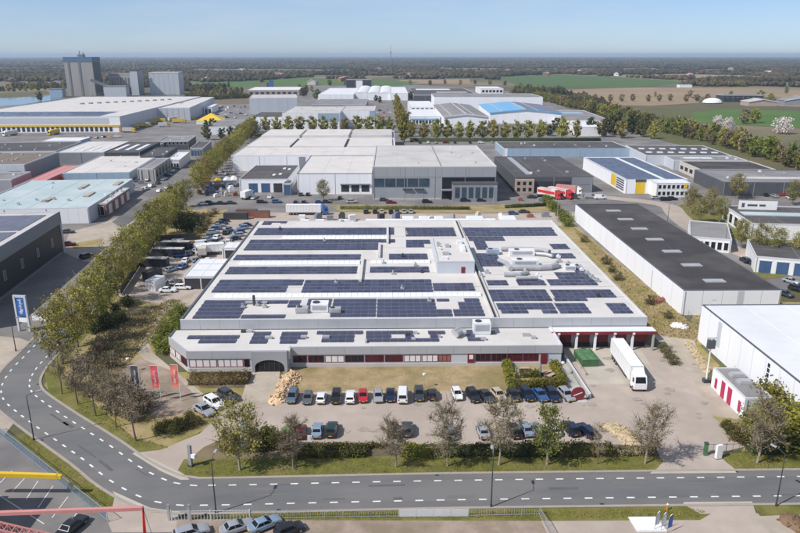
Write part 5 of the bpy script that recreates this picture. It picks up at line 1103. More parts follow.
# grass tufts on the verges: real blades in clumps, too many to count
def tufts(name, poly, n, h, leaf, seed, label):
    rs = np.random.RandomState(seed); P = np.array(poly); lo = P.min(0); hi = P.max(0)
    pts = []
    X = rs.uniform(lo, hi, (n*3, 2)); inside = np.zeros(len(X), bool); j = len(P)-1
    for i in range(len(P)):
        c = ((P[i,1] > X[:,1]) != (P[j,1] > X[:,1])) & (X[:,0] < (P[j,0]-P[i,0])*(X[:,1]-P[i,1])/(P[j,1]-P[i,1]+1e-9)+P[i,0]); inside ^= c; j = i
    X = X[inside][:n]; n = len(X); a = rs.uniform(0, 6.28, n); s = h*rs.uniform(.4, 1.2, n); w = s*.6
    dx = np.stack([np.cos(a)*w/2, np.sin(a)*w/2], 1); ln = rs.normal(scale=.5, size=(n, 2))*s[:, None]
    V = np.concatenate([np.c_[X-dx, np.zeros(n)], np.c_[X+dx, np.zeros(n)], np.c_[X+dx*.7+ln, s], np.c_[X-dx*.7+ln, s]], 1).reshape(-1, 3); Q = np.arange(len(V)).reshape(-1, 4)
    o = link(name, np_mesh(name, V, Q, [leaf])); return tag(o, label, 'grass', kind='stuff')
tufts('grass_tufts', [(-29.6,91.5),(-31.4,93.1),(-31.2,95.3),(-14,95.6),(4.6,95.5),(41.4,95.5),(41.6,94.1),(39.1,91.3),(4.4,91.2),(-19.4,91.1)], 9000, .12, 'leaf_yellow', 1, 'short green grass on the front verge')
tufts('grass_tufts', [(52.1,95.4),(54.9,95.9),(69.9,97.1),(66.5,91.4),(53.1,91.5)], 4000, .14, 'leaf_olive', 2, 'grass on the verge right of the gateway')
tufts('grass_tufts', [(-20.9,81.1),(-20.9,82.4),(20.5,82.1),(41.4,82.4),(43.3,81.7),(41.6,80.2)], 5000, .14, 'leaf_olive', 3, 'grass strip on the near side of the road')
tufts('grass_tufts', [(-61.2,102.5),(-59.6,103.1),(-49.1,94.7),(-40.1,86.4),(-39.5,84.1),(-41.9,85.1),(-51.5,93.4)], 3500, .14, 'leaf_olive', 4, 'grass between road bend and fence')
tufts('grass_tufts', [(-66,149.6),(-56.2,169.9),(-53.1,169.8),(-52.7,143.5),(-53.1,137),(-53.4,127.3),(-62.3,127.5)], 6000, .4, 'leaf_bud', 5, 'tall dry grass on the wasteland')
tufts('grass_tufts', [(-65.2,127.5),(-68,154.6),(-69.5,170.1),(-66.5,148.4),(-65.8,136.2),(-64,127.5),(-52.4,114.8),(-42.6,104.1),(-34.6,98.5),(-40.4,99.7),(-54.4,111.1)], 5000, .22, 'leaf_yellow', 6, 'rough grass along the avenue')
tufts('grass_tufts', [(66.2,245.8),(67.6,242.7),(70.5,152.4),(67.5,140),(66,141.7),(60.3,144.1)], 5000, .3, 'leaf_bud', 7, 'dry grass strip beside the factory')
tufts('grass_tufts', [(71,153.7),(75.7,159),(100.1,158.7),(71.4,138.8),(67.5,138.9)], 2500, .25, 'leaf_yellow', 8, 'green grass between warehouse and white hall')
tufts('grass_tufts', [(-21.2,128.7),(24.2,128.9),(22.4,118.4),(-18.7,119)], 4000, .1, 'leaf_bud', 9, 'thin dry lawn blades in front of the offices')
hedge('dark hedge row under the round trees left of the poplars', (-110.55,549.53), (2.41,547.76), 5, 2.2, 'leaf_hedge', 21, 2.5)
hedge('dark hedge row under the round trees right of the poplars', (15.28,511.57), (153.83,512.47), 5, 2.4, 'leaf_dark', 22, 2.5)

def scatter(kind, label, group, pts, h, name='background_tree'):
    for k, p in enumerate(pts): tree(kind, p, h*trng.uniform(.8, 1.2), label % ORD[k+1], name, group)
scatter('belt', 'brown tree between depot extension and fields, %s from the left', 'trees behind the depot yard', [(-300.7,1104.6),(-300.3,1132.6),(-283.9,1104.4),(-286.7,1146.9),(-267,1104.1),(-272.7,1161.5),(-253.3,1117.7),(-253.4,1161.2),(-237.7,1131.6),(-238.8,1176.3),(-268.8,1027.9),(-251.7,1027.6),(-240.2,1039.4),(-225.5,1051.5),(-150.2,1223.1),(-132.9,1159.3),(-129.9,1222.8),(-103.6,1025.3),(-126.4,1075.3)], 12)
scatter('belt', 'river bank tree, %s from the left', 'trees on the river bank', [(-651.6,1231),(-651.9,1248),(-634.6,1230.8),(-641.8,1265.3),(-622.7,1247.5),(-629.7,1283),(-610.5,1264.8),(-615.4,1301.2),(-602.8,1301),(-575.7,1264.2),(-565.2,1264.1),(-539.8,1229.3)], 11)
scatter('dark', 'dark tree between estate halls, %s from the left', 'trees between the halls', [(-124.5,529.5),(-119.9,539.4),(-111.1,529.3),(-110.5,549.5),(-145.3,571.8),(-148.9,603.7),(14.7,609.6),(19.2,676.1),(136,575.1),(123.9,545.8),(186.4,606.9),(-11.4,937),(-17.3,978.7),(33.2,1023.2),(249.6,1153.3),(243.7,1069.5),(-70.5,563.2)], 9)
scatter('belt', 'tree behind the far stores, %s from the left', 'trees behind the far stores', [(-118.6,1462.4),(-89.7,1486.2),(-58.9,1485.7),(44.6,1509.2),(85,1483.5),(119.7,1533.9),(149.1,1507.5),(183.5,1532.9),(211.7,1506.5),(235.2,1456.9),(249.4,1367),(249.5,1287.7),(246.3,1184.3)], 11)

for k, p in enumerate([(-286.3,1040.2),(-272.8,1016.3),(-276.3,1057.2),(-260.2,1027.8),(-259,1052),(-243.8,1018.1),(-246.7,1061.8),(-232.8,1032.1),(-233.1,1066.7),(-220.5,1041.6),(-221.9,1076.8),(-209.4,1051.2)]): tree('bush', p, trng.uniform(5, 7), 'scrub bush at the edge of the soil yard, %s from the left' % ORD[k+1], 'scrub_bush', 'scrub bushes at the soil yard', 3, wid=2.2, cat='shrub')

# ---------------------------------------------------------------- cars, vans, lorries
CC = {}
for k_, c_ in dict(white=(.72,.73,.74), silver=(.40,.42,.45), grey=(.13,.14,.15), dark_grey=(.05,.055,.062), black=(.012,.013,.016), red=(.42,.016,.02), dark_red=(.13,.01,.018), navy=(.012,.024,.06), blue=(.03,.085,.22), light_blue=(.28,.38,.47), green=(.10,.30,.03), dark_green=(.012,.03,.025), beige=(.46,.38,.29), steel_blue=(.12,.17,.23), orange=(.6,.2,.03), yellow=(.75,.48,.02), purple=(.12,.1,.2)).items():
    CC[k_] = paint('car_' + k_, c_, .28, .35 if k_ in ('silver', 'grey', 'steel_blue', 'light_blue', 'dark_grey', 'navy') else 0)
paint('car_red_lens', (.35, .01, .01), .2); paint('car_clear_lens', (.75, .77, .8), .12); mat('rim', (.34, .35, .36), .35, .05, 2, 9, metal=.7, coords='obj')

SPEC = {  # length, width, height, belt line, windscreen base x, windscreen top x, rear glass top x, rear glass base x
 'hatch': (4.05, 1.74, 1.47, .92, .95, .25, -1.45, -1.85), 'sedan': (4.6, 1.8, 1.44, .92, .95, .15, -1.05, -1.65), 'wagon': (4.7, 1.82, 1.47, .93, .95, .2, -1.9, -2.22),
 'suv': (4.5, 1.86, 1.66, 1.04, 1.0, .35, -1.75, -2.12), 'mpv': (4.4, 1.82, 1.66, 1.0, 1.35, .45, -1.8, -2.1), 'van': (5.2, 1.95, 2.0, 1.12, 1.75, 1.1, -2.5, -2.56)}
CAR_M = {}
crg = random.Random(31)
PLATE = MB().box(-.012, .012, -.26, .26, 0, .11).mesh('number_plate', 'yellow_paint'); TRIM = {}
def car_meshes(kind):
    if kind in CAR_M: return CAR_M[kind]
    L, Wd, H, B, xf, xt, rt, rb = SPEC[kind]; w = Wd/2; h = L/2
    b = MB(); st = [(-h, .80, B*.80, .34), (-h+.10, .93, B*.96, .26), (rb-.02, .985, B, .22), (-.3, 1, B, .2), (xf, .99, B, .22), (xf+(h-xf)*.55, .97, B*.93, .22), (h-.14, .91, B*.82, .25), (h, .78, B*.68, .32)]
    if rb - (-h+.10) < .12: st[2] = (rb+.25, .985, B, .22)
    ring = []
    for x, ws, zt, zb in st:
        W2 = w*ws; ring += [(x,-W2*.9,zb),(x,-W2,zb+.16),(x,-W2,zt-.16),(x,-W2*.9,zt),(x,W2*.9,zt),(x,W2,zt-.16),(x,W2,zb+.16),(x,W2*.9,zb)]
    n = len(st); f = []
    for i in range(n-1):
        for k in range(8): f.append((i*8+k, i*8+(k+1) % 8, (i+1)*8+(k+1) % 8, (i+1)*8+k))
    f += [tuple(range(7, -1, -1)), tuple(range((n-1)*8, n*8))]; b.add(ring, f)
    wb, wt = w*.9, w*.74; z0, z1 = B-.03, H-.05
    gh = [(xf,-wb,z0),(xf,wb,z0),(rb,wb,z0),(rb,-wb,z0),(xt,-wt,z1),(xt,wt,z1),(rt,wt,z1),(rt,-wt,z1),(xt-.25,-wt*.8,H),(xt-.25,wt*.8,H),(rt+.2,wt*.8,H),(rt+.2,-wt*.8,H)]
    b.add(gh, [(0,1,5,4),(1,2,6,5),(2,3,7,6),(3,0,4,7),(4,5,9,8),(5,6,10,9),(6,7,11,10),(7,4,8,11),(8,9,10,11)])
    for s in (-1, 1): b.box(xf-.28, xf-.14, s*w-.09 if s > 0 else s*w-.09, s*w+.09, B-.02, B+.13)   # mirrors
    G_ = [Vector(p) for p in gh]
    def pane(idx, m0, m1, v0, v1):
        p, q, r, s = (G_[i] for i in idx); nn = (q-p).cross(s-p).normalized()*.014; o = []
        for u, v in ((m0, v0), (m1, v0), (m1, v1), (m0, v1)): o.append((p.lerp(q, u)).lerp(s.lerp(r, u), v) + nn)
        return o
    ws_ = MB().add(pane((0,1,5,4), .06, .94, .1, .94), [(0,1,2,3)]); rw = MB().add(pane((2,3,7,6), .08, .92, .2, .9), [(0,1,2,3)])
    sw = []
    for idx in ((1,2,6,5), (3,0,4,7)):
        m = MB()
        for u0, u1 in (((.05,.47),(.51,.93)) if kind != 'van' else ((.03,.25),)):
            if idx[0] == 3: u0, u1 = 1-u1, 1-u0
            m.add(pane(idx, u0, u1, .14, .9), [(0,1,2,3)])
        sw.append(m)
    wh = MB(); rw_ = .33
    for x0, x1, r, mi in ((-.11, .11, rw_, 0), (-.118, .118, rw_*.62, 1)):
        wh.tube([(0, x0, 0), (0, x1, 0)], [r, r], 14, mi)
    hl = MB().box(h-.22, h-.035, -.16, .16, B*.56, B*.72); tl = MB().box(-h+.0, -h+.13, -.14, .14, B*.7, B*.9)
    ms = dict(body=b.mesh('body', 'car_white', False), windscreen=ws_.mesh('windscreen', 'glass_car'), rear_window=rw.mesh('rear_window', 'glass_car'), side_l=sw[0].mesh('side_window', 'glass_car'), side_r=sw[1].mesh('side_window', 'glass_car'),
              wheel=wh.mesh('wheel', ['rubber', 'rim']), headlight=hl.mesh('headlight', 'car_clear_lens'), taillight=tl.mesh('taillight', 'car_red_lens'))
    # one-mesh version for cars only a few pixels long
    far = MB(); far.add(b.v, b.f, 0)
    for m in (ws_, rw, sw[0], sw[1]): far.add(m.v, m.f, 1)
    for x in (h*.62, -h*.6):
        for s in (-1, 1): far.tube([(x, s*(w-.16), rw_), (x, s*(w+.01), rw_)], [rw_]*2, 10, 2)
    ms['far'] = far.mesh('car', ['car_white', 'glass_car', 'rubber']); CAR_M[kind] = (ms, h, w, rw_, B); return CAR_M[kind]
def car(kind, col, p, hd, label, group, far=False, name='parked_car', cat='car', s=1.0):
    ms, h, w, rw_, B = car_meshes(kind); z = .03
    if far:
        o = link(name, ms['far'], None, (p[0], p[1], z), R(hd)); o.material_slots[0].link = 'OBJECT'; o.material_slots[0].material = CC[col]
        return tag(o, label, cat, group)
    hd += crg.uniform(-3, 3); p = (p[0] + crg.uniform(-.15, .15), p[1] + crg.uniform(-.35, .35))
    o = empty(name, (p[0], p[1], z), R(hd), label, cat, group); o.scale = (s, s, s)
    if kind not in TRIM: TRIM[kind] = (MB().box(h-.10, h+.02, -w*.72, w*.72, .26, .42).box(h-.06, h+.015, -w*.34, w*.34, B*.56, B*.66).mesh('front_bumper', 'rubber'), MB().box(-h-.02, -h+.08, -w*.74, w*.74, .28, .44).mesh('rear_bumper', 'rubber'), MB().box(-h*.5, h*.5, -w-.012, w+.012, .24, .32).mesh('sill_trim', 'rubber'))
    link('front_bumper', TRIM[kind][0], o); link('rear_bumper', TRIM[kind][1], o); link('sill_trim', TRIM[kind][2], o); link('number_plate', PLATE, o, (h+.022, 0, .45)); link('number_plate', PLATE, o, (-h-.02, 0, .52))
    bd = link('body', ms['body'], o); bd.material_slots[0].link = 'OBJECT'; bd.material_slots[0].material = CC[col]
    link('windscreen', ms['windscreen'], o); link('rear_window', ms['rear_window'], o); link('side_window', ms['side_l'], o); link('side_window', ms['side_r'], o)
    for x in (h*.62, -h*.6):
        for sd in (-1, 1): link('wheel', ms['wheel'], o, (x, sd*(w-.09), rw_))
    for sd in (-1, 1): link('headlight', ms['headlight'], o, (0, sd*w*.66, 0)); link('taillight', ms['taillight'], o, (0, sd*w*.70, 0))
    return o
def cn(c): return c.replace('_', ' ')
# upper row, nose to the camera or to the lawn
row1 = [(293.7,399,'mpv','steel_blue',-90),(308.5,400,'hatch','grey',-90),(321.5,399.5,'hatch','white',90),(336.5,399,'suv','black',-90),(350.5,399,'wagon','white',90),(364,398,'hatch','red',-90),(378.5,398.5,'hatch','silver',-90),(390.5,398.5,'sedan','navy',-90),(403,398.5,'van','white',90),(418.5,397.5,'suv','dark_grey',-90),(432.5,397.5,'hatch','black',90),
 (457.5,397,'hatch','white',-88),(472.5,398,'suv','black',-80),(485.5,398,'sedan','dark_grey',-75),(498.5,396.5,'hatch','beige',-75),(513.5,398,'hatch','black',-80),(526.5,398,'suv','navy',-78),(539.5,398,'sedan','blue',-80),(552.5,398,'suv','navy',-85),(565.5,396.5,'wagon','silver',-78)]
P1 = [(-17.6,115.4),(-14.8,115),(-12.5,115.1),(-9.8,115.3),(-7.2,115.2),(-4.8,115.6),(-2.1,115.4),(0.1,115.3),(2.4,115.3),(5.2,115.6),(7.8,115.6),(12.4,115.7),(15.1,115.3),(17.4,115.2),(19.9,115.8),(22.6,115.2),(24.9,115.1),(27.3,115.1),(29.7,115),(32.2,115.6)]
for k, ((_, _, kd, c, hd), p) in enumerate(zip(row1, P1)):
    t = 'between lawn and driveway' if k < 11 else 'along the lawn and garden hedge'
    car(kd, c, p, hd, '%s %s, %s from the left in the car row nearest the factory' % (cn(c), {'van': 'small van', 'suv': 'off-roader'}.get(kd, 'car'), ORD[k+1]), 'cars in the upper car park row')
row2 = [('hatch','green',80),('hatch','dark_red',90),('sedan','light_blue',88),('suv','dark_green',90),('suv','black',90),('mpv','dark_grey',90),('wagon','silver',90),('sedan','silver',92),('suv','black',95),('sedan','light_blue',98),('wagon','silver',100),('hatch','white',95),('suv','navy',100),('wagon','navy',105)]
P2 = [(-17,102.8),(-14.6,103),(-12.1,103),(-9.7,103.3),(0.3,103.1),(2.9,103.1),(10,102.7),(15.2,102.6),(20.4,102.8),(22.5,103.1),(24.6,103.1),(26.9,102.7),(30,103),(32.5,102.9)]
for k, ((kd, c, hd), p) in enumerate(zip(row2, P2)):
    car(kd, c, p, hd, '%s car, %s from the left in the car row along the hedges' % (cn(c), ORD[k+1]), 'cars in the lower car park row')
for p, kd, c, txt in (((-32.5,110.78), 'sedan', 'silver', 'silver car, lowest of three on the left forecourt'), ((-31.27,112.96), 'wagon', 'white', 'white car, middle of three on the left forecourt'), ((-29.57,115.78), 'suv', 'dark_grey', 'dark grey car, uppermost of three on the left forecourt')):
    car(kd, c, p, -44, txt, 'cars on the left forecourt', s=1.08)
for p, kd, c, hd, txt in (((-26.07,77.78), 'wagon', 'silver', 28, 'silver car with dark roof glass at the lower edge behind the sliding gate'), ((-20.23,78.49), 'sedan', 'silver', 30, 'silver car, second from the left at the lower edge'), ((-16.82,79.25), 'sedan', 'light_blue', 35, 'pale silver-blue car, third from the left at the lower edge'), ((-13.33,77.98), 'hatch', 'black', 32, 'black car at the lower edge on bare earth'), ((-41.96,79.44), 'sedan', 'black', 70, 'black car in the lower left car park beneath red crane'),):
    car(kd, c, p, hd, txt, 'cars at the lower edge')
# left yard, two rows of used cars
LY = [(-61.2,222.8),(-61.1,229.3),(-61.4,234.7),(-61.6,239.6),(-61.9,244.8),(-62,249.4),(-62,253.3),(-62,257.3)]
for k, p in enumerate(LY): car(('van','wagon','sedan','suv','hatch','sedan','wagon','hatch')[k], ('white','silver','steel_blue','silver','blue','silver','dark_grey','navy')[k], p, 20, '%s car, %s from the front in the left yard row by the rusty shrubs' % (cn(('white','silver','steel_blue','silver','blue','silver','dark_grey','navy')[k]), ORD[k+1]), 'cars in the left yard, shrub side')
RY = [(-52.6,230.5),(-52.6,235.3),(-52.7,240.2),(-52.7,245.4),(-52.5,250)]
for k, p in enumerate(RY): car(('sedan','wagon','hatch','suv','sedan')[k], ('navy','silver','blue','light_blue','navy')[k], p, 200, '%s car, %s from the front in the yard row beside the factory wall' % (cn(('navy','silver','blue','light_blue','navy')[k]), ORD[k+1]), 'cars in the left yard, wall side')
for p, kd, c, hd, txt in (((-69.06,224.22), 'van', 'white', 5, 'white van behind the black containers in the left yard'), ((-65.41,221.65), 'hatch', 'silver', 60, 'silver car beside the white van in the left yard'), ((-63.1,195.08), 'hatch', 'light_blue', 55, 'light blue car alone in the middle of the left yard'), ((-60.21,219.1), 'van', 'white', 10, 'white van at the front of the left yard shrub row'), ((-57.96,204.23), 'hatch', 'steel_blue', 60, 'small steel blue car beside the white shelter')):
    car(kd, c, p, hd, txt, 'vehicles in the left yard', cat='van' if kd == 'van' else 'car')
# more distant cars
far_cars = [((-77.9,289.1),'sedan','white',0,'white car first in line beside the avenue corner'),((-75.12,289.67),'suv','navy',0,'navy car second in line beside the avenue corner'),((-70.6,290.01),'sedan','black',0,'black car third in line beside the avenue corner'),((-66.54,290.56),'sedan','dark_grey',0,'dark grey car fourth in line beside the avenue corner'),
 ((-39.2,290.13),'suv','black',90,'black car left of the round tree in front of the cream-roofed hall'),((-35.93,290.91),'suv','black',90,'second black car left of the round tree'),((-39.32,308.75),'hatch','dark_grey',90,'dark car against the cream-roofed hall wall'),((-36.2,308.7),'hatch','black',90,'black car against the cream-roofed hall wall'),((-29.45,291.43),'hatch','blue',10,'blue car under the round tree'),((-26.33,292.01),'hatch','dark_green',0,'dark car right of the round tree'),
 ((0.77,290.54),'sedan','dark_red',0,'dark red car in front of the grey office hall'),((-2.22,295.88),'hatch','dark_grey',0,'dark car against the grey office wall'),((16.01,291.35),'suv','black',0,'black car in front of the office door'),((32.44,294.26),'suv','black',0,'black car, left one at the glazed porch'),((35.34,295.29),'sedan','white',0,'white car at the glazed porch'),((39.28,294.15),'hatch','black',0,'black car, right one at the glazed porch'),
 ((48.63,268.5),'hatch','blue',0,'bright blue car in the rear yard'),((53.46,271.16),'sedan','dark_grey',0,'dark car right of the bright blue one in rear yard'),((116.13,298.38),'sedan','silver',0,'silver car at the white office corner'),((118.81,295.05),'suv','black',0,'black car in front of the white office'),((122.24,296.09),'suv','black',0,'second black car in front of the white office'),((119.56,238.97),'suv','black',80,'black off-roader on the winding street forecourt'),((165.83,316.32),'hatch','white',0,'white car under the trees at the anthracite hall'),((167.51,311.41),'sedan','black',0,'black car at the anthracite hall'),
 ((110.35,181.19),'sedan','silver',-60,'silver car at the right end of the long warehouse'),((108.19,174.41),'suv','black',-60,'black car at the right end of the long warehouse'),((102.82,170.46),'hatch','dark_grey',-60,'dark car tucked behind the white hall'),((-113.13,241.17),'sedan','dark_grey',0,'dark car at the corner of the dark hall'),((-105.12,223.52),'suv','dark_red',20,'dark red car in the shade of the dark hall'),((-93.37,209.15),'suv','black',60,'black car in the dark hall drive'),
 ((88.02,301.04),'van','silver',0,'silver van by the transport depot'),((91.76,298.76),'van','white',0,'white van by the transport depot'),((66.98,301.38),'suv','black',20,'black car beside the red trailers'),((62.6,301.44),'sedan','dark_grey',0,'dark car in front of the brick office')]
for k, px in enumerate((366, 375, 382, 391, 397, 404, 411)):
    c = ('black','black','beige','black','dark_grey','silver','silver')[k]; p = [(-9.2,272.1),(-5.6,272.1),(-2.9,272),(0.7,271.4),(3.1,271.4),(5.9,271.9),(8.6,271.9)][k]
    car('suv', c, p, 90, '%s car, %s from the left against the rear yard hedge' % (cn(c), ORD[k+1]), 'cars against the rear yard hedge', True)
for p, kd, c, hd, txt in far_cars: car(kd, c, p, hd, txt, 'cars around the neighbouring firms', True)
# cars on lots further back
vr = random.Random(5)
def lot(label, group, pts, cols):
    for k, p in enumerate(pts): car(vr.choice(['hatch','sedan','suv','wagon']), cols[k % len(cols)], p, vr.choice([0, 90, 80]), '%s car %s' % (cn(cols[k % len(cols)]), label % ORD[k+1]), group, True)
lot('on the lot left of the avenue, %s from the front', 'cars left of the avenue', [(-112.9,323.2),(-112.6,330.9),(-112.3,339),(-112.8,350.4),(-114.5,362.5),(-115.7,375.5),(-117.1,385.8),(-103.4,325.6),(-104.8,318.1)], ['white','silver','dark_grey','white','blue'])
lot('on the far blue car lot, %s from the left', 'far lot of cars', [(-197.3,761.9),(-188.8,748.8),(-189.9,775.2),(-179.4,748.7),(-178.7,768.3),(-170,748.5),(-169,768.1),(-159.6,748.4),(-157,761.3),(-149.1,748.2),(-181.8,712.3),(-175.9,712.2),(-168.9,712.1),(-161,712),(-153,711.9)], ['white','blue','silver','navy','white'])
lot('right of the white hall wing, %s from the left', 'cars beside the poplars', [(-12.7,772.4),(-9.8,800.6),(-5.2,772.3),(-2,815.4),(1.3,772.2),(-9.9,721.4),(-5.8,709.6),(-0.8,721.2),(3.1,687)], ['white','black','red','silver'])
lot('on the avenue side yard, %s from the left', 'cars at the side yard', [(-104.3,378.7),(-99.3,371.9),(-98.1,382),(-91.7,368.5),(-90,375.1),(-85.2,365.2)], ['silver','dark_grey','white','navy','beige'])

# lorries
mat('pink_pale', (.62, .42, .40), .5, .15, .5, 4, col2=(.7, .66, .64), big=.3)
def wheelset(o, xs, y, r=.5):
    me = MB().tube([(0,-.16,0),(0,.16,0)], [r, r], 12, 0).tube([(0,-.17,0),(0,.17,0)], [r*.55]*2, 10, 1).mesh('wheel', ['rubber', 'rim'])
    for x in xs:
        for s in (-1, 1): link('wheel', me, o, (x, s*y, r))
def lorry(p, hd, label, L=13.6, body='white_paint', cab='white_paint', H=4.0, semi=True, name='lorry', group=None, stripe=None):
    o = empty(name, (p[0], p[1], .03), R(hd), label, 'lorry', group); w = 1.27
    bx = MB().box(-L/2, L/2, -w, w, 1.15, H).build('cargo_box', body, o)
    MB().box(-L/2+.04, L/2-.04, -w+.04, w-.04, H, H+.03).build('box_roof', body, bx)
    MB().box(-L/2-.05, -L/2, -w+.05, -.03, 1.2, H-.05).box(-L/2-.05, -L/2, .03, w-.05, 1.2, H-.05).build('rear_door', body, bx)
    rb_ = MB()
    for k in range(int(L/1.25)): rb_.box(-L/2+.5+k*1.25, -L/2+.55+k*1.25, -w-.012, w+.012, 1.2, H-.03)
    rb_.box(-L/2-.02, L/2+.02, -w-.03, w+.03, 1.05, 1.15).box(-L/2-.02, L/2+.02, -w-.02, w+.02, H-.12, H-.04); rb_.build('box_frame', 'unit_grey', bx)
    for s in (-1, 1): MB().box(-L/2-.07, -L/2-.04, s*.95-.18, s*.95+.18, .85, 1.0).build('taillight', 'car_red_lens', o)
    MB().box(-L/2+.2, L/2+(2.6 if semi else 2.2), -.45, .45, .75, 1.14).build('chassis', 'dark_steel', o)
    for s in (-1, 1): MB().box(-L*.12, L*.28, s*w-.03, s*w+.03, .55, 1.1).build('side_guard', 'dark_steel', o)
    if stripe: MB().box(-L/2+.3, L/2-.3, -w-.02, -w, 2.0, 3.2).build('side_stripe', stripe, o)
    c0 = L/2 + (.55 if semi else .15); c1 = c0 + 2.2
    c = MB(); c.add([(c0,-w+.02,.6),(c1,-w+.06,.55),(c1+.05,-w+.1,1.7),(c1-.35,-w+.14,3.0),(c0,-w+.1,3.3),(c0,w-.02,.6),(c1,w-.06,.55),(c1+.05,w-.1,1.7),(c1-.35,w-.14,3.0),(c0,w-.1,3.3)], [(0,1,2,3,4),(9,8,7,6,5),(0,5,6,1),(1,6,7,2),(2,7,8,3),(3,8,9,4),(4,9,5,0)])
    cb = c.build('cab', cab, o)
    MB().add([(c1+.035,-.98,1.78),(c1+.035,.98,1.78),(c1-.31,.9,2.9),(c1-.31,-.9,2.9)], [(0,1,2,3)]).build('windscreen', 'glass_car', cb)
    for s in (-1, 1):
        MB().box(c1-1.1, c1-.35, s*(w-.06)-.03, s*(w-.06)+.03, 1.75, 2.6).build('side_window', 'glass_car', cb); MB().box(c1-.02, c1+.04, s*.75-.2, s*.75+.2, .85, 1.1).build('headlight', 'car_clear_lens', cb)
    MB().add([(c0,-1,3.3),(c0,1,3.3),(c0,1,H),(c0,-1,H),(c1-.5,-.9,3.05),(c1-.5,.9,3.05)], [(0,3,2,1),(3,4,5,2),(0,4,3),(1,2,5)]).build('wind_deflector', cab, cb)
    wheelset(o, ([-L/2+1.6, -L/2+2.9, -L/2+4.2, c0+.2, c1-.7] if semi else [-L/2+1.4, c1-.8]), w-.2); return o
lorry(((46.1+47.2)/2+.1, 126.6), -92, 'white articulated lorry reversed to the red-doored loading dock')
lorry((-33.49,269.79), 0, 'white lorry with blue cab parked behind the factory', cab='blue_paint')
lorry((-62.09,301.18), 72, 'white box lorry turning in front of the garage', L=6, semi=False, H=3.6)
lorry((69.64,302.46), -52, 'red and white trailer lorry, left one at transport depot', L=10, body='pink_pale', cab='red_paint', stripe='red_paint'); lorry((74.52,303.51), -52, 'red and white trailer lorry, middle one at transport depot', L=10, body='pink_pale', cab='red_paint', stripe='red_paint'); lorry((79.74,310.4), -30, 'white-cabbed red trailer lorry, right one at transport depot', L=9, body='pink_red', cab='white_paint')
lorry((-55.24,213.09), 195, 'white lorry beside the white shelter in the left yard', L=6.5, semi=False, H=3.4); lorry((-57.98,210.27), 100, 'cream lorry in the left yard', L=5, semi=False, body='clad_cream', cab='clad_cream', H=3.2)
lorry((-293.41,555.92), 250, 'white lorry at the striped depot docks', L=10); lorry((-263.2,562.61), 260, 'yellow lorry at the striped depot docks', L=10, body='yellow_paint', cab='yellow_paint')
for k, p in enumerate([(-218.4,604.8),(-216,617.5),(-211.4,621.9),(-216.9,649.6),(-214.3,664.3),(-196.6,621.6),(-204.3,674.4),(-194.3,659),(-211.7,712.8),(-221.2,724.7),(-225.8,707.3),(-231.5,649.9),(-211,576.7),(-194.6,690.2)]):
    lorry(p, (0, 20, 60, 10)[k % 4], 'yellow and white delivery lorry on the depot yard, %s from the left' % ORD[sorted(range(14), key=lambda q: (131,139,146,150,158,163,172,178,176,170,160,134,128,187)[q]).index(k)+1], L=(8, 10, 7)[k % 3], semi=k % 3 == 1, body=('clad_cream','yellow_paint','white_paint')[k % 3], cab='yellow_paint', H=3.8, group='lorries on the depot yard')
lorry((-105.3,390.99), 60, 'grey and white camper lorry beside the avenue', L=5.5, semi=False, H=3.0, body='unit_grey')
# trailers with coloured covers next to the garage
for k, (p, m, t) in enumerate((((-85.99,330.49), 'orange_paint', 'tan'), ((-81.55,331.74), 'yellow_paint', 'yellow'), ((-77.55,333.01), 'white_paint', 'white'), ((-74.49,334.3), 'clad_white', 'bright white'))):
    o = empty('covered_trailer', p + (.02,), R(12), '%s covered trailer beside the garage' % t, 'trailer', 'covered trailers beside the garage')
    MB().box(-1.3, 1.3, -5, 5, 1, 3.3).build('cargo_box', 'clad_mid', o); MB().add([(-1.5,-5.2,3.3),(0,-5.2,4.0),(1.5,-5.2,3.3),(-1.5,5.2,3.3),(0,5.2,4.0),(1.5,5.2,3.3)], [(0,1,4,3),(1,2,5,4),(0,2,1),(3,4,5),(0,3,5,2)]).build('cover', m, o)
    wheelset(o, [-.7, .7], 4.2)
# containers in the left yard
def container(p, hd, label, L=6.1, body='dark_door', roof='roof_pale', H=2.6, w=1.22):
    o = empty('container', p + (.02,), R(hd), label, 'container')
    MB().box(-L/2, L/2, -w, w, 0, H-.06).build('shell', body, o); MB().box(-L/2-.04, L/2+.04, -w-.04, w+.04, H-.06, H).build('roof', roof, o)
    m = MB()
    for k in range(int(L/.45)): m.box(-L/2+.15+k*.45, -L/2+.35+k*.45, -w-.05, -w, .1, H-.1)
    m.build('corrugation', body, o)
    for s in (0, 1): MB().box(L/2, L/2+.05, -w+.05+s*w, -.05+s*w, .1, H-.15).build('door', body, o)
    return o
container((-68.73,211.01), -4, 'black container with pale roof in the left yard, middle one', 9.5); container((-68.94,219.24), -4, 'black container with pale roof in the left yard, rear one', 9); container((-69.64,200.21), -4, 'black container with pale roof in the left yard, front one', 8)
container((-65.88,186.64), 60, 'black cabin beside the white cabin in the left yard', 5, 'dark_door', 'roof_dark', 3); container((-62.82,179.59), 75, 'white cabin at the lower corner of the left yard', 5, 'white_paint', 'roof_white', 2.8, 1.4)
container((-58.57,262.3), 0, 'dark container at the back of the left yard by the street', 9, 'dark_steel', 'roof_dark'); container((-49.08,264.73), 0, 'brown container left of the white lorry behind the factory', 6, 'brick', 'roof_dark'); container((-55.2,266.57), 0, 'rust red container at the back of the left yard', 8, 'brick', 'roof_dark', 2.8)
b = Bld('yard_shelter', 'white flat-roofed shelter with dark open front beside the factory wall', (-55.0, 178.5, 0, 9.4, 17, 3.6), 'clad_white', 'roof_white', 'coping', 'shelter', .15)
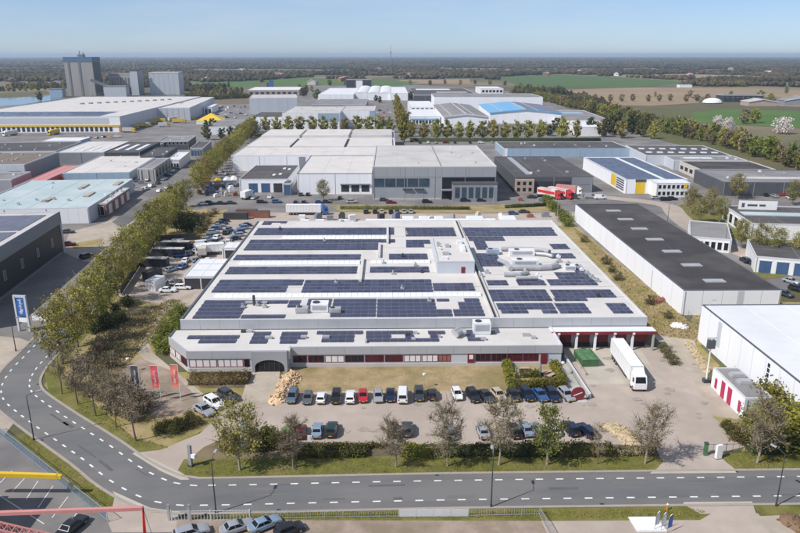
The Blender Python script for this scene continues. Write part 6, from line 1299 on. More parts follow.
b.f('front_shade_panel', 'f', .4, 9.0, 0, 3.0, 'dark_door', .05); b.f('post', 'f', 4.5, 4.8, 0, 3.2, 'coping', .1); b.sky(1, 8.6, 5.5, 5.8, 'coping', .2, 'roof_seam'); b.sky(1, 8.6, 11.5, 11.8, 'coping', .2, 'roof_seam')  # solid dark panel painted as the shade inside the shelter's front
b = Bld('white_store_box', 'small white store against the factory wall in the left yard', (-51.5, 208, 0, 6, 7, 3.4), 'clad_white', 'roof_white', 'coping', 'shed', .15); b.door('f', 1, 4, 2.6)

# ---------------------------------------------------------------- street furniture, fences, signs, small things
def lamp(p, h, label, arm=(0, 1.6), m='dark_steel', lean=(0, 0)):
    o = empty('street_lamp', p + (0,), 0, label, 'street lamp')
    MB().tube([(0,0,0),(0,0,h*.5),(lean[0],lean[1],h)], [.11,.085,.055], 8).build('pole', m, o)
    MB().tube([(lean[0],lean[1],h-.05),(lean[0]+arm[0]*.6,lean[1]+arm[1]*.6,h+.22),(lean[0]+arm[0],lean[1]+arm[1],h+.25)], [.05,.045,.04], 6).build('arm', m, o)
    q = Vector((lean[0]+arm[0], lean[1]+arm[1])); d = Vector(arm).normalized()
    hd = MB().bar((q.x-d.x*.1, q.y-d.y*.1, h+.27), (q.x+d.x*.75, q.y+d.y*.75, h+.3), .32, .14).build('lamp_head', 'galv', o)
    MB().bar((q.x+d.x*.05, q.y+d.y*.05, h+.185), (q.x+d.x*.65, q.y+d.y*.65, h+.21), .24, .03).build('lens', 'blind', hd)
    MB().tube([(0,0,0),(0,0,.5)], [.17,.15], 8).build('base', m, o); return o
lamp((-23.89,82.33), 8.2, 'dark street lamp on the near road side at left, shadow across road', (.1, 1.5))
lamp((13.93,83.07), 8.0, 'dark street lamp on the near road side in the middle', (.05, 1.5))
lamp((53.56,82.67), 8.2, 'dark street lamp on the near road side at right', (-.6, 1.4))
lamp((-57.99,101.84), 8.0, 'dark street lamp inside the left road bend', (1.2, .9))
lamp((-79.16,137.98), 7.0, 'thin street lamp left of the road below the blue sign', (.8, .6))
lamp((69.31,141.62), 9.0, 'thin lamp mast in the grass by the white hall', (.6, 0), 'galv'); lamp((101.78,248.34), 8.0, 'street lamp on the winding street near the island', (.8, 0)); lamp((106.44,212.89), 8.0, 'street lamp on the winding street, lower one', (.8, 0)); lamp((42.24,278.87), 9, 'pale lamp mast in front of the office hall', (.6, 0), 'galv'); lamp((62.94,255.37), 8, 'pale lamp mast at the rear right factory corner', (.6, 0), 'galv')
def bollard_lamp(p, label, h=2.6):
    o = empty('path_lamp', p + (0,), 0, label, 'path lamp'); MB().tube([(0,0,0),(0,0,h)], [.06,.05], 8).build('pole', 'galv', o); MB().tube([(0,0,h),(0,0,h+.12),(0,0,h+.4),(0,0,h+.48)], [.1,.3,.3,.05], 12).build('globe', 'white_paint', o)
bollard_lamp((6.39,119.43), 'white globe lamp on the lawn behind the cars'); bollard_lamp((-51.59,127.28), 'white globe lamp on the sand left of the flags'); bollard_lamp((15.84,94.53), 'white globe lamp under the tallest bare verge tree'); bollard_lamp((33.59,124.14), 'white globe lamp in the garden corner')
# flags
def flag(p, m, label, txt):
    o = empty('flag_pole', p + (0,), 0, label, 'flag', 'banner flags at the left entrance'); h = 7.2
    MB().tube([(0,0,0),(0,0,h)], [.06,.04], 8).build('pole', 'white_paint', o); MB().tube([(0,0,h-.05),(-1.4,.1,h)], [.03,.03], 6).build('cross_bar', 'white_paint', o)
    vs = []; n = 8
    for i in range(n+1):
        z = h - .05 - 4.3*i/n; s = .16*math.sin(i*1.1)
        for j in range(4): vs.append((-.06 - 1.3*j/3 - .05*math.sin(i*.9), s*j/3 + .06*math.sin(i*.8+j), z))
    fs = [(i*4+j, i*4+j+1, i*4+j+5, i*4+j+4) for i in range(n) for j in range(3)]
    f = MB().add(vs, fs).build('banner', m, o, smooth=True)
    mk = MB()
    rf = random.Random(txt*7)
    for k in range(txt*3): z = h-.9-k*.17; c0 = -.68 + rf.uniform(-.12, .12); ww = rf.uniform(.06, .2); mk.box(c0-ww, c0+ww, -.17, -.165, z-rf.uniform(.04, .1), z)
    mk.build('lettering', 'white_paint', f)
flag((-44.81,114.68), 'clad_anthracite', 'dark blue-grey banner flag, leftmost of three by the entrance', 5); mat('flag_red', (.66, .12, .13), .8, .08, 1, 5); mat('flag_coral', (.74, .20, .15), .8, .08, 1, 5)
flag((-41.29,114.62), 'flag_red', 'red banner flag with white lettering, middle of three', 6); flag((-37.87,114.95), 'flag_coral', 'orange-red banner flag, rightmost of three', 5)
# signs
o = empty('pylon_sign', (-82.83,149.26)+(0,), R(-8), 'tall white framed pylon sign with blue panel beside the dark hall', 'sign')
for x in (-1.3, 1.3): MB().box(x-.22, x+.22, -.25, .25, 0, 8.6).build('post', 'clad_pale', o)
MB().box(-1.08, 1.08, -.2, .2, 8.1, 8.6).build('top_beam', 'clad_pale', o); bp = MB().box(-1.06, 1.06, -.14, .14, 3.6, 8.08).build('panel', 'blue_paint', o)
mk = MB()
rf = random.Random(2)
for k in range(17): c0 = rf.uniform(-.15, .15); ww = rf.uniform(.12, .42); mk.box(c0-ww, c0+ww, -.17, -.142, 7.6-k*.21, 7.6-k*.21+rf.uniform(.05, .13))
mk.build('lettering', 'white_paint', bp); MB().box(-1.06, 1.06, -.12, .12, 2.2, 3.2).build('lower_panel', 'white_paint', o)
o = empty('low_white_wall', (-84.36,156.18)+(0,), R(-8), 'low white wall right of the pylon sign', 'wall'); MB().box(0, 5, -.2, .2, 0, 1.4).build('panel', 'white_paint', o); MB().box(-.1, 5.1, -.3, .3, 1.4, 1.5).build('coping', 'coping', o)
o = empty('gate_totem', (-30.4,93.88)+(0,), R(-25), 'slim grey totem with white box at the left entrance', 'sign'); MB().box(-.28, .28, -.18, .18, 0, 3.6).build('column', 'clad_mid', o); MB().box(.3, 1.0, -.2, .2, 1.6, 2.2).build('box', 'white_paint', o); MB().box(-.4, .4, -.3, .3, 0, .25).build('base', 'dark_steel', o)
o = empty('company_sign', (-23.13,98.28)+(0,), R(-6), 'tall narrow pale company sign behind the leftmost verge tree', 'sign'); MB().box(-.5, .5, -.12, .12, .4, 5.6).build('panel', 'clad_pale', o); mk = MB()
for k in range(8): mk.box(-.3, .26-.1*(k % 3), -.14, -.122, 5.0-k*.55, 5.28-k*.55)
mk.build('lettering', 'clad_mid', o); MB().box(-.45, .45, -.15, .15, 0, .38).build('base', 'dark_steel', o)
o = empty('notice_board', (50.89,94.68)+(0,), R(15), 'white slab sign on the grass right of the gateway', 'sign'); MB().box(-.5, .5, -.22, .22, .1, 2.4).build('panel', 'white_paint', o); MB().box(-.55, .55, -.27, .27, 0, .1).build('base', 'dark_steel', o)
o = empty('small_sign', (-12.85,99.16)+(0,), 0, 'small white sign in the hedge below the dark green car', 'sign'); MB().box(-.35, .35, -.05, .05, .9, 2.0).build('panel', 'white_paint', o); MB().tube([(0,.08,0),(0,.08,1.9)], [.05,.05], 6).build('post', 'steel', o)
o = empty('round_sign', (33.95,113.82)+(0,), R(4), 'large round crimson sign with white stroke at the ramp end', 'sign')
MB().tube([(0,-.08,1.45),(0,.08,1.45)], [1.32,1.32], 40).build('disc', 'red_frame', o); MB().bar((-.85,-.1,1.15), (.75,-.1,1.75), .06, .13).build('white_stroke', 'white_paint', o)
for x in (-.7, .7): MB().box(x-.06, x+.06, .1, .22, 0, 1.5).build('post', 'steel', o)
MB().box(-1.2, 1.6, -.9, .5, 0, .18).build('stone_base', 'plinth', o)
o = empty('mast_sign', (60.56,121.1)+(0,), 0, 'pale mast with dark box on top beside the utility building', 'mast'); MB().tube([(0,0,0),(0,0,9.2)], [.16,.1], 8).build('pole', 'white_paint', o); MB().box(-.7, .7, -.35, .35, 7.0, 8.7).build('box', 'clad_anthracite', o); MB().box(-.6, .6, -.5, .5, 0, .7).build('base', 'dark_steel', o); MB().box(-.9, .9, -.06, .06, 9.0, 9.15).build('cross_arm', 'steel', o)
# ramp wall, path and terrace garden
A_, B_ = Vector((35.77,131.6)), Vector((36.24,114.56))
d_ = (B_-A_).normalized(); n2 = Vector((-d_.y, d_.x)); L_ = (B_-A_).length; ang_ = math.atan2(d_.y, d_.x)
o = empty('ramp_wall', (A_.x, A_.y, 0), ang_, 'low concrete retaining wall beside the sunken loading ramp', 'wall'); MB().box(0, L_, 0, .3, 0, 1.0).build('wall', 'concrete_wall', o); MB().box(-.05, L_+.05, -.05, .35, 1.0, 1.08).build('coping', 'coping', o)
o = empty('ramp_rail', (A_.x + 2.3, A_.y - 1, 0), ang_, 'thin brown rail on the loading ramp beside the green skip', 'rail'); MB().box(0, 6.4, 0, .12, .5, .62).build('bar', 'brick_pale', o)
for u in (0, 3, 6.2): MB().box(u, u+.12, 0, .12, 0, .5).build('post', 'steel', o)
sheet('terrace_path', [(33.5,131.6),(35.8,131.6),(36,114.9),(33.6,115),(33.1,119),(33.6,125.9)], .020, 'concrete_wall')
def parasol(p, label):
    o = empty('parasol', p + (0,), 0, label, 'parasol'); MB().tube([(0,0,0),(0,0,3.0)], [.04,.04], 8).build('pole', 'steel', o); MB().tube([(0,0,1.0),(0,0,1.3),(0,0,2.4),(0,0,3.1)], [.16,.24,.16,.03], 10).build('folded_canopy', 'steel_cloth', o); MB().box(-.4, .4, -.4, .4, 0, .1).build('base', 'dark_steel', o)
mat('steel_cloth', (.16, .19, .26), .9, .15, 2, 8)
parasol((24.28,122.97), 'folded grey-blue parasol, left one in the garden corner'); parasol((29.2,123.77), 'folded grey-blue parasol, right one in the garden corner')
for k, (p, t) in enumerate((((26.59,126.51), 'left'), ((30.56,124.64), 'middle'), ((31.24,123.3), 'right'))):
    o = empty('picnic_table', p + (0,), R(20*k), 'brown terrace table with benches in the garden corner, %s one' % t, 'table'); MB().box(-1, 1, -.4, .4, .7, .78).build('table_top', 'brick_pale', o)
    for s in (-1, 1): MB().box(-1, 1, s*.75-.15, s*.75+.15, .42, .48).build('bench', 'brick', o); MB().box(s*.8-.05, s*.8+.05, -.7, .7, 0, .7).build('leg', 'dark_steel', o)
# green skip
o = empty('skip_container', (40.03,130.56)+(0,), R(-86), 'large green covered skip at the loading dock', 'skip')
MB().add([(-2.3,-1.6,0),(2.3,-1.6,0),(2.3,1.6,0),(-2.3,1.6,0),(-2.7,-1.75,1.7),(2.7,-1.75,1.7),(2.7,1.75,1.7),(-2.7,1.75,1.7)], [(0,1,5,4),(1,2,6,5),(2,3,7,6),(3,0,4,7),(3,2,1,0)]).build('body', 'green_tarp', o)
m = MB(); r9 = random.Random(3); nx, ny = 9, 6
for i in range(nx):
    for j in range(ny): e_ = i in (0, nx-1) or j in (0, ny-1); m.v.append((-2.75+5.5*i/(nx-1), -1.8+3.6*j/(ny-1), 1.72 if e_ else 1.9+r9.uniform(0, .28)))
for i in range(nx-1):
    for j in range(ny-1): m.f.append((i*ny+j, (i+1)*ny+j, (i+1)*ny+j+1, i*ny+j+1)); m.m.append(0)
m.build('tarpaulin', 'green_tarp', o)
for k in range(6): MB().box(-2.4+k*.9, -2.28+k*.9, -1.85, -1.72, .2, 1.7).build('rib', 'green_tarp', o)
# heaps
def heap(label, poly_pts, hmax, n, m, seed, name, cat, s=.5):
    """loose pile of split pieces heaped around a centre line"""
    r = random.Random(seed); P = [Vector(p) for p in poly_pts]; c = sum(P, Vector((0, 0)))/len(P); o = empty(name, (c.x, c.y, 0), 0, label, cat); mb = MB()
    for k in range(n):
        t = r.random()*(len(P)-1); i = int(t); q = P[i].lerp(P[i+1], t-i); rad = abs(r.gauss(0, 1)); a = r.uniform(0, 6.28); rr_ = min(2.2, rad)*.9*min(1, hmax); q = q + Vector((math.cos(a), math.sin(a)))*rr_ - c
        z = max(.05, hmax*(1-rr_/2.2)*r.uniform(.5, 1.05)); l = s*r.uniform(.6, 1.5); d = Vector((r.uniform(-1, 1), r.uniform(-1, 1), r.uniform(-.35, .35))).normalized()*l/2
        mb.bar((q.x-d.x, q.y-d.y, z-d.z), (q.x+d.x, q.y+d.y, z+d.z), s*.35, s*.3)
    wsc = min(1, hmax)
    for k in range(len(P)*3):
        t = k/(len(P)*3-1)*(len(P)-1.001); i = int(t); q = P[i].lerp(P[i+1], t-i)-c; mb.tube([(q.x,q.y,0),(q.x,q.y,hmax*.45),(q.x,q.y,hmax*.75)], [1.7*wsc,1.1*wsc,.3], 9)
    tag(mb.build('piece_heap', m, o), kind='stuff')
heap('heap of pale split wood beside the entrance path', [(-19.1,125),(-19.4,122.4),(-19.7,119.4),(-20,116.6),(-20.5,114.7)], 1.1, 520, 'woodchip', 1, 'wood_pile', 'wood pile', .75)
heap('heap of pale wood chips at the right end of the car park', [(37.3,104.2),(38.3,103.2),(38.8,101.3),(39.1,99.1)], 1.1, 360, 'straw', 2, 'chip_pile', 'wood chip pile', .55)
heap('long low straw-coloured heap along the fence near the utility building', [(64.9,140),(64.4,135.7),(63.5,130.7),(62.7,125.9)], .5, 300, 'straw', 3, 'straw_bank', 'straw heap', .5)
heap('brown soil heap at the lower right corner', [(53.9,79.2),(54.5,78.3),(54.8,77.1)], 1.2, 200, 'soil_pile', 4, 'soil_heap', 'soil heap', .6)
heap('pale stacked rubble in the grass by the warehouse corner', [(66.2,150),(67.1,149.3)], .8, 60, 'white_paint', 5, 'rubble_heap', 'rubble', .8)
heap('brown rubbish heap along the warehouse wall', [(67.3,166.4),(69.9,167.9)], .8, 60, 'brick', 6, 'rubbish_heap', 'rubbish', .7)
# fences
def fence(label, pts, h, m, span=2.5, pick=.16, name='fence', rails=(.15, .93), single=True, post=.07, solid=False, th=.018):
    P = [Vector(p) for p in pts]; o = empty(name, (P[0].x, P[0].y, 0), 0, label, 'fence'); c = P[0]
    pk = MB().box(-th, th, -th, th, .05, h).mesh('picket', m); ps = MB().box(-post/2, post/2, -post/2, post/2, 0, h+.08).mesh('post', m)
    for a, b in zip(P, P[1:]):
        L = (b-a).length; n = max(1, round(L/span)); ang = math.atan2((b-a).y, (b-a).x)
        for i in range(n+1):
            q = a.lerp(b, i/n) - c; link('post', ps, o, (q.x, q.y, 0), ang)
            if i == n: break
            r0 = a.lerp(b, i/n) - c; r1 = a.lerp(b, (i+1)/n) - c
            if solid: e_ = (r1-r0).normalized()*.05; MB().bar((r0.x+e_.x, r0.y+e_.y, h*.52), (r1.x-e_.x, r1.y-e_.y, h*.52), .05, h*.94).build('screen_panel', m, o)
            else:
                for zf in rails: MB().bar((r0.x, r0.y, h*zf), (r1.x, r1.y, h*zf), .05, .05).build('rail', m, o)
                k = max(1, int(L/n/pick))
                for j in range(1, k):
                    q = r0.lerp(r1, j/k); link('picket', pk, o, (q.x, q.y, 0), ang)
    return o
fence('white barred sliding gate at the lower left', [(-29.4,80.7), (-18.95,80.75)], 1.6, 'coping', 5.2, .42, 'sliding_gate', (.06, .96), th=.03, post=.14)
fence('grey-green bar fence along the near road verge, left part', [(-18.84,80.85), (1,81.07)], 1.4, 'galv', 2.6, .3)
fence('pale closed gate in the near fence', [(1.14,81.07), (10.51,81.03)], 1.2, 'coping', 2.6, .4, 'yard_gate', solid=True)
fence('grey-green bar fence along the near road verge, right part', [(10.65,81.03), (20.22,81.2), (20.97,76.05)], 1.4, 'galv', 2.6, .3)
fence('blue-grey fence beside the lower left car park', [(-66.04,104.82), (-37.93,80.62)], 1.9, 'clad_blue', 2.5, .32, th=.022)
fence('black screen fence around the left yard', [(-70.14,173.97), (-78.21,228.23), (-65.5,230.68)], 2.3, 'dark_door', 2.6, solid=True, name='screen_fence', post=.1)
fence('dark wire fence along the verge right of the gateway', [(49.58,95.98), (55.85,96.17), (69.59,96.53)], 1.8, 'dark_steel', 3.0, 1.0)
fence('thin wire fence at the end of the car park left of the gateway', [(37.24,97.33), (42.32,97.7)], 1.6, 'dark_steel', 2.6, 1.0)
fence('wire fence between factory and warehouse', [(71.08,155.05), (69.38,138.3), (67.82,125.41)], 1.8, 'steel', 3.0, 1.2)
o = empty('gate_post', (49.3,95.69)+(0,), 0, 'thick green gate post at the right gateway', 'gate post'); MB().box(-.25, .25, -.25, .25, 0, 2.1).build('column', 'dark_green_paint' if 'dark_green_paint' in MATS else 'green_tarp', o); MB().box(-.3, .3, -.3, .3, 2.1, 2.2).build('cap', 'dark_steel', o)
o = empty('gate_post', (41.78,96.68)+(0,), 0, 'dark gate post left of the right gateway', 'gate post'); MB().box(-.2, .2, -.2, .2, 0, 2.0).build('column', 'dark_steel', o); MB().box(-.25, .25, -.25, .25, 2.0, 2.1).build('cap', 'dark_steel', o)
for p, t in (((-29.8,80.92), 'left'), ((-27.04,80.87), 'right')):
    o = empty('gate_portal', p + (0,), 0, 'grey sliding gate portal post, %s one' % t, 'gate post'); MB().box(-.15, .15, -.2, .2, 0, 2.3).build('column', 'galv', o); MB().box(-.2, .2, -.25, .25, 2.3, 2.4).build('cap', 'steel', o)
o = empty('fire_hydrant_marker', (38.07,82.02)+(0,), 0, 'small orange marker in the near grass strip', 'marker'); MB().tube([(0,0,0),(0,0,.9)], [.12,.1], 8).build('column', 'orange_paint', o); MB().tube([(0,0,.9),(0,0,1.1)], [.16,.05], 8).build('cap', 'white_paint', o)
# painted bays in the lower left lot
for a, b in (((-57.01,92.96), (-57.17,89.87)), ((-54.14,91.09), (-54.28,87.62)), ((-51.85,90.29), (-51.34,85.69)), ((-49.07,89), (-48.78,83.83)), ((-45.73,86.3), (-45.83,81.6)), ((-42.97,83.74), (-42.84,79.05)), ((-55.5,86.69), (-46.32,80.34))):
    a = Vector(a); b = Vector(b); ang = math.atan2((b-a).y, (b-a).x); L = (b-a).length; tag(MB().box(0, L, -.06, .06, 0, .004).build('bay_line', 'white_line', None, (a.x, a.y, .042), ang), kind='structure')
for k in range(22):
    x = -14.2 + k*2.45
    if x < 40: tag(MB().box(-.05, .05, -2.2, 2.2, 0, .004).build('bay_line', 'paver_sand', None, (x, 115.6, .05)), kind='structure')
# cranes at the lower left edge
(bx, bz), (ex, ez), (lx, lz) = (-47.9,7.77), (-29.5,8.32), (-36.06,4.17)
o = empty('lattice_crane', (ex, 72, 0), 0, 'red lattice crane jib with hanging frame at the lower left edge', 'crane')
MB().bar((bx-ex, 0, bz), (0, 0, ez), .44, .44).build('tie_beam', 'crane_red' if 'crane_red' in MATS else 'pink_red', o)
for dx in (-.1, .42): MB().bar((0, 0, ez), (dx-.35, -.5, 0), .16, .16).build('mast_leg', 'red_paint', o)
bmn = MB(); s0 = Vector((bx-ex, -.6, bz-.3)); s1 = Vector((lx-ex, -.6, lz-.3)); dn = Vector((0, 0, -1.5))
for off in (Vector((0,0,0)), dn, Vector((0,-1.2,0)), dn+Vector((0,-1.2,0))): bmn.bar(s0+off, s1+off, .2, .2)
for k in range(14):
    a = s0.lerp(s1, k/14); b = s0.lerp(s1, (k+.5)/14)+dn; c = s0.lerp(s1, (k+1)/14)
    for oy in (Vector((0,0,0)), Vector((0,-1.2,0))): bmn.bar(a+oy, b+oy, .1, .1); bmn.bar(b+oy, c+oy, .1, .1)
    bmn.bar(a, a+Vector((0,-1.2,0)), .1, .1)
bmn.build('lattice_boom', 'pink_red', o); MB().bar((0, 0, ez), (3.2, -3, 0), .04, .04).build('guy_rope', 'dark_steel', o); MB().box(-1.5, .6, -1.2, .2, 0, .35).build('base_frame', 'dark_steel', o)
(yx, yz), (y2, y2z) = (-59.98,4.17), (-46.63,3.63)
o = empty('telescopic_crane', (-58.6, 79.5, 0), 0, 'yellow crane boom reaching in from the lower left edge', 'crane')
MB().bar((0, 6.5, yz), (y2+58.6, 6.5, y2z), .55, .6).build('boom', 'yellow_paint', o); MB().bar((y2+58.5, 6.5, y2z), (y2+59.2, 6.5, y2z-.1), .5, .5).build('boom_head', 'yellow_paint', o)
MB().box(-3.5, 3.5, -4.5, 2.5, 1.2, 8.8).build('shadow_caster', 'clad_anthracite', o); MB().box(-3.4, 3.4, -4.4, 6.6, .6, 1.2).build('chassis', 'dark_steel', o); wheelset(o, [-3, 3], 3)  # tall box is added out of frame, sized to cast the lot's dark shadow
# pallets, rear yard clutter
for k, p in enumerate([(-33.3,261.9),(-22.5,260),(-14.1,259.1),(-3.1,259.7)]):
    o = empty('crate_stack', p + (0,), R(10*k), 'stack of crates behind the factory, %s from the left' % ORD[k+1], 'crates', 'crate stacks in the rear yard')
    MB().box(-1.2, 1.2, -.8, .8, .15, 1.6 + .3*k).build('crate', ('white_paint','clad_mid','white_paint','dark_steel')[k], o); MB().box(-1.25, 1.25, -.85, .85, 0, .15).build('pallet', 'brick_pale', o)

# feather flags over a white tarpaulin at the lower edge
o = empty('tarpaulin', (34.39,79.07)+(.02,), R(0), 'white tarpaulin laid flat at the lower edge', 'tarpaulin'); MB().add([(-2.0,-1.6,0),(2.0,-1.6,0),(1.5,1.4,0),(-2.2,1.4,0),(-2.0,-1.6,.12),(2.0,-1.6,.12),(1.5,1.4,.12),(-2.2,1.4,.12)], [(4,5,6,7),(0,1,5,4),(1,2,6,5),(2,3,7,6),(3,0,4,7)]).build('sheet', 'white_paint', o); MB().box(-1.9, 1.9, -1.5, -1.4, .12, .16).build('hem', 'coping', o)
for p, m, t in (((34.81,77.83), 'clad_pale', 'pale grey'), ((35.59,77.61), 'white_paint', 'white'), ((36.23,77.2), 'blue_paint', 'blue')):
    o = empty('feather_flag', p + (0,), R(20), '%s feather flag beside the white tarpaulin' % t, 'flag', 'feather flags at the lower edge'); MB().tube([(0,0,0),(0,0,1.8),(.15,0,2.5),(.5,0,2.8)], [.03]*4, 6).build('pole', 'steel', o); MB().add([(0,.03,.7),(.7,.0,.8),(.78,.06,2.2),(.5,.0,2.8),(.15,-.02,2.5),(0,.0,1.8)], [(0,1,2,3,4,5)]).build('banner', m, o)


# ---------------------------------------------------------------- goods and vehicles in the neighbours' yards
lot('on the depot forecourt left of the avenue, %s from the left', 'cars on the depot forecourt', [(-129.7,333.8),(-123.1,323.4),(-123.5,333.7),(-123.9,344.8),(-125.9,356.5),(-119.4,347.6),(-119.3,356.4),(-120.6,369),(-120.5,378.9),(-123.7,396.8),(-123.6,408.3),(-124.1,420.4),(-117.7,313.5)], ['silver','white','dark_grey','blue','white','black'])
lot('beside the pale shelter in front of the striped depot, %s from the left', 'cars at the pale shelter', [(-265.3,495.4),(-259.6,492.5),(-255.5,495.2),(-248.6,492.3),(-228.8,534.4),(-225.7,537.7),(-219.1,534.3),(-216.4,540.9),(-209.8,537.5),(-207,544.1)], ['white','silver','black','yellow','white'])
lot('between the round trees and the office hall, %s from the left', 'cars behind the office hall', [(22.1,500.7),(27.7,500.6),(33.4,500.5),(40.5,500.4),(46.9,500.3),(57.6,500.1),(65.4,500),(73.4,501.6)], ['black','white','silver','dark_red','navy'])
lot('along the cross street, %s from the left', 'cars along the cross street', [(-58.8,301.1),(-53.9,292.4),(-52.2,303.2),(-47.5,292.3),(-21.4,300.5),(-15.7,291.8)], ['silver','black','white','blue','dark_grey'])
lot('in front of the low office on the winding street, %s from the left', 'cars on the winding street', [(110.6,240.6),(110.9,236.2),(111.1,232),(107.6,201.6),(108.2,198.5),(109,195.4),(115,192.3)], ['black','white','silver','navy'])
lot('at the dotted-roof hall, %s from the left', 'cars near the anthracite hall', [(160.2,311.5),(167.1,304.4),(169.8,302),(175.1,304.2),(174.4,297.5),(135.3,298.1),(136.9,293.7)], ['white','black','silver','red'])
lot('in the side yard of the teal-roofed building, %s from the left', 'cars beside the teal roof', [(-166.2,298.5),(-166.3,302.8),(-167.6,309.6),(-168.5,316.7),(-168.3,321.6),(-168,326.6)], ['blue','white','light_blue','blue','silver'])
GOODS = [('white_paint','white'),('clad_mid','grey'),('clad_cream','cream'),('steel_cloth','slate blue'),('brick','rust red'),('unit_grey','pale grey'),('dark_steel','black'),('clad_white','bright white')]
def goods(where, group, pts):
    for k, p in enumerate(pts):
        m, t = GOODS[(k*5 + len(pts)) % 8]; o = empty('goods_stack', p + (.0,), vr.uniform(0, 1.5), '%s stack %s, %s from left' % (t, where, ORD[k+1]), 'goods', group)
        w = vr.uniform(1.2, 3); d = vr.uniform(1, 2.2); h = vr.uniform(1.0, 2.4)
        MB().box(-w/2, w/2, -d/2, d/2, .15, h).box(-w*.3, w*.35, -d*.4, d*.3, h, h*1.3).build('load', m, o); MB().box(-w/2-.06, w/2+.06, -d/2-.06, d/2+.06, 0, .15).build('pallet', 'brick_pale', o)
goods('in the side yard between avenue and garage', 'goods beside the garage', [(-85.7,313),(-86.4,322.8),(-81,308.2),(-80.4,315.3),(-76.4,305.9),(-75.8,312.8),(-72.5,308.1),(-72.3,317.6),(-68.5,308.1),(-85,330.5),(-79,322.7),(-74.8,322.6)])
goods('behind the brick annex', 'goods behind the annex', [(-133.1,362.8),(-126.9,350.6),(-120.5,339.1),(-125.4,362.7),(-128.1,379.1),(-128.8,342),(-120.7,328.4)])
lot('standing loose in the left yard, %s from the left', 'loose cars in the left yard', [(-62,183),(-58.6,176.2),(-58.4,183),(-55.3,178.6),(-60.8,198),(-62.5,212.1),(-61.5,215.5),(-61.6,204.3),(-64.4,221.6),(-54.9,204.2),(-65,209.8),(-52.8,219),(-55.2,224),(-53.5,226.5),(-57.8,226.6),(-58.4,231.9),(-57.1,243.2),(-57.2,238.9)], ['silver','white','dark_grey','white','blue','black'])
goods('on the brick yard near the far lot of cars', 'goods on the far yard', [(-216.1,850.2),(-214.2,866.8),(-202.4,841.9),(-201,866.6),(-188.3,841.6),(-186.5,866.3),(-175.9,849.5),(-171.6,857.7),(-198.5,810.9),(-183.8,810.7),(-170.2,810.5)])
goods('in the rear yard behind the factory', 'goods in the rear yard', [(-27.1,261),(-18,260.8),(2.6,260.5),(15.5,260.3),(23.9,260.2),(33.9,260.8),(42.3,260.7),(54.3,263.1),(60.3,263.9)])
goods('against the transport depot wall', 'goods at the transport depot', [(56.2,295),(64.7,294.8),(80.9,298.9),(85.6,303.3)])

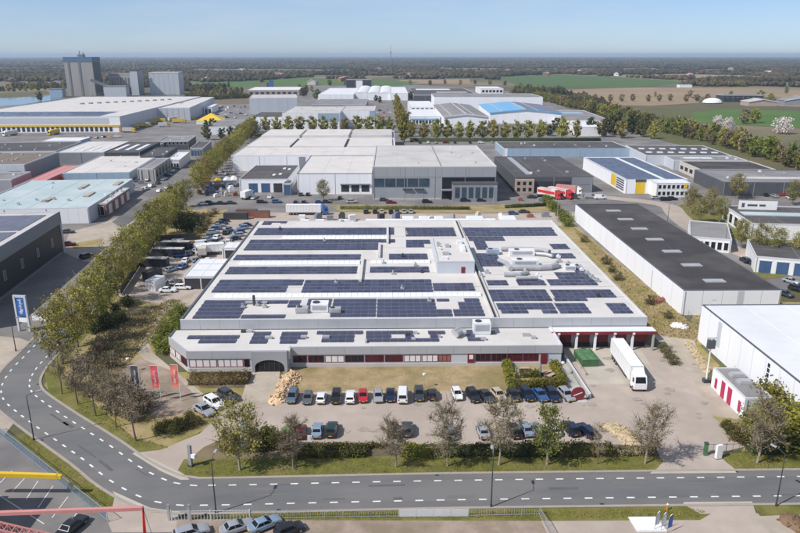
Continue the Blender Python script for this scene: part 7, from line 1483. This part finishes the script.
# ---------------------------------------------------------------- far woodland and haze
def woodland():
    m = bpy.data.materials.new('woodland_crowns'); m.use_nodes = True; n = m.node_tree.nodes; l = m.node_tree.links; b = n['Principled BSDF']; b.inputs['Roughness'].default_value = .95; b.inputs['Specular IOR Level'].default_value = .1
    g_ = n.new('ShaderNodeNewGeometry'); r = n.new('ShaderNodeValToRGB'); e = r.color_ramp.elements
    e[0].color = (.05, .042, .03, 1); e[1].color = (.095, .074, .052, 1)
    for p, c in ((.3, (.06, .05, .034, 1)), (.55, (.078, .062, .044, 1)), (.75, (.062, .062, .028, 1)), (.9, (.08, .078, .034, 1))): x = e.new(p); x.color = c
    l.new(g_.outputs['Random Per Island'], r.inputs[0])
    nz_ = n.new('ShaderNodeTexNoise'); nz_.inputs['Scale'].default_value = .0035; nz_.inputs['Detail'].default_value = 3; l.new(g_.outputs['Position'], nz_.inputs['Vector'])
    r2 = n.new('ShaderNodeValToRGB'); e2 = r2.color_ramp.elements; e2[0].position = .36; e2[0].color = (.55, .62, .6, 1); e2[1].position = .64; e2[1].color = (1.5, 1.3, 1.15, 1); x2 = e2.new(.5); x2.color = (1.0, 1.02, .85, 1); l.new(nz_.outputs[0], r2.inputs[0])
    mm = n.new('ShaderNodeMix'); mm.data_type = 'RGBA'; mm.blend_type = 'MULTIPLY'; mm.inputs[0].default_value = 1; l.new(r.outputs[0], mm.inputs[6]); l.new(r2.outputs[0], mm.inputs[7]); l.new(mm.outputs[2], b.inputs['Base Color']); MATS['woodland_crowns'] = m
    rs = np.random.RandomState(9); N = 150000
    rad = 800 * (14000/800) ** rs.uniform(0, 1, N); az = rs.uniform(-.80, .80, N)
    X = np.sin(az)*rad; Y = np.cos(az)*rad
    keep = Y > 700
    def nz(x, y, s, k): return np.sin(x/s + k + 1.7*np.sin(y/(s*1.9) + k)) * np.cos(y/(s*.6) + 2*k + 1.3*np.sin(x/(s*1.3)))
    dens = .55*nz(X, Y, 420, 1.2) + .5*nz(X*.55, Y, 170, 4.1) + .3*nz(X, Y, 60, 7.7)
    keep &= dens > .02
    for poly in CLEAR:
        P = np.array(poly); ins = np.zeros(N, bool); j = len(P)-1
        for i in range(len(P)):
            with np.errstate(all='ignore'):
                c = ((P[i,1] > Y) != (P[j,1] > Y)) & (X < (P[j,0]-P[i,0])*(Y-P[i,1])/(P[j,1]-P[i,1]+1e-9)+P[i,0])
            ins ^= c; j = i
        keep &= ~ins
    X, Y, rad = X[keep], Y[keep], rad[keep]; n_ = len(X)
    t = (1+5**.5)/2; ico = np.array([(-1,t,0),(1,t,0),(-1,-t,0),(1,-t,0),(0,-1,t),(0,1,t),(0,-1,-t),(0,1,-t),(t,0,-1),(t,0,1),(-t,0,-1),(-t,0,1)])/math.sqrt(1+t*t)
    fc = np.array([(0,11,5),(0,5,1),(0,1,7),(0,7,10),(0,10,11),(1,5,9),(5,11,4),(11,10,2),(10,7,6),(7,1,8),(3,9,4),(3,4,2),(3,2,6),(3,6,8),(3,8,9),(4,9,5),(2,4,11),(6,2,10),(8,6,7),(9,8,1)])
    Rr = np.maximum(3.4, rad*.0032)*rs.uniform(.6, 1.3, n_); Hh = np.clip(rs.normal(8.5, 2.4, n_), 4, 14)*np.where(rad > 5000, 1.2, 1)
    V = ico[None]*rs.uniform(.72, 1.2, (n_, 12, 1)); a = rs.uniform(0, 6.28, n_); ca, sa = np.cos(a)[:, None], np.sin(a)[:, None]
    Vx = (V[..., 0]*ca - V[..., 1]*sa)*Rr[:, None] + X[:, None]; Vy = (V[..., 0]*sa + V[..., 1]*ca)*Rr[:, None] + Y[:, None]; Vz = V[..., 2]*Hh[:, None]*.55 + Hh[:, None]*.5
    Q = (fc[None] + (np.arange(n_)*12)[:, None, None]).reshape(-1, 3)
    o = link('woodland', np_mesh('woodland', np.stack([Vx, Vy, Vz], -1).reshape(-1, 3), Q, ['woodland_crowns'])); tag(o, 'far-off brown and olive woodland reaching the horizon', 'woodland', kind='stuff')
CLEAR = [[(-507.9,529.1),(-1052.7,1116.5),(-539.8,1229.3),(-586.2,1380.2),(-319.6,1225.8),(-287.9,1623.5),(-148.3,1564.9),(25.4,1618.6),(197.4,1559.5),(205.5,1217.6),(216,1096.5),(222.9,683.6),(229.4,517.6),(201.7,313.3),(112.6,167.2),(2.1,132.1),(-101.5,141.5)],
 [(303.1,2060.7),(565.4,2385.6),(717.9,1804.2),(674.5,1608.4),(477.3,1363.5),(249.4,1367)], [(-311.2,1784.4),(-241.5,1978.7),(-71.8,1816.6),(72.8,1678.5),(61.4,1413.4),(-250,1464.5)], [(289.5,1250.6),(492.2,1406.6),(648.9,1404.2),(803.1,1242.6),(590,908.1),(342.2,780.7),(259.6,876.6)], [(264.8,894.5),(398.1,911.1),(545.4,838.2),(199.2,294.9),(200,395.5),(189.6,531.2)], [(610.4,2104.4),(961.2,2379.4),(1114.3,2147.2),(975,1876.5),(760.9,1879.9)],
 [(-444.6,1626),(-310.1,1749.8),(-256,1464.6),(-366.2,1335.9)], [(786.4,1606.7),(1063.9,1728.2),(892.2,1446.6),(750.7,1448.8)], [(-515.4,794.2),(-716.4,1111.2),(-613.6,1301.2),(-465.4,1031)], [(28.5,1815),(212.5,1888.5),(178.9,1587.5),(24.5,1562.2)]]
woodland()

mb = MB().box(-13000, 13000, -600, 15000, -2, 80)
hz = bpy.data.materials.new('haze_air'); hz.use_nodes = True; hn = hz.node_tree.nodes; hn.remove(hn['Principled BSDF'])
pv = hn.new('ShaderNodeVolumePrincipled'); pv.inputs['Color'].default_value = (.66, .82, 1.0, 1); pv.inputs['Density'].default_value = 9.5e-5; pv.inputs['Anisotropy'].default_value = .2
hz.node_tree.links.new(pv.outputs[0], hn['Material Output'].inputs['Volume']); MATS['haze_air'] = hz
tag(mb.build('haze', 'haze_air'), 'thin blue spring haze over the whole estate', 'haze', kind='stuff')
